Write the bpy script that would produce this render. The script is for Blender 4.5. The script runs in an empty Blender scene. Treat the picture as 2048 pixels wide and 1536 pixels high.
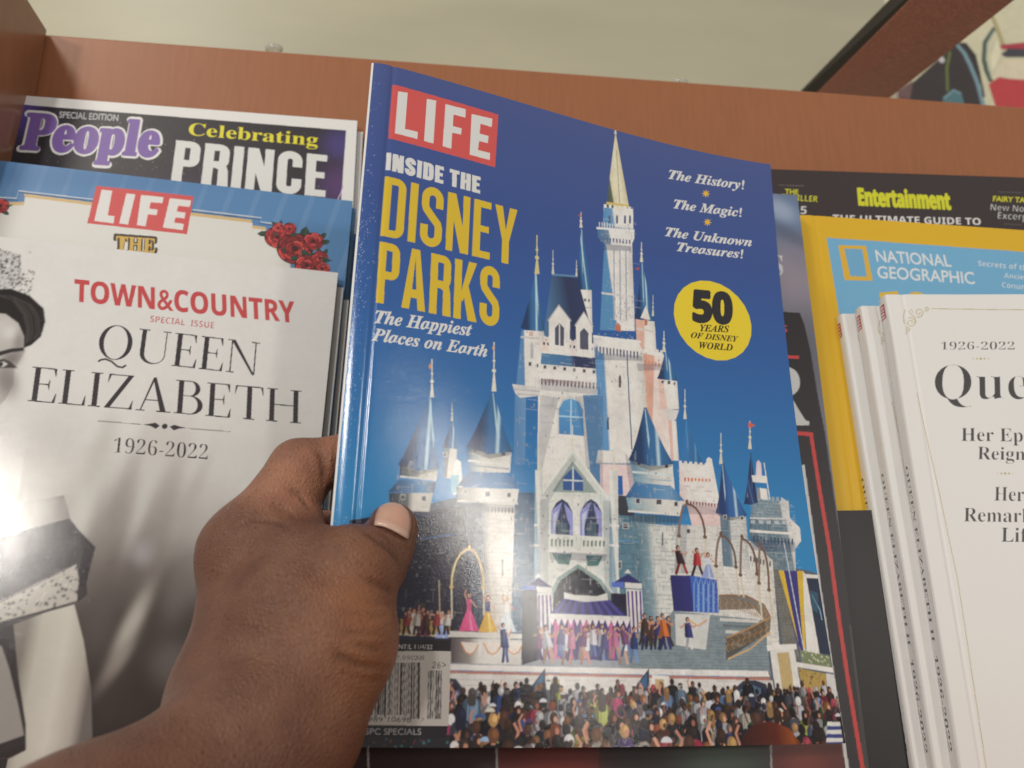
import bpy, math, random
import numpy as np
from mathutils import Vector

SC = bpy.context.scene
COL = SC.collection
# ---------------------------------------------------------------- camera
CAM = bpy.data.cameras.new('camera'); cam = bpy.data.objects.new('camera', CAM); COL.objects.link(cam)
cam.location = (0, 0, 0); cam.rotation_euler = (math.radians(90), 0, 0)
CAM.sensor_width = 36.0; CAM.lens = 36.0 * 1577.0 / 2048.0
CAM.clip_start = 0.01; CAM.clip_end = 60
CAM.dof.use_dof = True; CAM.dof.focus_distance = 0.345; CAM.dof.aperture_fstop = 11.0
SC.camera = cam
# ---------------------------------------------------------------- room light
WORLD = bpy.data.worlds.new('World'); SC.world = WORLD; WORLD.use_nodes = True
WORLD.node_tree.nodes['Background'].inputs[0].default_value = (1.0, 0.95, 0.86, 1)
WORLD.node_tree.nodes['Background'].inputs[1].default_value = 0.355
SC.view_settings.view_transform = 'Standard'; SC.view_settings.look = 'None'
SC.view_settings.exposure = 0.15; SC.view_settings.gamma = 1.0; SC.view_settings.use_curve_mapping = False
def lamp(name, loc, target, size, power, col):
    l = bpy.data.lights.new(name, 'AREA'); l.shape = 'DISK'; l.size = size; l.energy = power; l.color = col
    o = bpy.data.objects.new(name, l); COL.objects.link(o); o.location = loc
    o.rotation_euler = (Vector(target) - Vector(loc)).to_track_quat('-Z', 'Y').to_euler(); return o
lamp('ceiling_lamp_key', (-0.95, -0.40, 1.75), (0, .4, 0), 0.40, 12, (1.0, .93, .83))
lamp('ceiling_lamp_right', (2.02, -2.95, 1.5), (0, .3, -.05), 0.24, 19, (1.0, .95, .87))
lamp('ceiling_lamp_left', (-0.94, -2.42, 1.44), (-.2, .4, -.05), 0.24, 25, (1.0, .95, .88))

# ---------------------------------------------------------------- small helpers
def lin(c):
    c = np.asarray(c, float) / 255.0
    return np.where(c <= .04045, c / 12.92, ((c + .055) / 1.055) ** 2.4)
PAPER = lin((226, 219, 207)) / .80
def ink(c):                       # printed colour -> paper reflectance
    return np.clip(lin(c) / PAPER, .004, .84).astype(np.float32)
def empty(name, loc, label=None, cat=None, group=None):
    o = bpy.data.objects.new(name, None); COL.objects.link(o); o.location = loc; o.empty_display_size = .02
    tag(o, label, cat, group); return o
def tag(o, label=None, cat=None, group=None, kind=None):
    if label: o['label'] = label
    if cat: o['category'] = cat
    if group: o['group'] = group
    if kind: o['kind'] = kind
    return o
def mesh(name, V, Fc, mat, parent=None, smooth=False, col=None):
    V = np.asarray(V, np.float32).reshape(-1, 3)
    me = bpy.data.meshes.new(name)
    if parent is not None: V = V - np.asarray(parent.location, np.float32)
    if isinstance(Fc, np.ndarray):
        n, k = Fc.shape
        me.vertices.add(len(V)); me.vertices.foreach_set('co', V.ravel())
        me.loops.add(n * k); me.loops.foreach_set('vertex_index', Fc.ravel().astype(np.int32))
        me.polygons.add(n); me.polygons.foreach_set('loop_start', np.arange(0, n * k, k, dtype=np.int32))
        me.polygons.foreach_set('loop_total', np.full(n, k, np.int32))
        me.update(calc_edges=True)
    else:
        me.from_pydata([tuple(map(float, v)) for v in V], [], Fc); me.update()
    if smooth: me.polygons.foreach_set('use_smooth', np.ones(len(me.polygons), bool))
    if col is not None:
        at = me.color_attributes.new('print', 'FLOAT_COLOR', 'POINT')
        c4 = np.ones((len(V), 4), np.float32); c4[:, :3] = np.asarray(col, np.float32).reshape(-1, 3); at.data.foreach_set('color', c4.ravel())
    me.materials.append(mat)
    o = bpy.data.objects.new(name, me); COL.objects.link(o)
    if parent is not None: o.parent = parent
    return o
def boxverts(c000, U, V, N):      # corner and three edge vectors
    c = np.array(c000, float); U, V, N = map(np.asarray, (U, V, N))
    return [c, c + U, c + U + V, c + V, c + N, c + U + N, c + U + V + N, c + V + N]
BOXF = [(0, 3, 2, 1), (4, 5, 6, 7), (0, 1, 5, 4), (1, 2, 6, 5), (2, 3, 7, 6), (3, 0, 4, 7)]
def bevel(o, w, seg=2):
    b = o.modifiers.new('soft', 'BEVEL'); b.width = w; b.segments = seg; b.limit_method = 'ANGLE'

# ---------------------------------------------------------------- materials
def nodes(name):
    m = bpy.data.materials.new(name); m.use_nodes = True
    return m, m.node_tree.nodes, m.node_tree.links, m.node_tree.nodes['Principled BSDF']
def mapped_noise(N, L, scale, detail=3, sc3=(1, 1, 1)):
    tc = N.new('ShaderNodeTexCoord'); mp = N.new('ShaderNodeMapping'); mp.inputs['Scale'].default_value = sc3
    n = N.new('ShaderNodeTexNoise'); n.inputs['Scale'].default_value = scale; n.inputs['Detail'].default_value = detail
    L.new(tc.outputs['Object'], mp.inputs[0]); L.new(mp.outputs[0], n.inputs['Vector']); return n
def paper_print(name, rough=.30, grain=.5, spec=.5):
    m, N, L, P = nodes(name)
    a = N.new('ShaderNodeAttribute'); a.attribute_name = 'print'; L.new(a.outputs['Color'], P.inputs['Base Color'])
    P.inputs['Roughness'].default_value = rough; P.inputs['Specular IOR Level'].default_value = spec
    n1 = mapped_noise(N, L, 2600, 2); n2 = mapped_noise(N, L, 55, 2)
    b1 = N.new('ShaderNodeBump'); b1.inputs['Strength'].default_value = grain; b1.inputs['Distance'].default_value = .00008
    b2 = N.new('ShaderNodeBump'); b2.inputs['Strength'].default_value = .12; b2.inputs['Distance'].default_value = .0006
    L.new(n1.outputs['Fac'], b1.inputs['Height']); L.new(n2.outputs['Fac'], b2.inputs['Height'])
    L.new(b2.outputs[0], b1.inputs['Normal']); L.new(b1.outputs[0], P.inputs['Normal'])
    return m
def plain(name, c, rough=.6, spec=.4, nz=None, amt=.15, bump=0, coat=0):
    m, N, L, P = nodes(name)
    P.inputs['Roughness'].default_value = rough; P.inputs['Specular IOR Level'].default_value = spec; P.inputs['Coat Weight'].default_value = coat
    P.inputs['Coat Roughness'].default_value = .12
    if nz:
        n = mapped_noise(N, L, nz[0], 4, nz[1]); r = N.new('ShaderNodeValToRGB'); r.color_ramp.elements[0].position = .3; r.color_ramp.elements[1].position = .7
        for e, f in zip(r.color_ramp.elements, (1 - amt, 1 + amt)): e.color = (*[min(1, v * f) for v in c], 1)
        L.new(n.outputs['Fac'], r.inputs[0]); L.new(r.outputs[0], P.inputs['Base Color'])
        if bump:
            b = N.new('ShaderNodeBump'); b.inputs['Strength'].default_value = bump; b.inputs['Distance'].default_value = .0003
            L.new(n.outputs['Fac'], b.inputs['Height']); L.new(b.outputs[0], P.inputs['Normal'])
    else: P.inputs['Base Color'].default_value = (*c, 1)
    return m
GLOSSY = paper_print('glossy_cover', .125, .40, .5)
GLOSSY_WHITE = paper_print('glossy_white_cover', .12, .34, .5)
SATIN = paper_print('satin_cover', .42, .42, .45)
PAGES = plain('paper_edges', (.62, .60, .55), .8, .2, (1, (30, 30, 4000)), .22)
def page_mat():
    m, N, L, P = nodes('page_edges'); a = N.new('ShaderNodeAttribute'); a.attribute_name = 'print'
    L.new(a.outputs['Color'], P.inputs['Base Color']); P.inputs['Roughness'].default_value = .8; return m
PAGEM = page_mat()

# ---------------------------------------------------------------- lettering (glyph outlines as filled shapes)
def rr(x0, y0, x1, y1, r, cs='0123'):
    P = []
    for i, (cx, cy, a) in enumerate(((x0 + r, y0 + r, 180), (x1 - r, y0 + r, 270), (x1 - r, y1 - r, 0), (x0 + r, y1 - r, 90))):
        if str(i) in cs:
            for k in range(6): t = math.radians(a + k * 18); P.append((cx + r * math.cos(t), cy + r * math.sin(t)))
        else: P.append(((x0, y0), (x1, y0), (x1, y1), (x0, y1))[i])
    return P
def ribbon(pts, w):
    pts = [np.array(p, float) for p in pts]; A, B = [], []
    for i, p in enumerate(pts):
        d = pts[min(i + 1, len(pts) - 1)] - pts[max(i - 1, 0)]; d = d / (np.hypot(*d) + 1e-9); n = np.array([-d[1], d[0]]) * w / 2
        A.append(p + n); B.append(p - n)
    return [tuple(p) for p in A + B[::-1]]
def arcp(cx, cy, rx, ry, a0, a1, n=10):
    return [(cx + rx * math.cos(math.radians(a0 + (a1 - a0) * i / n)), cy + ry * math.sin(math.radians(a0 + (a1 - a0) * i / n))) for i in range(n + 1)]
def R4(x0, y0, x1, y1): return [(x0, y0), (x1, y0), (x1, y1), (x0, y1)]
def cond_glyph(c, s):             # condensed poster gothic, cap height 1, stem s
    t = s * .86; w = .22 + s * 1.32
    if c == 'I': return s, [[R4(0, 0, s, 1)]]
    if c == 'D': return w, [[rr(0, 0, w, 1, w * .42, '12'), rr(s, t, w - s, 1 - t, max(.01, w * .42 - s), '12')]]
    if c in 'PR':
        m = .40 if c == 'P' else .44
        o = [[rr(0, m, w, 1, w * .40, '12'), rr(s, m + t, w - s, 1 - t, max(.01, w * .40 - s), '12')], [R4(0, 0, s, m + .05)]]
        if c == 'R': o.append([[(w - s * 1.5, m + .06), (w - s * .3, m + .1), (w * .99, m - .05), (w + .02, 0), (w - s * .98, 0), (w - s, m - .03), (w - s * 1.4, m)]])
        return w, o
    if c == 'N': return w * 1.06, [[R4(0, 0, s * .92, 1)], [R4(w * 1.06 - s * .92, 0, w * 1.06, 1)], [[(0, 1), (s * 1.1, 1), (w * 1.06, 0), (w * 1.06 - s * 1.1, 0)]]]
    if c == 'E': w *= .84; return w, [[R4(0, 0, s, 1)], [R4(0, 0, w, t)], [R4(0, 1 - t, w, 1)], [R4(0, .5 - t * .42, w * .9, .5 + t * .5)]]
    if c == 'T': w *= .96; return w, [[R4(w / 2 - s / 2, 0, w / 2 + s / 2, 1)], [R4(0, 1 - t, w, 1)]]
    if c == 'H': return w, [[R4(0, 0, s, 1)], [R4(w - s, 0, w, 1)], [R4(0, .5 - t / 2, w, .5 + t / 2)]]
    if c == 'Y': w *= 1.1; return w, [[[(0, 1), (s * 1.08, 1), (w / 2, .58), (w - s * 1.08, 1), (w, 1), (w / 2 + s / 2, .40), (w / 2 + s / 2, 0), (w / 2 - s / 2, 0), (w / 2 - s / 2, .40)]]]
    if c == 'A': w *= 1.12; h = s * .55; return w, [[[(0, 0), (w / 2 - h, 1), (w / 2 + h, 1), (w, 0)], [(s, 0), (w - s, 0), (w - s * 1.16, .19), (s * 1.16, .19)], [(s * 1.28, .33), (w - s * 1.28, .33), (w / 2, .86)]]]
    if c == 'K': w *= 1.1; return w, [[R4(0, 0, s, 1)], [[(s * .8, .36), (w - s * 1.12, 1), (w, 1), (s * 1.2, .30)]], [[(s * 1.1, .56), (s * 1.75, .68), (w + .02, 0), (w - s * 1.1, 0)]]]
    if c == 'S':
        x0, x1, r = s / 2, w - s / 2, (w - s) / 2
        return w, [[ribbon([(x1, .66)] + [(x1, .72)] + arcp(w / 2, 1 - t / 2 - r, r, r, 0, 180) + [(x0, .69), (x0 + .02, .62), (w / 2, .50), (x1 - .02, .39), (x1, .31)] + arcp(w / 2, t / 2 + r, r, r, 0, -180) + [(x0, .29), (x0, .35)], s)]]
    if c == 'C':
        x0, x1, r = s / 2, w - s / 2, (w - s) / 2
        return w, [[ribbon([(x1, .64), (x1, .70)] + arcp(w / 2, 1 - t / 2 - r, r, r, 0, 180) + arcp(w / 2, t / 2 + r, r, r, 180, 360) + [(x1, .30), (x1, .36)], s)]]
    return .26, []
def did_glyph(c):                 # high-contrast roman capitals, cap height 1
    b, h = .138, .032
    def stem(x, w=b, top=1, bot=1): return [[R4(x, 0, x + w, 1)]] + ([[R4(x - .085, 0, x + w + .085, h)]] if bot else []) + ([[R4(x - .085, 1 - h, x + w + .085, 1)]] if top else [])
    if c == 'I': return .30, stem(.085)
    if c == 'L': return .66, stem(.085) + [[R4(.1, 0, .64, h)], [[(.66, .30), (.645, .30), (.58, h), (.58, 0), (.66, 0)]]]
    if c == 'E': return .68, stem(.085) + [[R4(.1, 0, .64, h)], [R4(.1, 1 - h, .62, 1)], [R4(.2, .50, .48, .50 + h)], [[(.68, .27), (.66, .27), (.59, h), (.59, 0), (.66, 0)]], [[(.63, .76), (.615, .76), (.555, 1 - h), (.555, 1), (.63, 1)]], [[(.49, .37), (.475, .37), (.44, .513), (.475, .66), (.49, .66)]]]
    if c == 'H': return .96, stem(.085) + stem(.75) + [[R4(.2, .5, .76, .5 + h)]]
    if c == 'T': return .80, stem(.34, top=0) + [[R4(.04, 1 - h, .77, 1)], [[(0, .74), (.016, .74), (.08, 1 - h), (.08, 1), (.02, 1)]], [[(.80, .74), (.784, .74), (.72, 1 - h), (.72, 1), (.78, 1)]]]
    if c == 'Z': return .76, [[[(.02, 0), (.16, 0), (.74, 1), (.60, 1)]], [R4(.08, 1 - h, .7, 1)], [R4(.06, 0, .72, h)], [[(.06, .74), (.075, .74), (.15, 1 - h), (.15, 1), (.08, 1)]], [[(.76, .27), (.745, .27), (.66, h), (.66, 0), (.74, 0)]]]
    if c == 'N': return .94, [[R4(.11, 0, .11 + h * 1.2, 1)], [R4(.80, 0, .80 + h * 1.2, 1)], [[(.09, 1), (.22, 1), (.83, 0), (.80, -.02), (.76, .0)]], [R4(0, 1 - h, .16, 1)], [R4(.01, 0, .24, h)], [R4(.69, 1 - h, .94, 1)]]
    if c == 'A': return .92, [[[(.10, 0), (.135, 0), (.46, .97), (.44, 1.01), (.41, 1)]], [[(.64, 0), (.80, 0), (.48, 1.02), (.40, .98)]], [R4(.22, .31, .66, .31 + h)], [R4(0, 0, .24, h)], [R4(.54, 0, .92, h)]]
    if c == 'U': return .92, [[[(.085, 1), (.085, .28)] + arcp(.44, .28, .355, .30, 180, 360) + [(.795, 1), (.765, 1), (.765, .28)] + arcp(.488, .28, .277, .262, 0, -180) + [(.21, 1)]], [R4(0, 1 - h, .295, 1)], [R4(.67, 1 - h, .90, 1)]]
    if c == 'B': return .76, stem(.085, top=0, bot=0) + [[R4(0, 0, .3, h)], [R4(0, 1 - h, .3, 1)], [[(.2, 1), (.42, 1)] + arcp(.42, .765, .25, .235, 90, -90) + [(.2, .53)], [(.2, 1 - h), (.42, 1 - h)] + arcp(.40, .765, .14, .21, 90, -90) + [(.2, .555)]], [[(.2, .555), (.44, .555)] + arcp(.44, .2775, .32, .2775, 90, -90) + [(.2, 0)], [(.2, .53), (.44, .53)] + arcp(.42, .278, .20, .252, 90, -90) + [(.2, h)]]]
    if c == 'Q': return .98, [[arcp(.46, .5, .46, .52, 0, 360, 28), arcp(.46, .5, .325, .495, 0, 360, 28)], [ribbon([(.06, -.12), (.12, -.06), (.25, -.02), (.42, -.07), (.60, -.20), (.74, -.21), (.83, -.13)], .055)]]
    return .3, []
FB = {'serif': (0x1D400, 0x1D41A, 0x1D7CE), 'bi': (0x1D468, 0x1D482, 0x1D7CE), 'sansb': (0x1D5D4, 0x1D5EE, 0x1D7EC), 'frak': (0x1D56C, 0x1D586, None), 'mono': (0x1D670, 0x1D68A, 0x1D7F6), 'sans': (None, None, None)}
TRI = {}
def font_tris(s, style, off):
    if (s, style, off) not in TRI: TRI[(s, style, off)] = font_tris_(s, style, off)
    return TRI[(s, style, off)]
def font_tris_(s, style, off):
    up, lo, dg = FB[style]; body = ''
    for ch in s:
        if up and 'A' <= ch <= 'Z': body += chr(up + ord(ch) - 65)
        elif lo and 'a' <= ch <= 'z': body += chr(lo + ord(ch) - 97)
        elif dg and ch.isdigit(): body += chr(dg + int(ch))
        else: body += ch
    def tris(txt):
        c = bpy.data.curves.new('type', 'FONT'); c.body = txt; c.offset = min(off, .012); c.resolution_u = 4; c.size = 1
        o = bpy.data.objects.new('type', c); COL.objects.link(o); bpy.context.view_layer.update()
        me = o.evaluated_get(bpy.context.evaluated_depsgraph_get()).to_mesh(); me.calc_loop_triangles()
        V = np.array([v.co[:2] for v in me.vertices]); T = np.array([t.vertices[:] for t in me.loop_triangles])
        o.to_mesh_clear(); bpy.data.objects.remove(o); bpy.data.curves.remove(c); return V, T
    V, T = tris(body)
    Hh = tris(chr(up + 7) if up else 'H')[0]; cap = Hh[:, 1].max()
    x0, x1 = V[:, 0].min(), V[:, 0].max(); V = (V - [x0, 0]) / [x1 - x0, cap]
    return [V[t] for t in T]
def line_shapes(s, fn):           # custom glyphs laid out in a line, x normalised to 0..1
    x = 0; out = []
    for ch in s:
        if ch == ' ': x += .24; continue
        w, sh = fn(ch)
        for cs in sh: out.append([[(px + x, py) for px, py in c] for c in cs])
        x += w + (.085 if fn is did_glyph else .075)
    x -= .08
    return [[np.array([(px / x, py) for px, py in c]) for c in cs] for cs in out]

# ---------------------------------------------------------------- print: artwork drawn in cover millimetres
class Sheet:
    """ink on a rectangle a0..a1 x b0..b1 (mm); two samples per grid step, averaged to grid vertices"""
    def __init__(s, a0, a1, b0, b1, step):
        s.h = step / 2; s.nx = int(round((a1 - a0) / step)) + 1; s.ny = int(round((b1 - b0) / step)) + 1
        s.a0, s.b0 = a0, b0; s.step = step
        s.W, s.H = s.nx * 2, s.ny * 2
        s.x0 = a0 - s.h / 2; s.y0 = b0 - s.h / 2
        s.px = np.zeros((s.H, s.W, 3), np.float32); s.X = s.x0 + np.arange(s.W) * s.h; s.Y = s.y0 + np.arange(s.H) * s.h
    def win(s, x0, y0, x1, y1):
        i0 = max(0, int((x0 - s.x0) / s.h)); i1 = min(s.W, int((x1 - s.x0) / s.h) + 2); j0 = max(0, int((y0 - s.y0) / s.h)); j1 = min(s.H, int((y1 - s.y0) / s.h) + 2)
        return (i0, i1, j0, j1) if i1 > i0 and j1 > j0 else None
    def mask(s, contours):
        P = np.concatenate(contours); w = s.win(P[:, 0].min(), P[:, 1].min(), P[:, 0].max(), P[:, 1].max())
        if not w: return None
        i0, i1, j0, j1 = w; X = s.X[i0:i1]; Y = s.Y[j0:j1]; M = np.zeros((j1 - j0, i1 - i0), bool)
        for C in contours:
            for p, q in zip(C, np.roll(C, -1, 0)):
                if p[1] == q[1]: continue
                lo, hi = (p, q) if p[1] < q[1] else (q, p)
                r0, r1 = np.searchsorted(Y, (lo[1], hi[1]))
                if r1 > r0:
                    xc = lo[0] + (Y[r0:r1] - lo[1]) * (hi[0] - lo[0]) / (hi[1] - lo[1]); M[r0:r1] ^= X[None, :] >= xc[:, None]
        return w, M
    def fill(s, contours, col, al=1):
        r = s.mask([np.asarray(c, float).reshape(-1, 2) for c in contours])
        if r is None: return
        (i0, i1, j0, j1), M = r; S = s.px[j0:j1, i0:i1]
        c = col(s.X[i0:i1][None, :], s.Y[j0:j1][:, None])[M] if callable(col) else ink(col)
        S[M] = S[M] * (1 - al) + c * al
    def line(s, col, pts, w, al=1): s.fill([ribbon(pts, w)], col, al)
    def run(s, ops):
        for op in ops: getattr(s, 'op_' + op[0])(*op[1:])
    def op_F(s, c): s.px[:] = ink(c)
    def op_V(s, stops):
        st = sorted(stops); y = s.Y; c = np.stack([np.interp(y, [t[0] for t in st], [t[1 + k] for t in st]) for k in range(3)], -1)
        s.px[:] = ink(c)[:, None, :]
    def op_P(s, c, f, al=1): s.fill([f], c, al)
    def op_G(s, stops, f, ax, al=1):
        x0, y0, x1, y1 = ax; d = np.array([x1 - x0, y1 - y0]); n2 = d @ d; ts = [t[0] for t in stops]
        cs = np.array([ink(t[1:]) for t in stops])
        def fn(X, Y):
            t = ((X - x0) * d[0] + (Y - y0) * d[1]) / n2; return np.stack([np.interp(t, ts, cs[:, k]) for k in range(3)], -1)
        s.fill([f], fn, al)
    def op_L(s, c, f, w, al=1): s.line(c, np.reshape(f, (-1, 2)), w, al)
    def op_E(s, c, p, rx, ry, al=1): s.fill([arcp(p[0], p[1], rx, ry, 0, 345, 23)], c, al)
    def op_R(s, x0, y0, x1, y1, c=None): s.fill([R4(x0, y0, x1, y1)], c)
    def op_S(s, c, p, rx, ry, ang=0, al=1):
        w = s.win(p[0] - 3 * max(rx, ry), p[1] - 3 * max(rx, ry), p[0] + 3 * max(rx, ry), p[1] + 3 * max(rx, ry))
        if not w: return
        i0, i1, j0, j1 = w; X = s.X[i0:i1][None, :] - p[0]; Y = s.Y[j0:j1][:, None] - p[1]; t = math.radians(ang)
        u = (X * math.cos(t) + Y * math.sin(t)) / rx; v = (-X * math.sin(t) + Y * math.cos(t)) / ry
        g = (np.exp(-(u * u + v * v) ** 1.3 * .7) * al)[..., None]; S = s.px[j0:j1, i0:i1]; S[:] = S * (1 - g) + ink(c) * g
    def op_T(s, c, txt, style, f, off=0):
        L, Rr, Tt = (np.array(f[i:i + 2]) for i in (0, 2, 4)); e, u = Rr - L, Tt - L
        if style in ('cond', 'didone'):
            for cs in line_shapes(txt, (lambda ch: cond_glyph(ch, off)) if style == 'cond' else did_glyph): s.fill([L + p[:, :1] * e + p[:, 1:] * u for p in cs], c)
        else:
            r = max(0, off - .008); sx, sy = r / max(1e-6, np.hypot(*e)) * np.hypot(*u), r      # heavier weights: the outline widened all round
            for k in range(8 if r else 1):
                dx, dy = (sx * math.cos(k * .7854) / .72, sy * math.sin(k * .7854) / .72) if r else (0, 0)
                for t in font_tris(txt, style, off): s.fill([L + (t[:, :1] + dx) * e + (t[:, 1:] + dy) * u], c)
    def op_B(s, f, bw, bh, c, al, seed):      # masonry joints and odd blocks inside an outline
        rn = random.Random(seed); P = np.reshape(f, (-1, 2)); r = s.mask([P])
        if r is None: return
        (i0, i1, j0, j1), M = r; keep = s.px[j0:j1, i0:i1].copy(); y = P[:, 1].min(); k = 0
        while y < P[:, 1].max():
            x = P[:, 0].min() - rn.random() * bw
            while x < P[:, 0].max():
                w = bw * rn.uniform(.7, 1.3); q = rn.random()
                if q < .6: s.fill([R4(x, y, x + w, y + bh * .22)], c, al)
                if q > .35: s.fill([R4(x, y, x + bh * .2, y + bh)], c, al * .8)
                if rn.random() < .22: s.fill([R4(x, y, x + w, y + bh)], c, al * .35)
                x += w
            y += bh; k += 1
        S = s.px[j0:j1, i0:i1]; S[~M] = keep[~M]
    def op_N(s, f, c, n, r0, r1, seed, al=1):
        rn = random.Random(seed); P = np.reshape(f, (-1, 2)); r = s.mask([P])
        if r is None: return
        (i0, i1, j0, j1), M = r; keep = s.px[j0:j1, i0:i1].copy()
        for _ in range(n):
            x, y = rn.uniform(P[:, 0].min(), P[:, 0].max()), rn.uniform(P[:, 1].min(), P[:, 1].max()); q = rn.uniform(r0, r1)
            s.fill([[(x + q * rn.uniform(.5, 1.1) * math.cos(a), y + q * rn.uniform(.5, 1.1) * math.sin(a)) for a in (0, .9, 1.9, 3, 4.1, 5.2)]], c, al)
        S = s.px[j0:j1, i0:i1]; S[~M] = keep[~M]
    def op_O(s, p, R, seed):                  # an engraved red rose
        rn = random.Random(seed); cx, cy = p; at = lambda r, a: (cx + r * math.cos(a), cy + r * math.sin(a))
        for j in range(3):
            a = rn.uniform(0, 6.28); s.fill([[at(R, a), at(R * 1.4, a + .2), at(R * 1.65, a + .42), at(R * 1.35, a + .55), at(R * .9, a + .6)]], (40, 62, 50)); s.line((66, 96, 70), [at(R, a + .2), at(R * 1.55, a + .4)], R * .05)
        s.fill([arcp(cx, cy, R * 1.04, R * 1.04, 0, 345, 23)], (66, 26, 28))
        for rr_, n in ((.98, 6), (.76, 5), (.54, 4), (.34, 3)):
            o = rn.uniform(0, 6)
            for i in range(n):
                a = o + i * 6.283 / n + rn.uniform(-.2, .2); w = 3.9 / n; c = rn.choice([(192, 58, 56), (206, 74, 68), (158, 42, 44), (130, 36, 38)])
                P = [at(R * rr_ * f, a + u * w) for u, f in ((-1, .74), (-.7, .96), (-.3, 1.04), (0, 1.0), (.3, 1.05), (.7, .96), (1, .76), (.5, .66), (0, .62), (-.5, .66))]
                s.fill([P], c); s.line((60, 24, 28), P[:7], R * .045); s.line(tuple(min(255, v * 1.25) for v in c), [at(R * rr_ * .9, a - w * .5), at(R * rr_ * .95, a), at(R * rr_ * .9, a + w * .5)], R * .05)
                for q in (-.5, -.15, .2, .55): s.line((84, 28, 32), [at(R * rr_ * .68, a + q * w), at(R * rr_ * .86, a + q * w * 1.05)], R * .025)
        s.line((70, 24, 28), [at(R * .2 * (1 - k / 14), k * .9) for k in range(12)], R * .05)
    def op_W(s, seed):                        # ink rubbed off along the spine fold
        rn = random.Random(seed)
        for _ in range(420):
            x = abs(rn.gauss(0, 3.0)) + .8; y = rn.choice([rn.uniform(70, 276), rn.gauss(185, 20), rn.gauss(130, 16)]); q = rn.uniform(.08, .26)
            s.fill([[(x + q * rn.uniform(.4, 1.2) * math.cos(a), y + 1.5 * q * rn.uniform(.4, 1.2) * math.sin(a)) for a in (0, 1, 2.1, 3.2, 4.2, 5.3)]], (200, 206, 212), .55)
    def op_X(s, seed, passes=2, amt=.5):      # photographic finish: softened edges, gentle tonal mottle off the plain sky
        rs = np.random.RandomState(seed)
        def soft(a, ax=(0, 1)):
            for k in ax: a = .25 * np.roll(a, 1, k) + .5 * a + .25 * np.roll(a, -1, k)
            return a
        n = np.zeros(s.px.shape[:2], np.float32)
        for cell, amp in ((40, .10), (14, .08), (4, .07)):
            g = rs.uniform(-1, 1, (s.H // cell + 3, s.W // cell + 3)).astype(np.float32)
            y = np.arange(s.H) / cell; x = np.arange(s.W) / cell; j, i = y.astype(int), x.astype(int); fy, fx = (y - j)[:, None], (x - i)[None, :]
            n += amp * (g[j][:, i] * (1 - fy) * (1 - fx) + g[j + 1][:, i] * fy * (1 - fx) + g[j][:, i + 1] * (1 - fy) * fx + g[j + 1][:, i + 1] * fy * fx)
        sky = (s.px[..., 2] > s.px[..., 0] * 2.6) & (s.px[..., 2] > s.px[..., 1] * 1.15); p = s.px
        for _ in range(passes): p = soft(p)
        p[:2], p[-2:], p[:, :2], p[:, -2:] = s.px[:2], s.px[-2:], s.px[:, :2], s.px[:, -2:]
        s.px = np.clip(p * (1 + n * amt * np.where(sky, .1, 1.6))[..., None], .003, .84)
    def op_D(s, f, n, seed, al):              # carved stone: courses, mouldings, small openings inside an outline
        rn = random.Random(seed); P = np.reshape(f, (-1, 2)); r = s.mask([P])
        if r is None: return
        (i0, i1, j0, j1), M = r; keep = s.px[j0:j1, i0:i1].copy(); x0, y0 = P.min(0); x1, y1 = P.max(0)
        for _ in range(n):
            x, y, q = rn.uniform(x0, x1), rn.uniform(y0, y1), rn.random(); dk = rn.choice([(74, 84, 104), (120, 112, 108), (92, 100, 116), (150, 134, 124)]); lt = (240, 233, 220); a = al * rn.uniform(.35, 1)
            if q < .34: l = rn.uniform(1, 4.5); s.fill([R4(x - .14, y, x + .14, y + l)], dk, a * .7); s.fill([R4(x + .14, y, x + .38, y + l)], lt, a * .6)
            elif q < .58: l = rn.uniform(1.5, 6); s.fill([R4(x, y, x + l, y + .22)], dk, a * .6); s.fill([R4(x, y + .22, x + l, y + .5)], lt, a * .6)
            elif q < .72: s.fill([R4(x - .4, y - .55, x + .4, y + .65)], lt, a); s.fill([R4(x - .24, y - .4, x + .24, y + .45)], (70, 70, 84), min(1, a * 1.8))
            elif q < .84:
                for k in range(rn.randint(3, 7)): s.fill([R4(x + k * .62, y, x + k * .62 + .32, y + .8)], dk, a * .8)
            else: s.fill([R4(x, y, x + rn.uniform(.6, 2.6), y + rn.uniform(.5, 1.6))], rn.choice([dk, lt, (196, 176, 150)]), a * .4)
        S = s.px[j0:j1, i0:i1]; S[~M] = keep[~M]
    def op_C(s, f, seed):                     # the crowd along the bottom
        rn = random.Random(seed); P = np.reshape(f, (-1, 2)); xl, xr = P[:, 0].min(), P[:, 0].max(); yb = P[:, 1].min()
        tops = [(206, 202, 200)] * 5 + [(40, 36, 42)] * 12 + [(60, 80, 130), (110, 140, 180), (150, 180, 206), (160, 50, 70), (190, 70, 110), (70, 120, 70), (190, 196, 90), (120, 60, 50), (90, 90, 100), (50, 52, 80), (206, 196, 176), (80, 60, 100)]
        hairs = [(38, 30, 30)] * 6 + [(70, 46, 36)] * 4 + [(110, 70, 44), (140, 104, 66), (180, 140, 86), (110, 56, 36), (90, 80, 76), (210, 206, 200), (40, 40, 60), (46, 38, 40), (52, 40, 36), (150, 60, 70), (200, 196, 190)]
        skin = [(206, 150, 122), (190, 130, 104), (150, 96, 76), (96, 62, 52)]
        s.fill([R4(xl, yb, xr, yb + 17)], (52, 44, 46))
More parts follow.
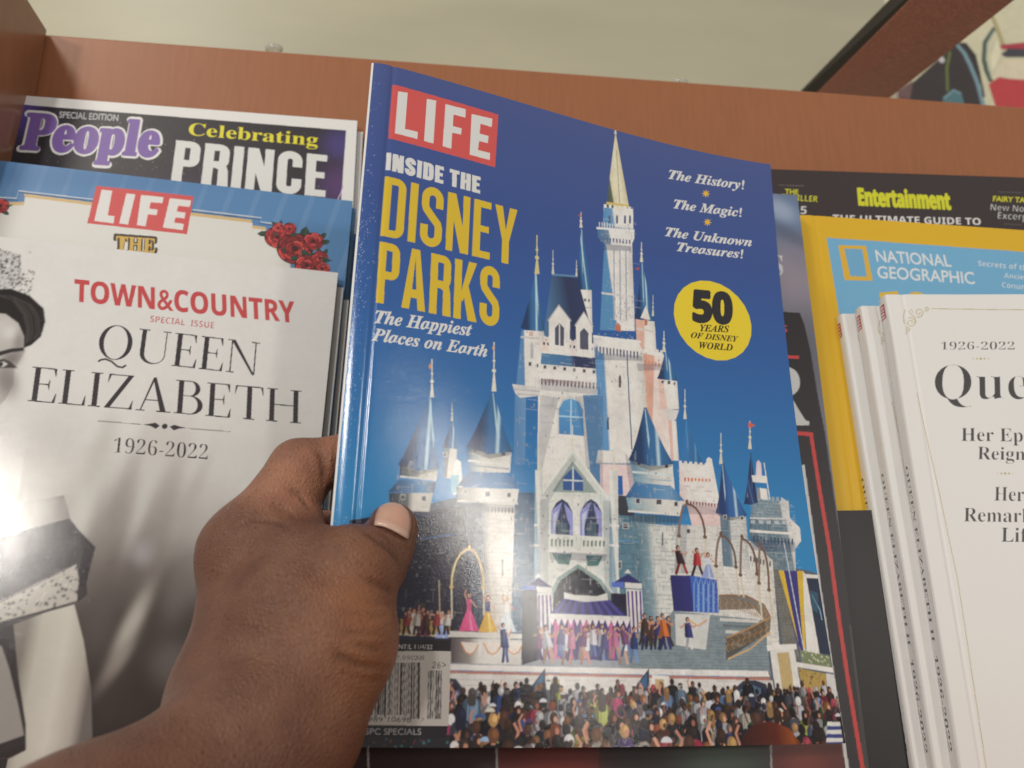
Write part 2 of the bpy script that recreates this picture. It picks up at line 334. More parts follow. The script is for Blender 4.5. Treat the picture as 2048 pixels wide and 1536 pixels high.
        for row in range(10):
            u = row / 9; y0 = yb + 23.5 * (1 - u) - 1.5; k = .55 + .75 * u; x = xl + rn.uniform(-2, 3)
            while x < xr:
                hh = 2.05 * k * rn.uniform(.85, 1.2); y = y0 + rn.gauss(0, 2.0); tc = rn.choice(tops); hc = rn.choice(hairs); w = hh * rn.uniform(1.5, 2.1)
                sh = lambda c, f: tuple(min(255, v * f) for v in c)
                body = [(x - w, yb - 3), (x - w, y - hh * 1.9), (x - w * .75, y - hh * 1.25), (x - hh * .4, y - hh * .8), (x + hh * .4, y - hh * .8), (x + w * .75, y - hh * 1.25), (x + w, y - hh * 1.9), (x + w, yb - 3)]
                lum = rn.uniform(.62, 1.0); tc = sh(tc, lum); hc = sh(hc, rn.uniform(.7, 1.1)); s.fill([body], sh(tc, .62)); s.fill([[(px * .6 + (x + w * .3) * .4, py) for px, py in body]], tc)
                s.line(sh(tc, .62), [(x - w * .2, y - hh * 1.6), (x - w * .35, yb)], hh * .22, .7); s.line(sh(tc, 1.15), [(x + w * .5, y - hh * 1.5), (x + w * .42, y - hh * 4)], hh * .25, .6)
                if rn.random() < .16:
                    sx = rn.choice((-1, 1)); s.line(rn.choice(skin), [(x + sx * w * .8, y - hh * 1.2), (x + sx * w * 1.1, y + hh * .6), (x + sx * w * .7, y + hh * 1.8)], hh * .42)
                s.fill([R4(x - hh * .28, y - hh * 1.1, x + hh * .28, y - hh * .4)], rn.choice(skin))
                if rn.random() < .3: s.fill([rr(x - hh * .85, y - hh * 2.6, x + hh * .85, y + hh * .8, hh * .7)], hc)
                s.fill([arcp(x, y, hh * .78, hh, 0, 345, 14)], hc); s.fill([arcp(x + hh * .22, y + hh * .2, hh * .42, hh * .55, 0, 345, 10)], sh(hc, 1.35), .7)
                if rn.random() < .3: s.fill([arcp(x + hh * .3, y - hh * .25, hh * .36, hh * .5, 0, 345, 10)], rn.choice(skin))
                if rn.random() < .12: s.fill([arcp(x, y + hh * .3, hh * .85, hh * .72, 0, 180, 10)], rn.choice(tops))
                x += w * rn.uniform(.75, 1.7)
    def colors(s):
        return s.px.reshape(s.ny, 2, s.nx, 2, 3).mean((1, 3))

# ---------------------------------------------------------------- poses of the covers (metres, radians)
FIT = {"main": {"p": [-0.07018, 0.27461, -0.12646, 0.23818, 0.22206, 0.08694, -0.00413, 0.00189, -0.03187, 0.00414, -0.00643], "W": 0.209, "H": 0.276}, "people": {"p": [-0.29383, 0.37731, -0.08245, 0.35948, 0.1615, 0.02867], "W": 0.205, "H": 0.274}, "life2": {"p": [-0.30234, 0.33702, -0.13388, 0.34764, 0.20792, 0.07981], "W": 0.209, "H": 0.276}, "town": {"p": [-0.30681, 0.30982, -0.17891, 0.3438, 0.21728, 0.08775], "W": 0.2095, "H": 0.276}, "ent": {"p": [0.1416, 0.41161, -0.11952, 0.3447, 0.0807, 0.01228], "W": 0.205, "H": 0.274}, "rmag": {"p": [-0.07637, 0.33355, -0.17421, 0.36483, 0.0633, 0.04624], "W": 0.235, "H": 0.315}, "natgeo": {"p": [0.16371, 0.36684, -0.15626, 0.371, 0.09004, 0.05702], "W": 0.2095, "H": 0.276}, "royal0": {"p": [0.19219, 0.3252, -0.20483, 0.35997, -0.04824, 0.00771], "W": 0.2, "H": 0.27}, "royal1": {"p": [0.18569, 0.332, -0.20874, 0.37038, -0.04651, -0.00052], "W": 0.2, "H": 0.27}, "royal2": {"p": [0.18041, 0.33876, -0.21137, 0.38142, -0.04458, -0.00593], "W": 0.2, "H": 0.27}, "panel": {"p": [-0.29354, 0.4745, 0.12574, 0.26809, 0.13238, 0.02461], "W": 0.7, "H": 0.1}, "charcoal": {"p": [0.15974, 0.30696, -0.30773, 0.35526, 0.07278, -0.0044], "W": 0.2, "H": 0.26}}
def rotm(l, y, k):
    c, s = math.cos, math.sin
    Rx = np.array([[1, 0, 0], [0, c(l), s(l)], [0, -s(l), c(l)]]); Rz = np.array([[c(y), -s(y), 0], [s(y), c(y), 0], [0, 0, 1]]); Ry = np.array([[c(k), 0, s(k)], [0, 1, 0], [-s(k), 0, c(k)]])
    return Rz @ Rx @ Ry
class Pose:
    def __init__(s, key): f = FIT[key]; s.p = f['p']; s.W = f['W']; s.H = f['H']; s.O = np.array(s.p[:3]); s.R = rotm(*s.p[3:6]); s.c = s.p[6:]
    def bend(s, a, b):
        u, t = a / s.W, b / s.H; z = 0 * u
        if len(s.c):
            c = s.c; z = t * (c[0] * u * (1 - u) * 4 + c[1] * u * (1 - u) * (1 - 2 * u) * 10) + c[2] * u * t + c[3] * u * (1 - u) * 4 * (1 - t) + c[4] * t * (1 - t) * 4 * u
        return z
    def at(s, a, b, d=0.0):       # d = distance behind the cover
        a, b = np.broadcast_arrays(np.asarray(a, float), np.asarray(b, float)); z = s.bend(a, b) - d
        return s.O + np.stack([a, -z, b], -1) @ s.R.T
ART = {'main': [
["V",[[0,56,136,182],[85,54,130,176],[120,50,112,162],[170,50,90,146],[215,58,80,134],[276,72,84,130]]],
["G",[[0,38,60,94],[0.3,38,60,94],[0.48,58,106,148],[0.6,58,106,148],[0.66,190,212,226],[0.72,58,106,148],[0.88,52,95,133],[1,40,74,103]],[100.9,219,100.7,214.8,100.4,210.7,100.2,206.6,99.9,202.5,99.6,198.5,99.2,194.4,98.8,190.4,98.3,186.4,102.3,186.1,106.3,187.3,105.5,191.2,104.7,195.1,104.1,199,103.5,203,102.9,207,102.3,211,101.8,215,101.2,219],[98.3,186.4,106.3,187.3]],
["P",[190,212,226],[100.9,217.3,101.3,217.4,101.7,199,101.5,193.3,101.3,199],0.75],
["L",[214,205,180],[100.86,226.24,100.8,218.16],0.4,1],
["P",[214,205,180],[100,218,100.5,220.9,101.1,221,101.7,218.3]],
["E",[214,205,180],[100.83,221.54],0.71,0.71,1],
["E",[214,205,180],[100.84,223.15],0.47,0.47,1],
["P",[190,90,80],[100.8,225.2,99.3,224.1,100.8,223.9]],
["G",[[0,160,150,150],[0.2,160,150,150],[0.24,226,217,203],[0.8,226,217,203],[1,210,201,188]],[99.3,186.6,105.8,187.5,106,158.5,101.2,157.9],[100.2,172.1,105.9,172.8]],
["P",[205,198,186],[101.7,182.8,103.3,183.1,103.2,181.2,101.7,180.9]],
["P",[70,66,74],[102,182.5,103,182.7,102.9,181.5,102,181.3]],
["P",[205,198,186],[103.8,182.9,105.1,183.1,105.1,181.3,103.8,181]],
["P",[70,66,74],[104.1,182.7,104.8,182.8,104.8,181.6,104,181.4]],
["L",[190,180,170],[99.95,178.17,105.86,178.68],0.74,1],
["G",[[0,78,110,140],[0.45,48,56,84],[1,52,62,92]],[86.4,191.3,98.6,193.1,108.4,157.5,81.5,155.1],[84.3,178.9,107.4,182.9]],
["L",[96,130,160],[86.39,191.55,98.86,192.93],0.98,1],
["L",[214,205,180],[86.8,203.72,86.87,191.89],0.3,1],
["P",[214,205,180],[86.2,191.8,86.6,196,87.1,196.1,87.5,192]],
["E",[214,205,180],[86.84,196.83],0.53,0.53,1],
["E",[214,205,180],[86.83,199.2],0.36,0.36,1],
["L",[214,205,180],[98.42,201.08,98.37,193.09],0.25,1],
["P",[214,205,180],[97.8,193,98.2,195.8,98.6,195.9,98.9,193.2]],
["E",[214,205,180],[98.39,196.43],0.45,0.45,1],
["E",[214,205,180],[98.4,198.03],0.3,0.3,1],
["G",[[0,38,60,94],[0.3,38,60,94],[0.48,58,106,148],[0.6,58,106,148],[0.66,190,212,226],[0.72,58,106,148],[0.88,52,95,133],[1,40,74,103]],[78.5,191,77.8,187.6,77.1,184.1,76.4,180.7,75.6,177.2,74.8,173.9,74,170.5,73,167.1,72,163.8,77.6,162.8,83.2,164.1,82.4,167.4,81.8,170.7,81.2,174,80.7,177.4,80.2,180.8,79.8,184.2,79.3,187.7,78.9,191.1],[72,163.8,83.2,164.1]],
["P",[190,212,226],[78.6,189.7,78.9,189.8,80.1,174.9,80,170.2,79.6,174.8],0.75],
["L",[206,190,130],[78.96,209.53,79.21,190.44],0.56,1],
["P",[206,190,130],[78,190.2,78.7,197,79.6,197.1,80.4,190.7]],
["E",[206,190,130],[79.11,198.39],0.99,0.99,1],
["E",[206,190,130],[79.06,202.21],0.66,0.66,1],
["G",[[0,92,132,170],[0.22,92,132,170],[0.26,226,217,203],[0.8,226,217,203],[1,210,201,188]],[72.4,162.9,82.8,163.8,81.8,137.6,70.5,137.6],[71.4,150.1,82.3,150.5]],
["L",[200,192,182],[72.04,159.66,83.02,160.35],0.91,1],
["P",[206,170,150],[75.9,162.7,77.7,163,77.7,160.9,75.9,160.7]],
["P",[186,180,176],[76.6,156.9,77.3,158.4,78,157.1,78.1,150.8,76.7,150.6]],
["P",[205,198,186],[75.7,149,77.3,149.2,77.4,147.1,75.7,146.9]],
["P",[70,66,74],[75.9,148.8,77.1,148.9,77.1,147.4,76,147.2]],
["P",[205,198,186],[79.3,148.7,80.5,148.9,80.5,146.9,79.3,146.8]],
["P",[70,66,74],[79.6,148.5,80.2,148.6,80.3,147.2,79.6,147.1]],
["G",[[0,226,217,203],[0.1,226,217,203],[0.14,226,217,203],[0.8,226,217,203],[1,196,206,214]],[80.5,161.4,110.9,161.6,108.8,90.2,80.1,90.5],[80.3,124.7,109.9,124.7]],
["G",[[0,232,208,190],[1,216,206,196]],[81.9,160.6,109.5,161.4,109.3,155.2,81.5,154.6],[81.9,157.4,109.4,159]],
["P",[222,214,202],[81.8,161.8,83.5,161.8,83.5,160.5,81.9,160.4]],
["P",[222,214,202],[84.8,161.9,86.5,161.9,86.5,160.5,84.8,160.5]],
["P",[222,214,202],[87.9,162,89.5,162,89.5,160.6,87.9,160.6]],
["P",[222,214,202],[90.9,162.1,92.6,162.1,92.6,160.7,90.9,160.7]],
["P",[222,214,202],[93.9,162.2,95.6,162.2,95.6,160.8,93.9,160.7]],
["P",[222,214,202],[97,162.2,98.7,162.3,98.7,160.9,97,160.8]],
["P",[222,214,202],[100.1,162.3,101.8,162.4,101.8,161,100.1,160.9]],
["P",[222,214,202],[103.2,162.4,104.9,162.5,104.9,161,103.2,161]],
["P",[222,214,202],[106.3,162.5,108.1,162.6,108,161.1,106.3,161.1]],
["P",[60,66,82],[82.3,158.9,83.3,158.9,83.3,157.9,82.8,157.4,82.3,157.9]],
["P",[60,66,82],[84.3,158.9,85.3,159,85.3,158,84.8,157.5,84.3,158]],
["P",[60,66,82],[86.3,159,87.3,159,87.3,158.1,86.8,157.6,86.3,158]],
["P",[60,66,82],[88.3,159.1,89.3,159.1,89.3,158.1,88.8,157.6,88.3,158.1]],
["P",[60,66,82],[90.4,159.1,91.4,159.1,91.4,158.2,90.9,157.7,90.4,158.1]],
["P",[60,66,82],[92.4,159.2,93.4,159.2,93.4,158.2,92.9,157.7,92.4,158.2]],
["P",[60,66,82],[94.4,159.2,95.5,159.3,95.4,158.3,94.9,157.8,94.4,158.2]],
["P",[60,66,82],[96.5,159.3,97.5,159.3,97.5,158.3,97,157.8,96.5,158.3]],
["P",[60,66,82],[98.5,159.4,99.6,159.4,99.5,158.4,99,157.9,98.5,158.4]],
["P",[60,66,82],[100.6,159.4,101.6,159.4,101.6,158.5,101.1,158,100.6,158.4]],
["P",[60,66,82],[102.7,159.5,103.7,159.5,103.7,158.5,103.2,158,102.6,158.5]],
["P",[60,66,82],[104.7,159.5,105.8,159.6,105.8,158.6,105.2,158.1,104.7,158.6]],
["P",[60,66,82],[106.8,159.6,107.9,159.6,107.8,158.6,107.3,158.1,106.8,158.6]],
["G",[[0,82,126,160],[0.5,70,108,144],[0.56,48,56,84],[1,56,64,92]],[81.7,153.7,109.3,155.2,108.9,150,81.3,148.7],[81.5,151.4,109.2,152.9]],
["P",[226,217,203],[85.1,154.2,85.1,169.5,89.8,176.9,95,171.1,94.9,154.2]],
["L",[186,178,170],[84.6,168.98,89.79,177.41,95.53,170.71],0.71,1],
["P",[84,84,100],[87.9,158.3,87.9,166.2,90,168.9,92.2,166.9,92.1,158.4]],
["L",[226,217,203],[90.03,168.42,90.02,158.13],0.48,1],
["P",[226,217,203],[97.8,154.6,97.9,169.2,101.9,175.6,105.7,169.9,105.4,154.7]],
["L",[186,178,170],[97.44,168.64,101.89,176.07,106.19,169.53],0.72,1],
["P",[84,84,100],[99.7,158.1,99.8,166.2,101.8,168.4,103.9,166.3,103.8,158.2]],
["P",[205,198,186],[82.5,148.4,84.2,148.7,84.2,146.7,82.5,146.5]],
["P",[70,66,74],[82.8,148.2,83.9,148.4,83.9,147,82.8,146.9]],
["P",[205,198,186],[87,148.6,88.7,148.8,88.7,146.9,87,146.7]],
["P",[70,66,74],[87.2,148.4,88.4,148.5,88.4,147.2,87.2,147]],
["P",[205,198,186],[91.5,148.8,93.2,149,93.2,147,91.5,146.8]],
["P",[70,66,74],[91.8,148.5,93,148.7,93,147.3,91.8,147.2]],
["P",[205,198,186],[96.1,148.9,97.8,149.2,97.8,147.2,96.1,147]],
["P",[70,66,74],[96.4,148.7,97.5,148.8,97.5,147.5,96.4,147.3]],
["P",[205,198,186],[100.7,149.1,102.5,149.3,102.5,147.3,100.7,147.1]],
["P",[70,66,74],[101,148.9,102.2,149,102.2,147.6,101,147.5]],
["P",[205,198,186],[105.4,149.3,107.2,149.5,107.1,147.5,105.3,147.3]],
["P",[70,66,74],[105.7,149,106.9,149.2,106.8,147.8,105.6,147.6]],
["P",[232,222,208],[81.1,145.1,109.1,146.8,109,144.9,81.1,142.4]],
["P",[112,96,100],[81.5,142.2,82.4,142.3,82.4,140.1,82,139.1,81.6,140]],
["P",[112,96,100],[83.2,142.3,84,142.3,84.1,140.2,83.7,139.2,83.2,140.1]],
["P",[112,96,100],[84.9,142.4,85.7,142.4,85.7,140.2,85.3,139.2,84.9,140.2]],
["P",[112,96,100],[86.6,142.5,87.4,142.5,87.4,140.3,87,139.3,86.6,140.3]],
["P",[112,96,100],[88.3,142.6,89.1,142.6,89.1,140.4,88.7,139.4,88.3,140.3]],
["P",[112,96,100],[90,142.6,90.8,142.7,90.8,140.5,90.4,139.5,90,140.4]],
["P",[112,96,100],[91.7,142.7,92.5,142.8,92.5,140.5,92.1,139.6,91.7,140.5]],
["P",[112,96,100],[93.4,142.8,94.2,142.8,94.2,140.6,93.8,139.6,93.3,140.6]],
["P",[112,96,100],[95.1,142.9,95.9,142.9,95.9,140.7,95.5,139.7,95.1,140.7]],
["P",[112,96,100],[96.8,143,97.7,143,97.6,140.8,97.2,139.8,96.8,140.7]],
["P",[112,96,100],[98.5,143.1,99.4,143.1,99.4,140.9,98.9,139.9,98.5,140.8]],
["P",[112,96,100],[100.3,143.1,101.1,143.2,101.1,140.9,100.6,139.9,100.2,140.9]],
["P",[112,96,100],[102,143.2,102.9,143.3,102.8,141,102.4,140,102,141]],
["P",[112,96,100],[103.7,143.3,104.6,143.3,104.6,141.1,104.1,140.1,103.7,141.1]],
["P",[112,96,100],[105.5,143.4,106.4,143.4,106.3,141.2,105.9,140.2,105.4,141.1]],
["P",[112,96,100],[107.2,143.5,108.1,143.5,108.1,141.3,107.6,140.2,107.2,141.2]],
["P",[160,140,136],[82.5,142.3,83.3,142.4,83.3,141,82.9,140.3,82.5,140.9]],
["P",[160,140,136],[84.1,142.4,84.9,142.4,84.9,141,84.5,140.4,84.1,141]],
["P",[160,140,136],[85.7,142.5,86.5,142.5,86.5,141.1,86.1,140.4,85.7,141.1]],
["P",[160,140,136],[87.3,142.6,88.1,142.6,88.1,141.2,87.7,140.5,87.3,141.1]],
["P",[160,140,136],[89,142.6,89.8,142.7,89.8,141.2,89.4,140.6,89,141.2]],
["P",[160,140,136],[90.6,142.7,91.4,142.7,91.4,141.3,91,140.7,90.6,141.3]],
["P",[160,140,136],[92.2,142.8,93.1,142.8,93.1,141.4,92.6,140.7,92.2,141.4]],
["P",[160,140,136],[93.9,142.9,94.7,142.9,94.7,141.5,94.3,140.8,93.9,141.4]],
["P",[160,140,136],[95.5,142.9,96.4,143,96.4,141.6,95.9,140.9,95.5,141.5]],
["P",[160,140,136],[97.2,143,98,143.1,98,141.6,97.6,141,97.2,141.6]],
["P",[160,140,136],[98.9,143.1,99.7,143.1,99.7,141.7,99.3,141,98.9,141.7]],
["P",[160,140,136],[100.5,143.2,101.4,143.2,101.4,141.8,100.9,141.1,100.5,141.7]],
["P",[160,140,136],[102.2,143.2,103.1,143.3,103,141.8,102.6,141.2,102.2,141.8]],
["P",[160,140,136],[103.9,143.3,104.8,143.4,104.7,141.9,104.3,141.2,103.9,141.9]],
["P",[160,140,136],[105.6,143.4,106.5,143.4,106.4,142,106,141.3,105.6,142]],
["P",[160,140,136],[107.3,143.5,108.2,143.5,108.1,142.1,107.7,141.4,107.3,142]],
["G",[[0,92,132,170],[1,110,146,176]],[70,136.9,74.9,136.8,74.9,104.4,70.2,104],[70.1,131.4,75,132]],
["P",[210,202,192],[68.7,138.2,81.6,138.4,80.7,134.4,72.3,132.6,70.1,134.5]],
["L",[170,166,164],[69.16,136.11,81.14,136.4],0.44,1],
["L",[170,166,164],[70.95,134.14,80.7,134.59],0.44,1],
["P",[98,140,174],[100.8,137.1,108.9,138.1,108.9,92.3,104.4,92]],
["G",[[0,96,152,190],[1,74,126,172]],[89.7,118.8,89.7,129.7,91.6,133.4,95.2,135.1,98.9,133.8,100.7,130.4,101,119],[89.7,133.6,89.7,116.2]],
["L",[170,200,214],[95.24,134.91,95.07,118.83],0.68,1],
["L",[170,200,214],[89.71,126.57,100.9,127.08],0.67,1],
["L",[206,200,188],[89.23,118.29,89.27,129.6,91.56,133.83,95.25,135.81,98.94,134.43,101.19,130.44,101.44,119],0.66,1],
["G",[[0,214,160,136],[0.42,214,160,136],[0.46,230,208,192],[0.8,230,208,192],[1,226,217,203]],[127.3,161.6,142,159.7,142.6,92.4,125.8,93.4],[126.6,126.3,142.5,124.9]],
["P",[204,140,112],[128.2,157.8,129,157.8,128.9,156.1,128.5,155.3,128.1,156.1]],
["P",[204,140,112],[129.8,157.7,130.7,157.6,130.6,155.9,130.2,155.2,129.8,156]],
["P",[204,140,112],[131.6,157.6,132.4,157.5,132.3,155.8,131.8,155,131.5,155.9]],
["P",[204,140,112],[133.2,157.4,134.1,157.4,134,155.7,133.6,154.9,133.2,155.7]],
["P",[204,140,112],[135,157.3,135.8,157.2,135.7,155.5,135.2,154.7,134.9,155.6]],
["P",[204,140,112],[136.7,157.2,137.5,157.1,137.4,155.4,136.9,154.6,136.6,155.4]],
["P",[204,140,112],[138.4,157,139.2,156.9,139.1,155.2,138.7,154.5,138.3,155.3]],
["P",[204,140,112],[140.1,156.9,141,156.8,140.9,155.1,140.4,154.3,140,155.2]],
["P",[190,110,80],[129.1,148.9,129.5,149.6,129.9,149,129.8,147.3,129,147.2]],
["P",[226,217,203],[127.9,163.1,141.1,162,142,159.7,127.8,160.7]],
["P",[226,217,203],[128.4,164.2,129.5,164.1,129.4,162.4,128.4,162.4]],
["P",[226,217,203],[130.3,164,131.4,163.9,131.3,162.2,130.2,162.3]],
["P",[226,217,203],[132.2,163.9,133.2,163.8,133.2,162.1,132.1,162.1]],
["P",[226,217,203],[134.1,163.7,135.1,163.6,135.1,161.9,134,162]],
["P",[226,217,203],[136,163.6,137,163.5,136.9,161.7,135.9,161.8]],
["P",[226,217,203],[137.9,163.4,138.9,163.3,138.8,161.6,137.8,161.7]],
["P",[226,217,203],[139.8,163.2,140.8,163.2,140.7,161.4,139.7,161.5]],
["G",[[0,38,60,94],[0.3,38,60,94],[0.48,58,106,148],[0.6,58,106,148],[0.66,190,212,226],[0.72,58,106,148],[0.88,52,95,133],[1,40,74,103]],[132.2,207.8,131.7,203.8,131.2,199.9,130.6,196,130.1,192.1,129.5,188.2,128.8,184.4,128.1,180.6,127.2,176.8,132.3,175.8,137.6,176.9,136.7,180.7,136,184.5,135.3,188.3,134.8,192.2,134.2,196.1,133.6,200,133.1,203.9,132.6,207.9],[127.2,176.8,137.6,176.9]],
["P",[190,212,226],[132.2,206.2,132.6,206.3,132.7,188.9,132.3,183.5,132.2,188.9],0.75],
["L",[214,205,180],[132.52,217.37,132.1,206.71],0.41,1],
["P",[214,205,180],[131.2,206.5,131.9,210.4,132.6,210.5,133,206.9]],
["E",[214,205,180],[132.28,211.17],0.73,0.73,1],
["E",[214,205,180],[132.36,213.3],0.49,0.49,1],
["P",[180,80,80],[130.7,203.8,128.2,202.4,130.6,202.2]],
["G",[[0,216,170,146],[0.4,216,170,146],[0.44,226,217,203],[0.8,226,217,203],[1,210,201,188]],[127.7,176.8,137.6,177.1,137.8,161.8,127.9,162.6],[127.8,169.7,137.7,169.4]],
["P",[190,120,90],[132.4,178.3,133.3,180,134,178.6,133.8,174.6,132.2,174.3]],
["L",[206,196,184],[127.8,172.39,137.81,171.93],0.76,1],
["P",[226,217,203],[130.3,177.8,133.5,184.8,135.5,177.6]],
["L",[214,205,180],[137.47,190.58,136.93,179.81],0.27,1],
["P",[214,205,180],[136.3,179.7,136.9,183.5,137.3,183.6,137.5,179.9]],
["E",[214,205,180],[137.16,184.31],0.47,0.47,1],
["E",[214,205,180],[137.26,186.46],0.32,0.32,1],
["G",[[0,38,60,94],[0.3,38,60,94],[0.48,58,106,148],[0.6,58,106,148],[0.66,190,212,226],[0.72,58,106,148],[0.88,52,95,133],[1,40,74,103]],[142.3,163.2,141.8,161.4,141.3,159.7,140.7,157.9,140.2,156.2,139.6,154.4,138.9,152.7,138.2,150.9,137.3,149.2,142.6,148.3,148,149.5,147.1,151.2,146.3,152.9,145.6,154.6,145,156.3,144.4,158,143.8,159.8,143.2,161.5,142.7,163.2],[137.3,149.2,148,149.5]],
["P",[190,212,226],[142.3,162.5,142.7,162.5,143,154.9,142.7,152.5,142.6,154.9],0.75],
["L",[214,205,180],[142.3,173.1,141.67,162.59],0.44,1],
["P",[214,205,180],[140.7,162.5,141.5,166.2,142.2,166.3,142.7,162.7]],
["E",[214,205,180],[141.94,166.98],0.79,0.79,1],
["E",[214,205,180],[142.06,169.08],0.53,0.53,1],
["G",[[0,226,190,170],[0.3,226,190,170],[0.34,226,217,203],[0.8,226,217,203],[1,210,201,188]],[138,149,147.5,149.2,147.5,135.9,137.9,134.4],[138,141.7,147.5,142.5]],
["P",[205,198,186],[139.2,148.6,140.9,148.8,140.8,147,139.1,146.8]],
["P",[70,66,74],[139.5,148.4,140.5,148.5,140.5,147.3,139.4,147.2]],
["P",[205,198,186],[142.4,148.9,144.3,149.1,144.2,147.1,142.3,146.8]],
["P",[70,66,74],[142.7,148.7,144,148.8,143.9,147.3,142.6,147.2]],
["P",[205,198,186],[145.5,148.7,146.9,148.8,146.7,147,145.3,146.8]],
["P",[70,66,74],[145.8,148.4,146.5,148.5,146.4,147.3,145.7,147.2]],
["P",[216,206,194],[138.9,135,147.5,135.4,145.7,131,143,128.9,141.1,130.6]],
["G",[[0,222,178,160],[0.4,222,178,160],[0.44,226,217,203],[0.8,226,217,203],[1,210,201,188]],[141.6,130.2,145.6,130.1,145.7,111.9,141.8,112],[141.7,121,145.6,120.9]],
["G",[[0,88,138,174],[0.28,88,138,174],[0.32,226,217,203],[0.8,226,217,203],[1,210,201,188]],[112.9,214.3,127.4,215.8,127.2,170.8,109.6,168.6],[111.2,191,127.3,192.9]],
["L",[176,172,176],[117.71,210.11,116.99,174.63],0.79,1],
["L",[244,238,226],[118.5,210.27,117.74,174.75],0.53,1],
["L",[176,172,176],[120.87,210.76,120.03,175.12],0.8,1],
["L",[244,238,226],[121.66,210.92,120.79,175.24],0.53,1],
["L",[176,172,176],[124.05,211.41,123.08,175.6],0.8,1],
["L",[244,238,226],[124.85,211.57,123.85,175.73],0.54,1],
["L",[210,202,192],[110.76,186.92,127.4,187.83],1.01,1],
["N",[116.1,187.4,126.9,188.2,126.7,171.2,115.6,170.5],[150,144,146],46,0.26,0.66,5,0.7],
["P",[190,110,80],[117.1,169.8,117.4,172.2,118.7,173.7,119.9,172.7,120.1,169.2]],
["G",[[0,70,112,146],[0.3,110,130,150],[0.34,226,218,206],[1,226,217,203]],[109.1,219.7,128.7,223,128.8,218.7,126.8,214.1,112.6,212.2,109.5,215.1],[109.5,216.2,128.6,219.2]],
["P",[92,104,126],[110.5,215.4,111.4,215.5,111.3,213.6,110.9,212.8,110.5,213.5]],
["P",[92,104,126],[112.2,215.6,113,215.7,113,213.8,112.6,213,112.2,213.7]],
["P",[92,104,126],[113.9,215.8,114.7,215.9,114.7,214,114.2,213.2,113.8,213.9]],
["P",[92,104,126],[115.5,216,116.4,216.1,116.3,214.2,115.9,213.4,115.5,214.1]],
["P",[92,104,126],[117.2,216.2,118.1,216.3,118,214.4,117.6,213.6,117.2,214.3]],
["P",[92,104,126],[118.9,216.4,119.8,216.5,119.7,214.6,119.3,213.8,118.9,214.5]],
["P",[92,104,126],[120.6,216.6,121.5,216.7,121.4,214.8,121,213.9,120.6,214.7]],
["P",[92,104,126],[122.3,216.8,123.2,216.9,123.1,215,122.7,214.1,122.2,214.9]],
["P",[92,104,126],[124,217,124.9,217.1,124.8,215.2,124.3,214.3,124,215.1]],
["P",[92,104,126],[125.7,217.2,126.6,217.3,126.5,215.4,126,214.5,125.7,215.3]],
["L",[236,230,220],[108.8,219.68,128.95,222.76],1.06,1],
["G",[[0,86,140,176],[0.3,110,150,180],[0.36,226,217,203],[1,226,217,203]],[112.7,232.2,128.5,234.3,128.4,223.4,112.2,221.5],[112.6,227.4,128.6,229.4]],
["P",[80,92,112],[115.2,227.2,115.8,228.4,116.3,227.4,116.2,223.7,115.1,223.4]],
["P",[80,92,112],[119.2,228.1,119.8,229.3,120.3,228.3,120.2,224.6,119.1,224.3]],
["P",[80,92,112],[123.5,229.1,124.1,230.3,124.6,229.3,124.5,225.5,123.4,225.3]],
["P",[80,92,112],[126.2,229.7,126.8,230.9,127.3,229.9,127.2,226.1,126.1,225.9]],
["L",[214,210,202],[110.41,223.18,110.36,220.02],0.48,1],
["L",[214,210,202],[111.77,223.36,111.72,220.22],0.48,1],
["L",[214,210,202],[113.14,223.54,113.08,220.41],0.48,1],
["L",[214,210,202],[114.51,223.71,114.44,220.61],0.48,1],
["L",[214,210,202],[115.88,223.89,115.81,220.81],0.48,1],
["L",[214,210,202],[117.26,224.06,117.19,221],0.48,1],
["L",[214,210,202],[118.64,224.24,118.56,221.2],0.49,1],
["L",[214,210,202],[120.02,224.41,119.94,221.39],0.49,1],
["L",[214,210,202],[121.41,224.58,121.33,221.59],0.49,1],
["L",[214,210,202],[122.8,224.76,122.71,221.78],0.49,1],
["L",[214,210,202],[124.19,224.93,124.1,221.98],0.49,1],
["L",[214,210,202],[125.59,225.11,125.5,222.17],0.49,1],
["L",[214,210,202],[126.99,225.28,126.9,222.37],0.49,1],
["G",[[0,78,86,78],[0.28,92,100,84],[0.34,216,202,160],[0.7,226,216,186],[1,210,192,146]],[119.9,275.2,126.4,234.9,123.1,232.5,114,232],[114.3,235.8,126.4,237.6]],
["L",[160,140,96],[120.26,264.85,121.47,233.18],0.4,1],
["L",[206,180,100],[114.28,234.18,126.38,235.4],1.36,1],
["L",[214,205,180],[119.98,280.69,119.86,273.8],0.35,1],
["P",[214,205,180],[119.1,273.6,119.6,276.1,120.2,276.3,120.6,274]],
["E",[214,205,180],[119.91,276.69],0.62,0.62,1],
["E",[214,205,180],[119.93,278.07],0.42,0.42,1],
["P",[226,217,203],[112.9,233.3,114.3,233.5,114.3,231.6,112.9,231.4]],
["P",[226,217,203],[115.5,233.7,116.9,233.9,116.9,232,115.5,231.8]],
["P",[226,217,203],[118.1,234,119.5,234.2,119.5,232.3,118,232.1]],
["P",[226,217,203],[120.7,234.3,122.1,234.5,122.1,232.6,120.6,232.4]],
["P",[226,217,203],[123.3,234.7,124.7,234.9,124.7,233,123.2,232.8]],
["P",[226,217,203],[125.9,235,127.4,235.2,127.3,233.3,125.9,233.1]],
["G",[[0,100,146,182],[0.16,100,146,182],[0.2,226,217,203],[0.8,226,217,203],[1,210,201,188]],[106.5,161.5,130.9,162.1,130.3,114.3,109.1,113.6],[107.9,137,130.6,137.7]],
["L",[58,88,120],[122.66,158.03,123.19,114.84],0.54,1],
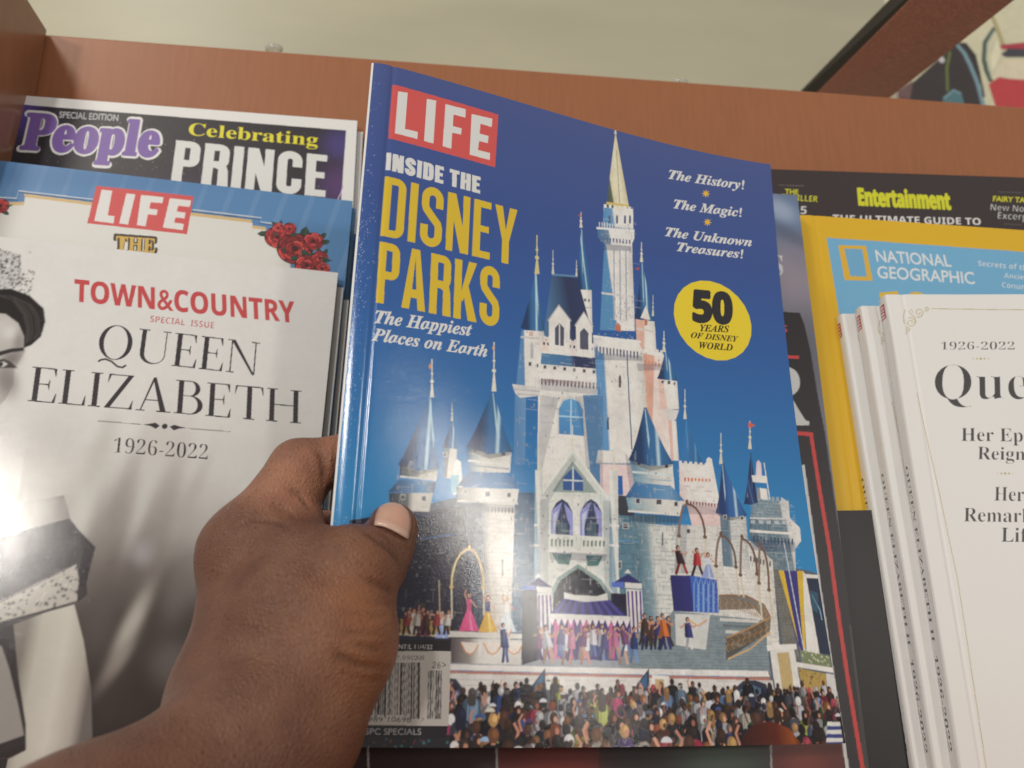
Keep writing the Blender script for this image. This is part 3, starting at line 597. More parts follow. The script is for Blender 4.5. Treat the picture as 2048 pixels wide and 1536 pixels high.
["P",[96,90,84],[118.2,147.5,118.8,148.8,119.4,147.7,119.2,142.7,118,142.6]],
["P",[70,84,104],[111.9,127.8,112.4,128.7,112.8,127.9,112.7,122.9,111.7,122.8]],
["G",[[0,200,196,190],[0.3,226,217,203],[1,226,217,203]],[106.1,165.2,128.6,166.6,130.4,162,128.2,158.8,109.4,157.6,106.5,160.5],[106,160.9,130.4,163.5]],
["P",[104,104,120],[107.5,160.7,108.3,160.7,108.2,158,107.8,156.8,107.4,158]],
["P",[104,104,120],[109.1,160.7,110,160.7,109.9,158,109.5,156.8,109.1,158]],
["P",[104,104,120],[110.8,160.7,111.6,160.7,111.5,158,111.1,156.8,110.7,158]],
["P",[104,104,120],[112.4,160.7,113.3,160.7,113.2,158,112.8,156.8,112.4,158]],
["P",[104,104,120],[114.1,160.7,114.9,160.7,114.9,158.1,114.4,156.8,114,158.1]],
["P",[104,104,120],[115.8,160.7,116.6,160.8,116.5,158.1,116.1,156.9,115.7,158.1]],
["P",[104,104,120],[117.5,160.8,118.3,160.8,118.2,158.1,117.7,156.9,117.4,158.1]],
["P",[104,104,120],[119.1,160.8,120,160.8,119.9,158.1,119.4,156.9,119,158.1]],
["P",[104,104,120],[120.8,160.8,121.7,160.8,121.6,158.1,121.1,156.9,120.7,158.1]],
["P",[104,104,120],[122.5,160.8,123.3,160.8,123.2,158.1,122.8,156.9,122.4,158.1]],
["P",[104,104,120],[124.2,160.8,125,160.8,124.9,158.1,124.5,156.9,124.1,158.1]],
["P",[104,104,120],[125.9,160.8,126.8,160.8,126.6,158.1,126.2,156.9,125.8,158.1]],
["P",[104,104,120],[127.6,160.9,128.5,160.9,128.3,158.2,127.8,156.9,127.5,158.1]],
["L",[240,232,220],[106.11,165.2,130.05,165.85],0.97,1],
["N",[107.2,168.2,123.6,169.3,129.5,165.8,107.1,164.4],[170,164,160],30,0.24,0.49,8,0.7],
["P",[226,217,203],[107.3,113.4,122.7,114.1,124.3,109.2,106.2,107.8]],
["L",[176,170,166],[106.2,107.75,124.3,108.78],0.44,1],
["P",[226,200,190],[108,107.5,123.8,108.3,123,93.2,107.6,93.1]],
["G",[[0,58,116,166],[0.3,58,116,166],[0.48,58,106,148],[0.6,58,106,148],[0.66,92,150,190],[0.72,58,106,148],[0.88,52,95,133],[1,40,74,103]],[150.5,131.5,150.1,128.9,149.7,126.4,149.3,123.8,148.8,121.3,148.3,118.8,147.8,116.3,147.2,113.8,146.3,111.2,152,109.9,157.9,110.6,156.8,113.2,155.8,115.8,154.9,118.4,154.1,121,153.2,123.6,152.5,126.2,151.7,128.9,150.9,131.6],[146.3,111.2,157.9,110.6]],
["P",[92,150,190],[150.5,130.5,150.8,130.5,150.9,119.1,150.4,115.5,150.3,119],0.75],
["L",[214,205,180],[151.34,145.84,150.22,131.49],0.38,1],
["P",[214,205,180],[149.4,131.4,150.3,136.4,150.9,136.5,151.1,131.6]],
["E",[214,205,180],[150.69,137.47],0.67,0.67,1],
["E",[214,205,180],[150.92,140.34],0.45,0.45,1],
["G",[[0,226,200,190],[0.2,226,217,203],[1,226,217,203]],[145.6,111,162.5,111.4,164.5,92.7,144.6,92.5],[145,103.4,165.3,104.9]],
["P",[226,217,203],[145.7,112.1,147.1,112.1,146.9,110.3,145.5,110.3]],
["P",[226,217,203],[148.2,112.1,149.6,112.1,149.5,110.2,148.1,110.3]],
["P",[226,217,203],[150.8,112,152.2,112,152,110.2,150.6,110.2]],
["P",[226,217,203],[153.3,112,154.7,112,154.6,110.2,153.2,110.2]],
["P",[226,217,203],[155.9,112,157.3,112,157.1,110.2,155.7,110.2]],
["P",[226,217,203],[158.5,112,159.9,112,159.7,110.2,158.3,110.2]],
["P",[226,217,203],[158.8,109.8,159.5,113.9,160.8,114.9,162.3,114.1,162.4,110]],
["P",[214,112,70],[147.5,104.7,148.5,104.7,148.4,103.2,147.6,102.7]],
["P",[214,112,70],[149.2,104.7,150.2,104.8,150.1,103.3,149.3,102.8]],
["P",[214,112,70],[150.9,104.8,151.9,104.8,151.8,103.4,151,102.9]],
["P",[214,112,70],[152.7,104.8,153.7,104.9,153.5,103.6,152.8,103.1]],
["P",[214,112,70],[154.4,104.8,155.4,104.9,155.3,103.7,154.5,103.2]],
["P",[214,112,70],[156.1,104.9,157.1,104.9,157,103.8,156.2,103.3]],
["P",[214,112,70],[157.9,104.9,158.9,105,158.8,103.9,158,103.4]],
["P",[214,112,70],[159.6,104.9,160.6,105,160.5,104.1,159.7,103.6]],
["P",[226,196,184],[147.6,94.8,164.2,94.2,164.2,81.2,149.8,82.2]],
["P",[120,84,84],[148.1,94.4,148.8,94.4,148.7,93.4,148.3,92.9,148,93.4]],
["P",[120,84,84],[149.5,94.4,150.2,94.4,150.2,93.3,149.8,92.8,149.4,93.3]],
["P",[120,84,84],[151,94.4,151.7,94.4,151.6,93.3,151.2,92.8,150.9,93.3]],
["P",[120,84,84],[152.4,94.4,153.2,94.3,153.1,93.3,152.6,92.8,152.3,93.3]],
["P",[120,84,84],[153.9,94.3,154.6,94.3,154.5,93.2,154.1,92.8,153.8,93.3]],
["P",[120,84,84],[155.3,94.3,156.1,94.3,156,93.2,155.6,92.7,155.2,93.2]],
["P",[120,84,84],[156.8,94.3,157.5,94.3,157.4,93.2,157,92.7,156.7,93.2]],
["P",[120,84,84],[158.3,94.3,159,94.2,158.9,93.2,158.5,92.7,158.2,93.2]],
["P",[120,84,84],[159.7,94.2,160.5,94.2,160.4,93.1,159.9,92.7,159.6,93.2]],
["P",[120,84,84],[161.2,94.2,161.9,94.2,161.8,93.1,161.4,92.6,161.1,93.1]],
["P",[120,84,84],[162.7,94.2,163.4,94.2,163.3,93.1,162.9,92.6,162.6,93.1]],
["L",[196,176,166],[147.19,100.9,150.11,100.89,149.97,99.35,153.39,99.36,153.55,101.13,157,101.16,156.82,99.38,160.77,99.43],0.37,1],
["P",[92,98,104],[176,70.8,203.4,67.6,211.5,65.8,208.1,-2.4,165.3,-1.6]],
["G",[[0,112,130,138],[0.74,124,138,142],[0.78,214,208,196],[1,226,217,203]],[181.1,97,199.4,97.7,198.9,89.2,178.4,88.4],[179.2,94.7,199.9,95.9]],
["P",[150,158,158],[181.3,98.8,182.6,98.8,182.3,96.8,181,96.8]],
["P",[150,158,158],[183.7,98.9,185,98.9,184.7,96.9,183.4,96.8]],
["P",[150,158,158],[186.1,99,187.4,99,187.1,97,185.8,96.9]],
["P",[150,158,158],[188.5,99,189.8,99.1,189.5,97,188.2,97]],
["P",[150,158,158],[190.9,99.1,192.2,99.2,191.9,97.1,190.6,97.1]],
["P",[150,158,158],[193.3,99.2,194.7,99.3,194.4,97.2,193,97.2]],
["P",[206,200,190],[195.8,99.3,199.3,97.3,199.1,93.6,195.3,94.8]],
["G",[[0,88,108,120],[0.8,104,122,128],[0.84,206,200,188],[1,226,217,203]],[177.9,88.9,199,90,203.5,85.9,203.1,80.1,199.4,76.5,197,56.9,175.8,62.5],[176.6,75,201.9,76.1]],
["B",[179.5,96.5,199.6,97.3,197,56.9,175.8,62.5],2.41,1.44,[190,196,190],0.35,2],
["L",[226,217,203],[177.69,83.19,202.53,83.16],1.17,1],
["P",[70,84,94],[178.9,81.1,179.8,81.1,179.5,79,178.9,78,178.6,79]],
["P",[70,84,94],[180.6,81.1,181.5,81.1,181.2,78.9,180.7,78,180.3,79]],
["P",[70,84,94],[182.4,81,183.3,81,183,78.9,182.4,78,182.1,78.9]],
["P",[70,84,94],[184.1,81,185,81,184.7,78.9,184.1,78,183.8,78.9]],
["P",[70,84,94],[185.9,81,186.8,81,186.5,78.9,185.9,77.9,185.6,78.9]],
["P",[70,84,94],[187.7,81,188.5,81,188.2,78.8,187.6,77.9,187.3,78.9]],
["P",[70,84,94],[189.4,81,190.3,81,190,78.8,189.4,77.9,189.1,78.8]],
["P",[70,84,94],[191.2,81,192.1,80.9,191.7,78.8,191.2,77.9,190.8,78.8]],
["P",[70,84,94],[193,80.9,193.8,80.9,193.5,78.8,192.9,77.8,192.6,78.8]],
["P",[70,84,94],[194.7,80.9,195.6,80.9,195.3,78.8,194.7,77.8,194.4,78.8]],
["P",[70,84,94],[196.5,80.9,197.4,80.9,197.1,78.7,196.5,77.8,196.2,78.7]],
["P",[70,84,94],[198.3,80.9,199.2,80.8,198.8,78.7,198.2,77.8,197.9,78.7]],
["L",[210,204,194],[178.46,88.89,199.45,89.63],0.71,1],
["P",[180,184,180],[178.8,88,181,88.1,180.8,86.6,178.6,86.5]],
["P",[180,184,180],[182.8,88.2,185,88.2,184.8,86.7,182.6,86.6]],
["P",[180,184,180],[186.8,88.3,188.9,88.4,188.7,86.8,186.5,86.8]],
["P",[180,184,180],[190.7,88.4,192.9,88.5,192.7,87,190.5,86.9]],
["P",[180,184,180],[194.8,88.6,197,88.7,196.7,87.1,194.5,87]],
["G",[[0,40,52,86],[0.3,40,52,86],[0.48,52,66,104],[0.6,52,66,104],[0.66,80,110,150],[0.72,52,66,104],[0.88,46,59,93],[1,36,46,72]],[182.7,118.8,182,115.8,181.2,112.7,180.5,109.7,179.7,106.7,178.9,103.7,178.1,100.8,177.2,97.8,176.2,94.9,179.8,94.8,183.5,96,183.2,98.8,183.1,101.6,183,104.5,183,107.3,182.9,110.2,182.9,113,182.9,115.9,182.9,118.8],[176.2,94.9,183.5,96]],
["P",[80,110,150],[182.5,117.6,182.9,117.7,181.7,104,181,99.8,181.3,104],0.75],
["L",[214,205,180],[184.13,133.92,182.5,120.46],0.44,1],
["P",[214,205,180],[181.5,120.4,182.7,125.1,183.4,125.2,183.5,120.5]],
["E",[214,205,180],[183.19,126.06],0.78,0.78,1],
["E",[214,205,180],[183.51,128.76],0.52,0.52,1],
["P",[212,96,62],[183.3,133.4,186.8,132,182.9,130.4]],
["G",[[0,140,140,140],[0.3,140,140,140],[0.34,226,217,203],[0.8,226,217,203],[1,210,201,188]],[183.9,102.8,189,102.5,188.8,97.5,183.2,97.6],[183.5,100.2,188.9,100]],
["P",[226,217,203],[181.8,108.3,189.3,108.5,189.3,105.2,182.1,105.2]],
["P",[226,206,206],[184,108.1,185.1,114.4,186.3,115.6,187.5,114.3,187.2,108.3]],
["L",[226,217,203],[189.07,114.68,189.82,97.56],0.5,1],
["G",[[0,200,196,184],[0.6,226,217,203],[1,216,206,190]],[140.3,83.8,163.1,84.6,165.4,79.1,177.1,78.9,187.2,71.2,184.9,34.8,136.8,41.4],[138.6,63.2,189.9,65]],
["B",[140.3,83.8,163.1,84.6,165.4,79.1,177.1,78.9,187.2,71.2,184.9,34.8,136.8,41.4],2.68,1.56,[168,160,148],0.4,3],
["P",[226,217,203],[164.1,81,165.6,80.9,165.3,78.7,163.9,78.9]],
["P",[226,217,203],[166.7,80.8,168.2,80.7,167.9,78.5,166.5,78.7]],
["P",[226,217,203],[169.3,80.6,170.8,80.5,170.5,78.3,169.1,78.4]],
["P",[226,217,203],[172,80.4,173.4,80.2,173.1,78.1,171.7,78.2]],
["P",[226,217,203],[174.6,80.2,176.1,80,175.8,77.9,174.3,78]],
["P",[205,198,186],[146.8,82.7,148.8,82.8,148.5,80.5,146.5,80.4]],
["P",[70,66,74],[147,82.4,148.4,82.5,148.3,80.8,146.8,80.7]],
["P",[90,96,98],[176.2,72.5,177,72.3,176.8,70.5,176.2,69.8,176,70.7]],
["P",[90,96,98],[177.8,72.2,178.5,72,178.3,70.2,177.8,69.5,177.5,70.4]],
["P",[90,96,98],[179.3,71.9,180.1,71.7,179.8,69.9,179.3,69.2,179.1,70.1]],
["P",[90,96,98],[180.8,71.6,181.6,71.4,181.4,69.6,180.8,68.9,180.6,69.8]],
["P",[90,96,98],[182.4,71.3,183.2,71.1,182.9,69.3,182.4,68.6,182.1,69.5]],
["P",[90,96,98],[183.9,71,184.7,70.8,184.4,69,183.9,68.3,183.7,69.2]],
["P",[90,96,98],[185.5,70.7,186.3,70.5,186,68.7,185.5,68,185.2,68.9]],
["P",[205,198,186],[165.9,75.6,167.9,75.7,167.6,73.5,165.6,73.4]],
["P",[70,66,74],[166.1,75.4,167.6,75.5,167.4,73.8,165.9,73.7]],
["G",[[0,120,140,146],[0.35,120,140,146],[0.39,206,202,190],[0.8,206,202,190],[1,191,187,176]],[163.6,89.3,176.5,89.4,175.4,66.6,162.6,67.7],[163.1,78.4,176,77.8]],
["B",[163.5,88.2,176.4,88.8,175.4,66.6,162.6,67.7],2.32,1.39,[120,118,112],0.4,4],
["G",[[0,42,62,104],[0.3,42,62,104],[0.48,58,100,152],[0.6,58,100,152],[0.66,190,212,226],[0.72,58,100,152],[0.88,52,90,136],[1,40,70,106]],[167.2,112.9,166.7,110,166.1,107.1,165.5,104.2,164.9,101.4,164.2,98.5,163.5,95.7,162.6,92.9,161.5,90.1,169.2,88.6,177.3,89.9,175.8,92.7,174.4,95.6,173.2,98.4,172,101.3,170.9,104.2,169.8,107.1,168.8,110,167.8,113],[161.5,90.1,177.3,89.9]],
["P",[190,212,226],[167.2,111.8,167.6,111.8,167.5,98.9,166.8,94.8,166.8,98.8],0.75],
["P",[34,40,56],[162.2,90.1,169.2,88.6,176.6,89.9,176,89,169,87.2,162.6,89],0.5],
["L",[214,205,180],[168.16,126.69,166.64,112.21],0.42,1],
["P",[214,205,180],[165.7,112.1,166.8,117.2,167.5,117.2,167.6,112.3]],
["E",[214,205,180],[167.28,118.23],0.75,0.75,1],
["E",[214,205,180],[167.58,121.13],0.5,0.5,1],
["P",[205,198,186],[165.2,89.5,167,89.6,166.8,87.7,165,87.6]],
["P",[70,66,74],[165.4,89.2,166.7,89.3,166.5,88,165.3,87.9]],
["P",[205,198,186],[173.6,89.5,175.5,89.6,175.2,87.7,173.4,87.6]],
["P",[70,66,74],[173.9,89.3,175.1,89.3,175,88,173.7,88]],
["P",[70,76,88],[19.9,81.1,54.4,91.8,81.4,93.6,116.6,92.8,113.5,26.7,11.4,25.6,7.3,74.9]],
["D",[80.47,161.36,110.92,161.62,108.84,90.25,80.12,90.48],150,50,0.5],
["D",[112.86,214.3,127.37,215.77,127.22,170.82,109.61,168.61],90,51,0.5],
["D",[106.52,161.46,130.89,162.07,130.31,114.35,109.12,113.6],70,52,0.45],
["D",[127.32,161.57,142.01,159.7,142.64,92.37,125.81,93.42],80,53,0.45],
["D",[145.59,110.96,162.51,111.42,164.16,81.21,143.65,81.83],60,54,0.5],
["D",[179,96.87,202.85,97.93,198.52,56.99,175.81,62.46],120,55,0.55],
["D",[140.29,83.75,188.16,77.67,184.89,34.76,136.75,41.36],170,56,0.45],
["D",[72.43,162.92,82.77,163.79,81.98,104.96,70.22,104.04],60,57,0.5],
["D",[112.66,232.19,129.06,234.39,128.39,214.4,110.48,211.72],60,58,0.6],
["P",[48,64,98],[81.2,134.9,89.7,134.5,83.9,110.4,80.1,93.5],0.28],
["P",[48,64,98],[97.1,136.2,110.3,137.8,108.9,92.3,102.3,94,101,117.2],0.3],
["P",[48,64,98],[112.6,212.2,126.8,214.1,126.7,211.4,112.5,209],0.45],
["P",[48,64,98],[106.9,157.3,130.2,159.1,130.4,156.7,106.8,154],0.4],
["P",[48,64,98],[81.6,140.2,109,141.7,108.9,138.1,81.6,137.1],0.3],
["P",[48,64,98],[127.5,154.9,141.8,156.8,142.2,153.9,127.9,151.6],0.35],
["P",[48,64,98],[144.6,92.9,164,92.8,164.1,89.4,144.7,88.7],0.3],
["P",[48,64,98],[119.8,113.4,123.8,108.3,126.3,93.5,121.6,93.2],0.35],
["P",[48,64,98],[177.3,80.2,199.9,79.5,199.1,75.2,177.1,75],0.4],
["P",[48,64,98],[140.3,83.8,147.4,84.1,141.2,41.8,136.8,41.4],0.3],
["P",[48,64,98],[163.5,88.2,167.4,88.2,166.4,67.9,162.6,67.7],0.35],
["G",[[0,40,40,56],[1,52,46,58]],[7,78.6,53.6,86.9,56,34.9,10.7,34.1],[22.7,68.2,54.2,69.6]],
["L",[70,110,160],[33.71,72.8,47.51,75.34],0.47,0.8],
["P",[66,96,120],[67.9,92.7,83.5,93.8,83.5,30,69.1,29.8]],
["B",[67.9,92.7,83.5,93.8,83.5,30,69.1,29.8],2.86,1.84,[30,54,82],0.6,5],
["P",[96,126,136],[112.3,86.3,132.4,87.5,128.9,37.9,111.9,37.6]],
["B",[112.3,86.3,132.4,87.5,128.9,37.9,111.9,37.6],3.02,1.94,[44,82,104],0.5,6],
["P",[205,198,186],[117.4,83.4,120,83.5,119.8,80.9,117.2,80.8]],
["P",[70,66,74],[117.6,83.1,119.7,83.2,119.6,81.2,117.5,81.1]],
["P",[205,198,186],[113.9,67.9,116.2,68,116,64.7,113.8,64.6]],
["P",[70,66,74],[114.2,67.6,115.9,67.7,115.8,64.9,114,64.9]],
["L",[90,140,170],[114.09,76.23,124.8,75.93],0.85,1],
["P",[58,60,66],[113.5,94.7,121.7,94.8,123.1,86.5,113.2,86.4]],
["P",[46,96,160],[113.8,103.2,118.2,103.1,118.1,95,113.5,94.7]],
["G",[[0,38,60,94],[0.3,38,60,94],[0.48,58,106,148],[0.6,58,106,148],[0.66,190,212,226],[0.72,58,106,148],[0.88,52,95,133],[1,40,74,103]],[43.9,120.7,43.6,119.2,43.2,117.7,42.8,116.2,42.4,114.7,41.9,113.2,41.5,111.7,41,110.3,40.4,108.8,43.6,108.1,46.8,108.7,46.4,110.2,45.9,111.7,45.6,113.2,45.3,114.7,45,116.2,44.7,117.7,44.4,119.2,44.2,120.7],[40.4,108.8,46.8,108.7]],
["P",[190,212,226],[44,120.1,44.2,120.2,45,113.6,45,111.5,44.7,113.5],0.75],
["L",[214,205,180],[43.53,127.32,43.88,119.88],0.25,1],
["P",[214,205,180],[43.3,119.8,43.6,122.5,44,122.5,44.4,119.9]],
["E",[214,205,180],[43.73,122.99],0.45,0.45,1],
["E",[214,205,180],[43.66,124.48],0.3,0.3,1],
["G",[[0,110,116,120],[0.35,110,116,120],[0.39,206,196,178],[0.8,206,196,178],[1,191,182,165]],[41,108.6,46.4,108.7,46.6,96.3,41.4,96.9],[41.2,102.7,46.5,102.4]],
["P",[205,198,186],[40.8,106.9,42.5,107.1,42.6,105.2,40.9,105]],
["P",[70,66,74],[41.1,106.7,42.3,106.8,42.3,105.4,41.1,105.3]],
["P",[226,217,203],[45.5,103.2,46.6,104.6,48.3,103.6,49.6,91.5,45.7,90.3]],
["P",[120,170,180],[44.5,98.1,47.7,98.3,47.6,91.4,44.8,91.2]],
["G",[[0,54,60,70],[0.45,120,120,116],[0.55,206,198,180],[1,196,186,168]],[24.1,101,39.2,100.9,39,95.7,24.6,95.7],[24.2,98.6,39.3,98.9]],
["L",[214,208,194],[24.57,96.13,38.65,95.72],0.77,1],
["P",[205,198,186],[27.4,100.5,29,100.6,29.1,98.9,27.5,98.8]],
["P",[70,66,74],[27.6,100.2,28.8,100.3,28.8,99.2,27.7,99.1]],
["P",[205,198,186],[32.9,100.4,34.8,100.5,34.9,98.6,33,98.5]],
["P",[70,66,74],[33.2,100.2,34.5,100.2,34.6,98.9,33.3,98.8]],
["G",[[0,38,60,94],[0.5,64,110,150],[0.75,96,140,172],[1,48,56,84]],[24.3,94.8,38.7,94.9,38.1,90.6,20.4,89.9],[20.3,91.6,38.4,92.8]],
["G",[[0,52,56,64],[0.42,100,100,98],[0.55,206,198,180],[1,180,172,156]],[20.8,89.5,37.7,90.6,36.6,83.2,21.6,83.1],[21,86.9,37.9,87.1]],
["P",[205,198,186],[25.3,89.3,27.1,89.4,27.2,87.3,25.4,87.2]],
["P",[70,66,74],[25.5,89,26.9,89.1,27,87.6,25.6,87.5]],
["P",[205,198,186],[33.3,89.3,35.3,89.4,35.4,87.2,33.4,87]],
["P",[70,66,74],[33.5,89.1,35.1,89.2,35.2,87.4,33.6,87.3]],
["L",[206,198,182],[29.95,84.34,36.54,83.94],0.96,1],
["G",[[0,38,60,94],[0.3,38,60,94],[0.48,58,106,148],[0.6,58,106,148],[0.66,190,212,226],[0.72,58,106,148],[0.88,52,95,133],[1,40,74,103]],[34.1,129.2,33,125.6,31.8,122,30.5,118.3,29.3,114.8,28,111.2,26.7,107.7,25.2,104.2,23.5,100.7,31.8,98.9,40,100.3,38.9,103.9,38.1,107.4,37.4,111,36.8,114.6,36.2,118.3,35.7,121.9,35.2,125.6,34.7,129.3],[23.5,100.7,40,100.3]],
["P",[190,212,226],[34.4,127.9,34.7,127.9,37.1,112.1,37.1,107.2,36.3,112.1],0.75],
["P",[34,40,56],[24.1,100.8,31.8,98.9,39.4,100.3,39.1,99.3,31.9,97.2,24.5,99.5],0.5],
["L",[222,212,190],[34.37,144.84,35.26,128.75],0.42,1],
["P",[222,212,190],[34.4,128.7,34.6,134.3,35.3,134.4,36.1,128.8]],
["E",[222,212,190],[34.89,135.46],0.74,0.74,1],
["E",[222,212,190],[34.71,138.68],0.5,0.5,1],
["P",[212,140,70],[34,143.5,33.1,141.4,34.2,140.2]],
["G",[[0,70,90,110],[0.14,150,160,160],[0.3,214,206,190],[1,222,214,200]],[50.7,109.4,69,109.3,68.6,100.7,51.7,99.8],[50.9,104.6,69.1,105.2]],
["L",[226,220,206],[51.09,104.39,68.53,103.91],0.81,1],
["P",[205,198,186],[52.6,109.4,54.5,109.6,54.6,107.4,52.7,107.3]],
["P",[70,66,74],[52.9,109.2,54.3,109.3,54.4,107.7,52.9,107.6]],
["P",[205,198,186],[58.2,109.6,60.5,109.8,60.6,107.4,58.3,107.2]],
["P",[70,66,74],[58.4,109.3,60.3,109.5,60.4,107.7,58.5,107.5]],
["P",[205,198,186],[64.7,109.4,66.7,109.6,66.7,107.4,64.7,107.2]],
["P",[70,66,74],[64.9,109.2,66.4,109.3,66.5,107.7,65,107.5]],
["L",[120,140,150],[51.37,102.59,68.35,102.26],0.61,0.7],
["G",[[0,38,60,94],[0.3,84,120,156],[0.7,120,150,180],[1,58,106,148]],[51.7,100.2,68.2,100.2,72.5,94.8,47.1,93.9],[47,96.3,72.4,98.1]],
["G",[[0,90,84,84],[0.25,170,160,146],[0.5,226,217,203],[1,222,212,198]],[46.7,93.5,72.5,94.4,71.7,88.8,47.7,88.1],[46.9,90.4,72.1,92]],
["P",[205,198,186],[49.4,92.7,51.3,92.9,51.4,90.8,49.5,90.7]],
["P",[70,66,74],[49.6,92.5,51.1,92.6,51.1,91,49.7,90.9]],
["P",[205,198,186],[58.4,92.6,60.5,92.8,60.6,90.5,58.5,90.3]],
["P",[70,66,74],[58.7,92.4,60.3,92.5,60.4,90.7,58.7,90.6]],
["P",[205,198,186],[67.5,92.7,69.2,92.8,69.2,90.7,67.5,90.6]],
["P",[70,66,74],[67.7,92.5,69,92.6,69,91,67.8,90.9]],
["L",[206,198,184],[47.35,88.06,72.16,88.58],0.79,1],
["G",[[0,52,54,68],[0.3,70,76,90],[0.5,196,186,170],[1,222,212,196]],[50.5,87.7,70.9,88.5,69.8,34.1,55.7,33.8],[53.6,60.2,69.8,60.8]],
["B",[56.7,85.1,70.1,85.9,69.8,34.1,58.3,33.9],2.78,1.59,[150,138,122],0.45,7],
["P",[96,84,84],[51.4,86.3,52.1,86.4,52.2,84.7,51.8,84,51.5,84.7]],
["P",[96,84,84],[52.8,86.4,53.5,86.4,53.5,84.8,53.2,84,52.8,84.7]],
["P",[96,84,84],[54.1,86.4,54.8,86.4,54.9,84.8,54.6,84,54.2,84.8]],
["P",[96,84,84],[55.5,86.4,56.2,86.4,56.3,84.8,56,84.1,55.6,84.8]],
["P",[96,84,84],[56.9,86.5,57.6,86.5,57.7,84.8,57.3,84.1,57,84.8]],
["P",[96,84,84],[58.3,86.5,59,86.5,59,84.8,58.7,84.1,58.4,84.8]],
["P",[96,84,84],[59.7,86.5,60.4,86.5,60.4,84.9,60.1,84.1,59.7,84.8]],
["P",[96,84,84],[61.1,86.5,61.8,86.5,61.8,84.9,61.5,84.2,61.1,84.9]],
["P",[96,84,84],[62.5,86.5,63.2,86.6,63.2,84.9,62.9,84.2,62.5,84.9]],
["P",[96,84,84],[63.9,86.6,64.6,86.6,64.6,84.9,64.3,84.2,63.9,84.9]],
["P",[96,84,84],[65.3,86.6,66,86.6,66,85,65.7,84.2,65.3,85]],
["P",[96,84,84],[66.7,86.6,67.4,86.7,67.4,85,67.1,84.3,66.7,85]],
["P",[96,84,84],[68.1,86.7,68.8,86.7,68.8,85,68.5,84.3,68.1,85]],
["P",[96,84,84],[69.5,86.7,70.2,86.7,70.3,85,69.9,84.3,69.5,85]],
["P",[120,112,104],[65.9,66.3,66.2,66.9,66.5,66.3,66.7,60.1,66.1,60.1]],
["G",[[0,38,60,94],[0.3,38,60,94],[0.48,58,106,148],[0.6,58,106,148],[0.66,190,212,226],[0.72,58,106,148],[0.88,52,95,133],[1,40,74,103]],[60.2,134.6,59.1,131.5,58,128.3,56.9,125.2,55.7,122.1,54.5,119,53.2,115.9,51.8,112.8,50.1,109.8,59.8,107.7,69.7,109.4,68.1,112.5,66.8,115.6,65.7,118.7,64.6,121.9,63.6,125.1,62.7,128.3,61.7,131.5,60.9,134.7],[50.1,109.8,69.7,109.4]],
["P",[190,212,226],[60.4,133.4,60.7,133.5,62.9,119.9,62.8,115.6,62,119.8],0.75],
["P",[34,40,56],[50.7,109.8,59.8,107.7,69,109.3,68.7,108.1,59.9,105.7,51.1,108.3],0.5],
["L",[222,212,190],[60.31,155.71,60.96,134.08],0.49,1],
["P",[222,212,190],[59.9,134,60.4,141.5,61.1,141.6,62,134.2]],
["E",[222,212,190],[60.69,143.07],0.86,0.86,1],
["E",[222,212,190],[60.56,147.4],0.58,0.58,1],
["P",[212,150,80],[60.3,154.8,59.5,152.8,60.4,151.7]],
["G",[[0,90,130,150],[0.3,150,170,172],[0.55,206,202,190],[1,226,217,203]],[122,110.3,142.4,110.5,141.1,100.5,123.4,100.5],[121.8,106,142.1,106.7]],
["L",[210,216,210],[122.71,105.18,141.74,105.33],0.91,1],
["P",[205,198,186],[125.2,110.4,127.4,110.6,127.3,108.3,125,108.1]],
["P",[70,66,74],[125.4,110.2,127.1,110.3,127,108.6,125.3,108.4]],
["P",[205,198,186],[131.8,110.7,134.6,110.9,134.4,108.3,131.7,108.1]],
["P",[70,66,74],[132.1,110.4,134.3,110.6,134.2,108.6,132,108.4]],
["P",[205,198,186],[138.4,110.2,140.5,110.4,140.3,108,138.3,107.8]],
["P",[70,66,74],[138.7,110,140.2,110.1,140,108.3,138.6,108.2]],
["L",[140,166,172],[123.05,102.62,141.3,102.67],0.68,0.7],
["G",[[0,52,96,140],[0.4,80,128,166],[0.7,110,150,180],[1,58,106,148]],[123.9,101,140.9,100.5,147.1,94.4,119,94.2],[119,96.1,147.4,98.1]],
["G",[[0,110,146,156],[0.3,170,180,176],[0.6,214,208,194],[1,226,217,203]],[119.4,94.1,146.1,94.1,144.2,88.2,120.5,88],[119.2,90.9,146,92.6]],
["P",[205,198,186],[123.7,94.1,126.1,94.2,126,91.8,123.6,91.6]],
["P",[70,66,74],[124,93.8,125.8,94,125.7,92,123.9,91.9]],
["P",[205,198,186],[133.3,94.3,136.2,94.5,136,92,133.1,91.8]],
["P",[70,66,74],[133.5,94,135.9,94.2,135.8,92.2,133.4,92.1]],
["P",[205,198,186],[141.8,93.8,143.8,94,143.6,91.7,141.6,91.6]],
["P",[70,66,74],[142,93.6,143.5,93.7,143.3,92,141.9,91.9]],
["L",[226,217,203],[120.04,88.44,144.19,88.19],0.87,1],
["P",[86,106,118],[122.3,87.3,123.1,87.3,123,84.4,122.5,83.1,122.1,84.4]],
["P",[86,106,118],[124,87.3,124.8,87.3,124.7,84.4,124.2,83.1,123.8,84.4]],
["P",[86,106,118],[125.7,87.3,126.5,87.3,126.4,84.4,125.9,83.1,125.5,84.4]],
["P",[86,106,118],[127.4,87.3,128.3,87.3,128.1,84.4,127.6,83.1,127.2,84.4]],
["P",[86,106,118],[129.1,87.3,130,87.3,129.8,84.4,129.3,83.1,129,84.4]],
["P",[86,106,118],[130.9,87.3,131.8,87.3,131.6,84.4,131,83.1,130.7,84.4]],
["P",[86,106,118],[132.6,87.3,133.5,87.3,133.3,84.4,132.8,83.1,132.4,84.4]],
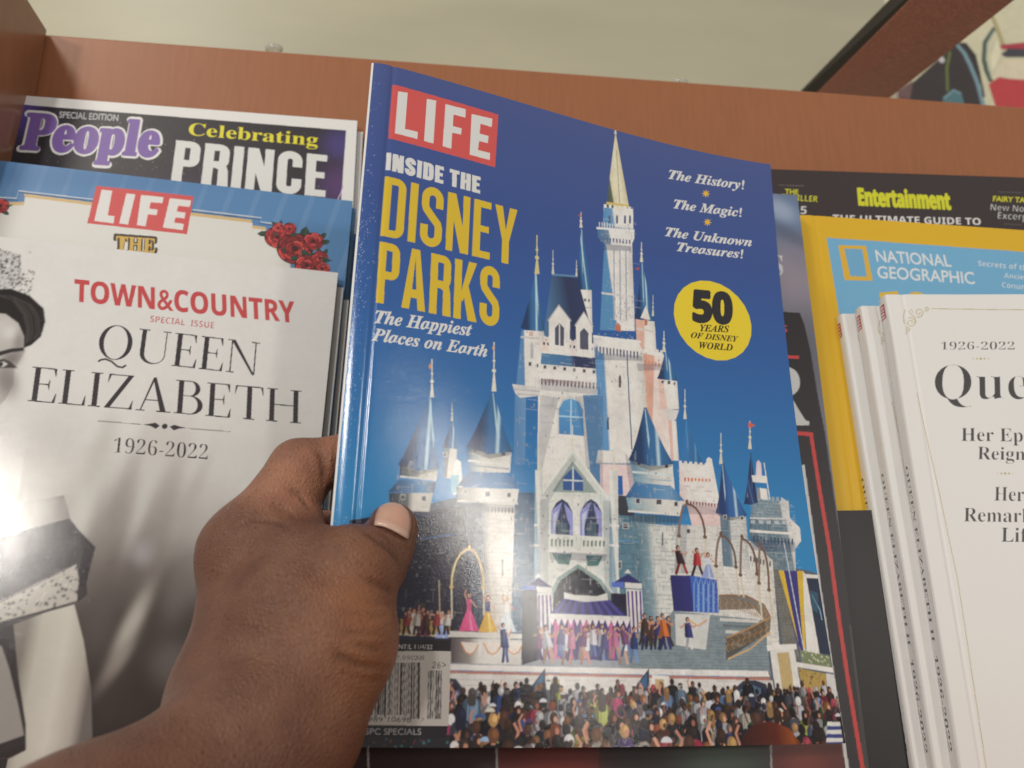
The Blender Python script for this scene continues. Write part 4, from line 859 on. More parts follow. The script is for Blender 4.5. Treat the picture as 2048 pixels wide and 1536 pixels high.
["P",[86,106,118],[134.4,87.3,135.2,87.3,135,84.3,134.5,83.1,134.2,84.3]],
["P",[86,106,118],[136.1,87.3,137,87.3,136.8,84.3,136.2,83.1,135.9,84.3]],
["P",[86,106,118],[137.9,87.3,138.8,87.3,138.5,84.3,138,83,137.6,84.3]],
["P",[86,106,118],[139.6,87.3,140.5,87.3,140.3,84.3,139.7,83,139.4,84.3]],
["P",[86,106,118],[141.4,87.3,142.3,87.3,142,84.3,141.5,83,141.2,84.3]],
["G",[[0,74,112,128],[0.35,130,150,154],[0.5,206,202,190],[1,216,210,196]],[123.4,83.7,141.9,83.4,136.9,41,126.1,41.2],[123.1,62.6,139.3,63.2]],
["B",[123.4,83.7,141.9,83.4,136.9,41,126.1,41.2],2.83,1.74,[120,130,128],0.5,8],
["P",[90,96,100],[135,79.9,135.4,80.6,135.7,80,135.3,74.8,134.6,74.8]],
["P",[120,150,160],[127.8,66,128.3,66.8,128.7,66,128.2,58.9,127.3,58.9]],
["G",[[0,38,60,94],[0.3,38,60,94],[0.48,58,106,148],[0.6,58,106,148],[0.66,190,212,226],[0.72,58,106,148],[0.88,52,95,133],[1,40,74,103]],[130.1,135.4,129.3,132.2,128.4,129,127.4,125.8,126.4,122.7,125.4,119.6,124.2,116.5,122.9,113.4,121.3,110.3,132,108.3,143.1,110.3,141.1,113.4,139.3,116.5,137.8,119.6,136.3,122.8,134.9,125.9,133.5,129.1,132.2,132.3,130.9,135.5],[121.3,110.3,143.1,110.3]],
["P",[190,212,226],[130.3,134.2,130.7,134.2,131.9,120.3,131.3,115.9,130.9,120.2],0.75],
["P",[34,40,56],[122,110.3,132,108.3,142.4,110.2,141.8,109,131.8,106.3,122.4,108.8],0.5],
["L",[206,200,176],[131.32,150.57,130.49,134.75],0.45,1],
["P",[206,200,176],[129.5,134.7,130.4,140.2,131.1,140.3,131.5,134.9]],
["E",[206,200,176],[130.84,141.34],0.79,0.79,1],
["E",[206,200,176],[131.01,144.51],0.53,0.53,1],
["G",[[0,206,206,190],[0.5,226,220,206],[1,200,204,194]],[79.7,93.5,114.9,94.8,114.7,43.2,79.5,42.5],[79.8,70.7,115.7,72.3]],
["P",[214,212,196],[82.2,92.6,95.7,112.4,110.8,93.7]],
["P",[150,160,150],[86.5,94.2,95.6,107.7,106.3,95.1]],
["L",[226,222,206],[81.81,92.21,95.68,112.86,111.19,93.31],1.04,1],
["L",[214,205,180],[95.8,123.26,95.67,112],0.34,1],
["P",[214,205,180],[94.9,111.9,95.5,115.9,96,115.9,96.4,112.1]],
["E",[214,205,180],[95.73,116.7],0.6,0.6,1],
["E",[214,205,180],[95.75,118.95],0.4,0.4,1],
["P",[60,90,140],[91.3,95.3,91.3,100.3,95.8,105.2,100.2,100.5,100.1,95.5]],
["L",[206,206,196],[95.8,105.22,95.66,95.18],0.65,1],
["L",[206,206,196],[91.33,99.43,100.16,99.66],0.64,1],
["G",[[0,150,170,176],[0.4,150,170,176],[0.44,220,216,202],[0.8,220,216,202],[1,204,200,187]],[79.2,102.7,82.6,102.9,83.1,46.2,79.1,46.1],[79.2,73.6,82.9,73.8]],
["L",[214,205,180],[80.86,111.15,80.91,102.39],0.32,1],
["P",[214,205,180],[80.2,102.3,80.6,105.4,81.2,105.5,81.6,102.5]],
["E",[214,205,180],[80.89,106.05],0.57,0.57,1],
["E",[214,205,180],[80.88,107.8],0.38,0.38,1],
["L",[236,230,214],[78.92,80.43,83.11,80.26],1.01,1],
["L",[236,230,214],[78.96,72.59,83.11,72.39],0.8,1],
["G",[[0,150,170,176],[0.4,150,170,176],[0.44,220,216,202],[0.8,220,216,202],[1,204,200,187]],[112.5,105.2,116.2,105.5,114.1,47,109.8,46.9],[111.2,75.1,115.2,75.3]],
["L",[214,205,180],[114.7,114.09,114.35,104.96],0.34,1],
["P",[214,205,180],[113.6,104.9,114.2,108.1,114.8,108.2,115.1,105]],
["E",[214,205,180],[114.5,108.78],0.61,0.61,1],
["E",[214,205,180],[114.57,110.6],0.41,0.41,1],
["L",[236,230,214],[111.22,82.16,115.67,82],1.07,1],
["L",[236,230,214],[110.91,74.07,115.31,73.87],0.84,1],
["P",[60,66,92],[86,76.5,86.1,86,88.2,89.8,90.8,91.6,93.4,90.1,95.5,86.2,95.4,76.5]],
["P",[150,150,196],[86,76.5,86.1,86.4,90.8,90.3,89,83.8,87.8,80.9,88.2,76.6]],
["P",[206,206,226],[87.1,76.5,86.9,84.8,89.1,87,88.2,82.1,87.5,76.5],0.8],
["P",[150,150,196],[95.4,76.5,95.5,86.2,91.7,90,92.9,84,94.2,80.8,93.7,76.4]],
["P",[84,100,110],[89,76.2,89,81.8,92.9,82,92.8,76.4]],
["L",[222,218,204],[85.62,76.04,85.65,85.99,88.01,90.17,90.83,92.39,93.64,90.53,95.96,86.19,95.8,76.14],0.81,1],
["P",[60,66,92],[98.4,77.1,98.6,86.8,100.9,90.6,103.5,92.4,106.2,90.9,108.3,86.9,108,77.1]],
["P",[150,150,196],[98.4,77.1,98.6,87.2,103.5,91.2,101.6,84.5,100.2,81.6,100.6,77.2]],
["P",[206,206,226],[99.5,77.1,99.4,85.6,101.7,87.8,100.7,82.8,99.9,77.1],0.8],
["P",[150,150,196],[108,77.1,108.3,86.9,104.4,90.8,105.6,84.7,106.8,81.5,106.2,77]],
["P",[84,100,110],[101.4,76.8,101.5,82.5,105.5,82.7,105.3,77]],
["L",[222,218,204],[97.96,76.64,98.15,86.72,100.65,90.97,103.57,93.22,106.42,91.33,108.73,86.94,108.38,76.75],0.83,1],
["P",[222,218,202],[84.8,77.2,110.2,77.2,109.9,70.8,84.4,70.9]],
["P",[70,96,90],[86,75.3,86.9,75.3,86.7,72.2,86,72.5],0.85],
["P",[70,96,90],[87.7,75.3,88.6,75.3,88.3,72.2,87.7,72.6],0.85],
["P",[70,96,90],[89.4,75.3,90.3,75.4,90,72.3,89.4,72.7],0.85],
["P",[70,96,90],[91.1,75.3,92,75.4,91.7,72.4,91.1,72.8],0.85],
["P",[70,96,90],[92.8,75.4,93.7,75.4,93.4,72.5,92.8,72.8],0.85],
["P",[70,96,90],[94.5,75.4,95.4,75.4,95.1,72.5,94.5,72.9],0.85],
["P",[70,96,90],[96.2,75.4,97.1,75.5,96.8,72.6,96.2,73],0.85],
["P",[70,96,90],[97.9,75.4,98.8,75.5,98.5,72.7,97.9,73.1],0.85],
["P",[70,96,90],[99.7,75.5,100.5,75.5,100.2,72.8,99.6,73.2],0.85],
["P",[70,96,90],[101.4,75.5,102.2,75.5,102,72.9,101.3,73.2],0.85],
["P",[70,96,90],[103.1,75.5,104,75.5,103.7,72.9,103,73.3],0.85],
["P",[70,96,90],[104.8,75.5,105.7,75.6,105.4,73,104.8,73.4],0.85],
["P",[70,96,90],[106.6,75.5,107.5,75.6,107.2,73.1,106.5,73.5],0.85],
["P",[70,96,90],[108.3,75.6,109.2,75.6,108.9,73.2,108.3,73.5],0.85],
["P",[214,210,196],[95.4,76.5,99.2,76.5,98.9,72.3,97.2,71.1,95.5,72.2]],
["L",[236,230,216],[83.94,70.68,110.34,70.45],1.01,1],
["P",[84,120,112],[86.4,69.8,94.8,69.8,93.5,65.5,88.9,65.7]],
["P",[84,120,112],[100.8,69.7,108.1,69.6,105.8,65.5,101.1,65.3]],
["P",[36,36,46],[85.5,42.6,86,53.8,88.5,59.1,93.1,62.7,97.3,64.8,102.3,62.7,107.3,59,110.9,53.3,111.8,43.1]],
["L",[140,160,148],[85.51,46.3,86.37,54.52,89.28,59.91,97.3,65.21,106.5,59.73,110.55,54.08,111.52,46.9],1.54,1],
["L",[228,222,206],[84.3,46.27,85.14,55.23,88.46,61.03,97.34,66.76,107.61,60.93,111.86,54.89,112.79,46.93],0.96,1],
["L",[228,222,206],[97.41,70.68,97.32,65.98],0.82,1],
["D",[50.69,109.42,69.05,109.31,71.74,88.76,50.55,87.66],70,80,0.5],
["D",[53.58,87.26,70.09,87.86,69.81,34.06,55.69,33.83],120,81,0.45],
["D",[24.06,100.96,39.17,100.88,36.59,83.18,21.64,83.11],70,82,0.5],
["D",[120.14,110.19,142.37,110.47,144.19,88.19,120.47,88.05],80,83,0.5],
["D",[125.26,83.75,141.91,83.42,136.94,40.99,126.11,41.18],110,84,0.45],
["D",[79.68,93.49,114.86,94.81,114.72,43.21,79.51,42.5],260,85,0.6],
["D",[67.98,89.72,79.69,90.46,79.93,33.5,69.05,33.34],90,86,0.6],
["D",[115.42,86.51,129.14,87.31,126.86,39.69,114.12,39.48],90,87,0.6],
["D",[21.9,79.35,52.66,84.86,55.28,40.21,24.65,39.56],70,88,0.3],
["P",[40,54,80],[81.4,90.6,85.2,91.6,84.7,44.4,80.3,42.5],0.3],
["P",[40,54,80],[85.2,70.2,109.9,70.4,108.9,67.6,85.6,67.1],0.4],
["P",[40,54,80],[82.2,92.6,95.7,110.7,97.2,108.3,85.7,90.8],0.25],
["P",[40,54,80],[108.9,92.3,112.5,92.1,111.4,45,108.1,46.8],0.25],
["P",[40,54,80],[51.8,87.5,70.9,87.9,71,85.1,52.3,84.8],0.4],
["P",[40,54,80],[21.6,83.1,36.6,83.2,36.3,81.2,21.8,80.8],0.5],
["P",[40,54,80],[119.8,87.6,144.2,87.8,143,84.7,120.3,84.3],0.45],
["P",[40,54,80],[50.5,88.6,57,88.6,59.5,33.9,54.6,33.8],0.4],
["P",[150,152,156],[46.5,30.9,85.4,30.7,115.8,31.1,115.5,26,46.6,27.1]],
["P",[52,50,100],[75.4,56.8,80.9,60,86.4,56.8,86.4,54.9,75.4,54.9]],
["P",[90,110,180],[74.6,56.8,79.5,56.9,79.5,54.7,74.6,54.9]],
["P",[216,210,198],[79.9,56.8,86.4,56.6,86.4,54.5,79.9,54.7]],
["P",[216,210,198],[79.4,60.3,80.9,61.9,82.3,60.2]],
["P",[34,30,52],[74.3,52.7,80.7,52.5,81.9,30.3,74.1,30.2]],
["P",[216,210,198],[80.3,54.3,86.4,54.1,87.4,30.4,80.3,30.3]],
["P",[92,56,120],[80.7,53.6,81.4,53.6,81.7,30.3,80.9,30.3]],
["P",[92,56,120],[82.2,53.6,82.9,53.7,83.6,30.3,82.7,30.3]],
["P",[92,56,120],[83.8,53.7,84.5,53.7,85.5,30.4,84.6,30.4]],
["P",[92,56,120],[85.3,53.7,86,53.8,87.3,30.4,86.5,30.4]],
["P",[52,50,100],[112.5,59.5,118.7,62.9,124.7,59.5,124.6,57.6,112.4,57.6]],
["P",[90,110,180],[111.6,59.5,116.8,59.7,116.7,57.4,111.5,57.6]],
["P",[216,210,198],[117.2,59.5,124.7,59.4,124.5,57.2,117.2,57.4]],
["P",[216,210,198],[117.2,63.2,118.8,64.8,120.3,63.1]],
["P",[34,30,52],[111,55.2,117.9,55.1,118.2,36.6,109.8,36.5]],
["P",[216,210,198],[117.6,57,124.5,56.8,124.5,36.7,117.7,36.6]],
["P",[92,56,120],[118,56.2,118.8,56.2,118.9,36.6,118.2,36.6]],
["P",[92,56,120],[119.8,56.3,120.6,56.3,120.5,36.6,119.8,36.6]],
["P",[92,56,120],[121.5,56.3,122.3,56.4,122.1,36.6,121.4,36.6]],
["P",[92,56,120],[123.3,56.4,124.1,56.4,123.7,36.7,123,36.6]],
["P",[50,44,96],[91.3,53.2,109.5,53.1,118.3,46.3,85.5,46.3]],
["P",[74,66,140],[91.7,52.8,92.7,52.8,87.9,46,86.1,46.1]],
["P",[74,66,140],[94,52.9,95,52.9,91.9,46.1,90.1,46.2]],
["P",[74,66,140],[96.2,52.9,97.3,53,95.9,46.2,94,46.3]],
["P",[74,66,140],[98.5,53,99.5,53,99.9,46.3,98,46.4]],
["P",[74,66,140],[100.8,53,101.8,53.1,104,46.4,102.1,46.5]],
["P",[74,66,140],[103.1,53.1,104.2,53.1,108,46.4,106.2,46.6]],
["P",[74,66,140],[105.4,53.2,106.5,53.2,112.1,46.5,110.2,46.7]],
["P",[74,66,140],[107.8,53.2,108.8,53.3,116.3,46.6,114.4,46.8]],
["P",[216,210,198],[91.3,55,95.8,54,105.2,53.9,109.3,55.2,109.8,52.5,99.9,51.5,91.3,52.6]],
["P",[58,44,106],[85.9,44.8,118.2,44.8,117.4,30,85.4,30.4]],
["P",[196,92,140],[87.1,44.1,89.5,44.2,89.4,30.4,87,30.4]],
["P",[196,92,140],[92.8,44.2,95.2,44.3,95,30.5,92.6,30.4]],
["P",[196,92,140],[98.1,44.4,100.6,44.4,100.2,30.5,97.8,30.5]],
["P",[196,92,140],[109.7,44.6,112.3,44.7,111.6,30.7,109.2,30.6]],
["P",[216,210,198],[85.1,46.9,118.7,46.5,118.6,45,85.1,45]],
["P",[232,216,214],[85.3,45.2,87.6,45.2,86.4,42.5]],
["P",[232,216,214],[87.8,45.2,90.1,45.2,88.9,42.4]],
["P",[232,216,214],[90.3,45.1,92.7,45.2,91.4,42.4]],
["P",[232,216,214],[92.8,45.1,95.2,45.2,94,42.4]],
["P",[232,216,214],[95.4,45.1,97.7,45.1,96.5,42.3]],
["P",[232,216,214],[97.9,45,100.3,45.1,99,42.3]],
["P",[232,216,214],[100.5,45,102.8,45.1,101.6,42.3]],
["P",[232,216,214],[103,45,105.4,45,104.1,42.2]],
["P",[232,216,214],[105.6,45,108,45,106.7,42.2]],
["P",[232,216,214],[108.2,44.9,110.6,45,109.3,42.2]],
["P",[232,216,214],[110.8,44.9,113.2,45,111.9,42.1]],
["P",[232,216,214],[113.4,44.9,115.8,44.9,114.5,42.1]],
["P",[232,216,214],[116,44.9,118.5,44.9,117.1,42.1]],
["P",[130,140,140],[111.8,35.8,136.2,47.5,137.4,49,179.7,46.4,178.8,26.1,113.5,26.7]],
["B",[111.8,35.8,136.2,47.5,179.7,46.4,178.8,26.1,113.5,26.7],2.74,1.17,[84,96,100],0.5,9],
["P",[206,200,186],[158.6,46.8,177.3,46.4,176.1,45.2,158.5,45.6]],
["P",[110,116,116],[159.7,44.5,175,44,173.9,42.8,159.4,43.3]],
["P",[206,200,186],[160.8,42.2,172.8,41.6,171.7,40.4,160.2,41]],
["P",[110,116,116],[161.9,39.9,170.6,39.2,169.5,38,161.1,38.7]],
["P",[206,200,186],[163,37.6,168.4,36.9,167.3,35.7,161.9,36.4]],
["G",[[0,44,42,92],[0.42,52,50,108],[0.46,66,100,176],[1,70,84,160]],[137.5,63.5,147.6,63.5,159.1,62.3,158.4,48.7,137.9,49],[137,57.2,159.5,57.9]],
["L",[150,190,220],[147.02,48.85,148.09,59.52,149.34,62.77,149.94,59.58,148.84,48.9],0.29,0.9],
["N",[148.4,60.5,149.8,60.6,148.7,49.3,147.3,49.2],[170,200,226],12,0.15,0.28,20,0.8],
["L",[150,190,220],[149.29,48.91,150.4,59.59,151.67,62.85,152.26,59.65,151.11,48.95],0.3,0.9],
["N",[150.7,60.6,152.1,60.6,150.9,49.3,149.6,49.3],[170,200,226],12,0.15,0.28,21,0.8],
["L",[150,190,220],[151.57,48.96,152.72,59.67,154.01,62.93,154.59,59.73,153.4,49],0.3,0.9],
["N",[153.1,60.7,154.5,60.7,153.2,49.4,151.8,49.4],[170,200,226],12,0.15,0.28,22,0.8],
["L",[150,190,220],[153.86,49.01,155.05,59.74,156.35,63.01,156.93,59.8,155.69,49.05],0.3,0.9],
["N",[155.4,60.8,156.8,60.8,155.5,49.4,154.1,49.4],[170,200,226],12,0.15,0.28,23,0.8],
["L",[150,190,220],[156.15,49.06,157.39,59.82,158.71,63.1,159.27,59.88,158,49.11],0.3,0.9],
["N",[157.7,60.8,159.2,60.9,157.8,49.5,156.4,49.5],[170,200,226],12,0.15,0.28,24,0.8],
["P",[214,208,194],[137.5,64,147.6,64.1,159.6,62.7,159.5,61.9,147.6,63.3,137.5,63.1]],
["P",[206,202,190],[138.4,47.9,154.2,47.9,150.8,34.4,137.8,36.1]],
["L",[210,150,90],[144.46,45.7,148.27,43.47,152.59,45.87],0.62,1],
["L",[200,196,200],[144.39,44.93,148.15,42.32,152.51,45.09],0.62,1],
["P",[64,50,40],[159.1,56.1,172.1,56.2,180.2,52.8,182.7,47.3,181.4,42.1,159.3,30.7,160.4,39.1,179.7,46.4,175.6,50.7,158.3,49.9],0.75],
["L",[176,138,84],[158.94,55.06,160.15,53.5,158.82,52.08,159.76,50.33],0.33,1],
["L",[140,104,62],[159.96,55.08,161.16,53.52,159.83,52.09,160.77,50.34],0.33,1],
["L",[140,104,62],[160.97,55.07,162.18,53.51,160.84,52.08,161.78,50.33],0.33,1],
["L",[176,138,84],[161.98,55.04,163.19,53.48,161.85,52.05,162.79,50.29],0.33,1],
["L",[140,104,62],[163,54.98,164.21,53.42,162.86,51.99,163.8,50.24],0.33,1],
["L",[140,104,62],[164.01,54.9,165.22,53.34,163.86,51.91,164.8,50.15],0.33,1],
["L",[176,138,84],[165.02,54.8,166.23,53.24,164.87,51.81,165.81,50.05],0.33,1],
["L",[140,104,62],[166.03,54.68,167.24,53.11,165.87,51.68,166.81,49.92],0.33,1],
["L",[140,104,62],[167.04,54.52,168.24,52.96,166.87,51.53,167.81,49.77],0.33,1],
["L",[176,138,84],[168.04,54.35,169.25,52.78,167.87,51.35,168.81,49.59],0.33,1],
["L",[140,104,62],[169.04,54.15,170.25,52.58,168.87,51.15,169.81,49.39],0.33,1],
["L",[140,104,62],[170.04,53.93,171.25,52.36,169.87,50.93,170.8,49.17],0.33,1],
["L",[176,138,84],[171.04,53.68,172.25,52.11,170.86,50.68,171.79,48.92],0.33,1],
["L",[140,104,62],[172.04,53.41,173.24,51.84,171.85,50.41,172.78,48.65],0.33,1],
["L",[140,104,62],[173.03,53.12,174.24,51.55,172.84,50.12,173.77,48.35],0.33,1],
["L",[176,138,84],[174.02,52.8,175.23,51.23,173.83,49.8,174.76,48.03],0.33,1],
["L",[140,104,62],[175.01,52.45,176.21,50.88,174.81,49.46,175.74,47.69],0.33,1],
["L",[140,104,62],[176,52.09,177.2,50.52,175.79,49.09,176.72,47.32],0.33,1],
["L",[176,138,84],[176.98,51.7,178.18,50.12,176.77,48.7,177.69,46.93],0.33,1],
["L",[140,104,62],[177.96,51.28,179.16,49.71,177.75,48.28,178.67,46.52],0.33,1],
["L",[140,104,62],[178.94,50.84,180.13,49.27,178.72,47.84,179.64,46.08],0.33,1],
["L",[176,138,84],[179.91,50.38,181.11,48.81,179.69,47.38,180.6,45.62],0.33,1],
["L",[140,104,62],[180.88,49.89,182.07,48.32,180.65,46.9,181.57,45.13],0.33,1],
["L",[140,104,62],[180.26,45.48,181.45,43.92,180.03,42.52,180.94,40.77],0.33,1],
["L",[176,138,84],[179.32,45.14,180.5,43.59,179.09,42.19,180,40.45],0.33,1],
["L",[140,104,62],[178.38,44.81,179.56,43.26,178.16,41.86,179.07,40.12],0.33,1],
["L",[140,104,62],[177.44,44.48,178.63,42.93,177.23,41.53,178.13,39.79],0.33,1],
["L",[176,138,84],[176.51,44.15,177.69,42.6,176.3,41.21,177.2,39.47],0.33,1],
["L",[140,104,62],[175.58,43.82,176.76,42.27,175.37,40.88,176.28,39.15],0.33,1],
["L",[140,104,62],[174.65,43.49,175.83,41.94,174.44,40.56,175.35,38.82],0.33,1],
["L",[176,138,84],[173.72,43.16,174.9,41.61,173.52,40.23,174.43,38.5],0.32,1],
["L",[140,104,62],[172.8,42.83,173.97,41.29,172.6,39.91,173.51,38.18],0.32,1],
["L",[140,104,62],[171.87,42.5,173.05,40.96,171.68,39.58,172.59,37.86],0.32,1],
["L",[176,138,84],[170.95,42.17,172.13,40.64,170.77,39.26,171.67,37.54],0.32,1],
["L",[140,104,62],[170.04,41.85,171.21,40.31,169.85,38.94,170.76,37.22],0.32,1],
["L",[140,104,62],[169.12,41.52,170.3,39.99,168.94,38.62,169.85,36.9],0.32,1],
["L",[176,138,84],[168.21,41.2,169.38,39.67,168.03,38.3,168.94,36.58],0.32,1],
["L",[140,104,62],[167.3,40.87,168.47,39.34,167.13,37.98,168.04,36.26],0.32,1],
["L",[140,104,62],[166.39,40.55,167.56,39.02,166.22,37.66,167.13,35.95],0.32,1],
["L",[176,138,84],[165.48,40.22,166.66,38.7,165.32,37.34,166.23,35.63],0.32,1],
["L",[140,104,62],[164.58,39.9,165.75,38.38,164.42,37.02,165.33,35.32],0.32,1],
["L",[140,104,62],[163.68,39.58,164.85,38.06,163.53,36.71,164.44,35],0.32,1],
["L",[176,138,84],[162.78,39.26,163.95,37.74,162.63,36.39,163.54,34.69],0.32,1],
["L",[140,104,62],[161.89,38.94,163.06,37.43,161.74,36.07,162.65,34.38],0.32,1],
["L",[140,104,62],[160.99,38.62,162.16,37.11,160.85,35.76,161.76,34.06],0.32,1],
["L",[176,138,84],[160.1,38.3,161.27,36.79,159.96,35.45,160.88,33.75],0.32,1],
["L",[150,106,70],[159.03,55.86,172.02,56.03,180.14,52.62,182.49,47.67],0.65,1],
["L",[180,134,84],[182.49,47.67,172.07,43.13,160.65,39.08],0.66,1],
["L",[206,166,110],[160.3,31.11,170.88,35,181.3,41.72],0.62,1],
["L",[206,172,110],[46.65,55.52,46.72,59.14,47.26,62.55,48.24,65.52,49.59,67.84,51.23,69.33,53.03,69.9],0.86,1],
["L",[206,172,110],[53.03,69.9,54.48,69.46,55.86,68.05,57.08,65.76,58.05,62.76,58.71,59.28,59.01,55.54],0.89,1],
["L",[246,212,150],[46.65,55.52,46.72,59.14,47.26,62.55,48.24,65.52,49.59,67.84,51.23,69.33,53.03,69.9],0.3,1],
["E",[206,172,110],[53.01,70.66],0.66,0.96,1],
["L",[206,192,164],[46.65,55.52,47.36,43.96],0.64,1],
["E",[206,172,110],[46.65,55.52],0.82,0.64,1],
["L",[206,192,164],[59.01,55.54,59.5,45.69],0.64,1],
["E",[206,172,110],[59.01,55.54],0.83,0.64,1],
["L",[110,84,70],[142.97,79.29,143.39,82.77,144.05,86.06,144.89,88.93,145.88,91.16,146.93,92.6,147.97,93.13],1.02,1],
["L",[110,84,70],[147.97,93.13,150.18,92.79,152.15,91.49,153.75,89.33,154.84,86.46,155.37,83.1,155.29,79.49],1.05,1],
["L",[150,124,110],[142.97,79.29,143.39,82.77,144.05,86.06,144.89,88.93,145.88,91.16,146.93,92.6,147.97,93.13],0.35,1],
["E",[110,84,70],[148.04,94],0.78,1.15,1],
["L",[206,192,164],[142.97,79.29,142.13,64.32],0.76,1],
["E",[110,84,70],[142.97,79.29],0.98,0.76,1],
["L",[206,192,164],[155.29,79.49,155.12,64.59],0.77,1],
["E",[110,84,70],[155.29,79.49],0.99,0.77,1],
["L",[110,84,70],[159.23,67.61,159.67,70.83,160.26,73.86,160.94,76.49,161.67,78.53,162.4,79.83,163.08,80.3],1.02,1],
["L",[110,84,70],[163.08,80.3,164.92,79.95,166.54,78.71,167.8,76.69,168.63,74.02,168.96,70.9,168.77,67.56],1.05,1],
["L",[150,124,110],[159.23,67.61,159.67,70.83,160.26,73.86,160.94,76.49,161.67,78.53,162.4,79.83,163.08,80.3],0.36,1],
["E",[110,84,70],[163.18,81.16],0.78,1.15,1],
["L",[206,192,164],[159.23,67.61,159.27,55.87],0.76,1],
["E",[110,84,70],[159.23,67.61],0.98,0.76,1],
["L",[206,192,164],[168.77,67.56,168.65,55.73],0.77,1],
["E",[110,84,70],[168.77,67.56],0.99,0.77,1],
["L",[110,84,70],[170.52,64.33,171.05,68.2,171.61,71.84,172.14,75,172.61,77.44,172.99,78.99,173.25,79.53],1.03,1],
["L",[110,84,70],[173.25,79.53,175.11,79.11,176.7,77.69,177.92,75.38,178.67,72.35,178.9,68.81,178.61,65.03],1.06,1],
["L",[150,124,110],[170.52,64.33,171.05,68.2,171.61,71.84,172.14,75,172.61,77.44,172.99,78.99,173.25,79.53],0.36,1],
["E",[110,84,70],[173.36,80.39],0.79,1.16,1],
["L",[206,192,164],[170.52,64.33,170.95,55.19],0.76,1],
["E",[110,84,70],[170.52,64.33],0.99,0.76,1],
["L",[206,192,164],[178.61,65.03,178.18,52.37],0.77,1],
["E",[110,84,70],[178.61,65.03],1,0.77,1],
["L",[120,90,70],[179.04,61.33,179.64,65.31,180.23,69.05,180.78,72.3,181.25,74.81,181.6,76.4,181.8,76.95],1.04,1],
["L",[120,90,70],[181.8,76.95,182.88,76.36,183.69,74.52,184.18,71.57,184.31,67.74,184.07,63.31,183.49,58.6],1.07,1],
["L",[160,130,110],[179.04,61.33,179.64,65.31,180.23,69.05,180.78,72.3,181.25,74.81,181.6,76.4,181.8,76.95],0.36,1],
["E",[120,90,70],[181.93,77.81],0.79,1.17,1],
["L",[206,192,164],[179.04,61.33,178.35,47.18],0.77,1],
["E",[120,90,70],[179.04,61.33],0.99,0.77,1],
["L",[206,192,164],[183.49,58.6,183.66,44.51],0.77,1],
["E",[120,90,70],[183.49,58.6],0.99,0.77,1],
["P",[190,150,90],[28,43.5,46.6,42.9,46.9,38.6,28.4,38.6],0.9],
["N",[28,43.5,46.6,42.9,46.9,38.6,28.4,38.6],[70,52,40],60,0.18,0.43,30,1],
["L",[206,190,160],[28.02,38.23,47.81,37.93],0.89,1],
["L",[190,170,130],[41.77,57.92,42.87,43.5],0.37,1],
["P",[214,206,192],[46.4,39.7,74.8,39.1,74.8,37.4,46.5,37.5]],
["G",[[0,90,76,76],[0.25,150,140,130],[0.4,222,214,200],[1,210,202,188]],[47.3,37.2,74.4,37,74.1,28.1,47.7,28.5],[47.5,33,74.5,33.4]],
["P",[232,214,196],[51.1,35.9,57.9,35.6,56.5,32.4,54.6,31.7,52.7,32.6]],
["L",[206,140,80],[51.11,35.52,52.92,32.39,54.64,31.54,56.3,32.44,57.91,35.28],0.44,1],
["P",[236,230,220],[57.7,36,58.8,36,58.8,31.1,58,31.1]],
["P",[232,214,196],[59.6,36,66.5,35.8,65,32.6,63.1,31.8,61.2,32.7]],
["L",[206,140,80],[59.61,35.67,61.41,32.52,63.15,31.66,64.84,32.57,66.51,35.43],0.44,1],
["P",[236,230,220],[66.3,36.1,67.5,36.1,67.4,31.2,66.6,31.2]],
["P",[232,214,196],[67.8,36.2,74.8,35.9,73.3,32.7,71.4,31.9,69.4,32.8]],
["L",[206,140,80],[67.85,35.8,69.64,32.64,71.39,31.78,73.11,32.69,74.83,35.56],0.44,1],
["P",[236,230,220],[74.6,36.3,75.8,36.3,75.7,31.3,74.9,31.3]],
["P",[60,58,64],[74.2,55.3,80.3,55.5,81.1,30,74.5,28.1]],
["P",[214,84,128],[52.9,47.5,54.4,47.5,57.8,39.9,50.1,39.7]],
["P",[250,120,164],[53.7,46.8,54.1,46.8,55.7,39.9,54.4,39.8]],
["P",[206,80,120],[52.6,51.3,54.5,51.4,54.5,47.4,52.9,47.4]],
["E",[90,60,50],[53.48,52.76],0.86,0.98,1],
["E",[196,140,112],[53.61,52.48],0.6,0.75,1],
["L",[196,140,112],[52.78,51.03,51.74,53.14,52.26,54.58],0.49,1],
["L",[196,140,112],[54.31,51.07,55.73,49.13,56.72,48.3],0.45,1],
["P",[214,166,70],[60.2,46.9,61.8,47,64.9,39.7,57.5,39.5]],
["P",[250,202,106],[61,46.3,61.4,46.3,62.9,39.6,61.6,39.6]],
["P",[60,60,110],[59.9,50.5,61.9,50.6,61.8,46.8,60.2,46.8]],
["E",[44,36,40],[60.87,51.93],0.87,0.98,1],
["E",[196,140,112],[61,51.67],0.6,0.76,1],
["L",[196,140,112],[60.14,50.29,59.11,52.29,61.99,53.74],0.49,1],
["L",[196,140,112],[61.7,50.33,63.11,48.47,64.1,47.69],0.45,1],
["P",[206,212,226],[67.6,46.9,69.2,46.9,72.2,39.8,64.9,39.7]],
["P",[242,248,255],[68.4,46.3,68.8,46.3,70.2,39.8,69,39.8]],
["P",[226,222,220],[67.4,50.5,69.3,50.5,69.2,46.8,67.6,46.8]],
["E",[206,180,130],[68.32,51.81],0.88,0.99,1],
["E",[196,140,112],[68.45,51.54],0.61,0.76,1],
["L",[196,140,112],[67.57,50.2,66.54,52.15,67.11,53.5],0.49,1],
["L",[196,140,112],[69.14,50.24,70.55,48.42,71.55,47.66],0.46,1],
["P",[150,160,200],[42.9,42.2,44.4,42.2,46.5,37.2,41.4,37.1]],
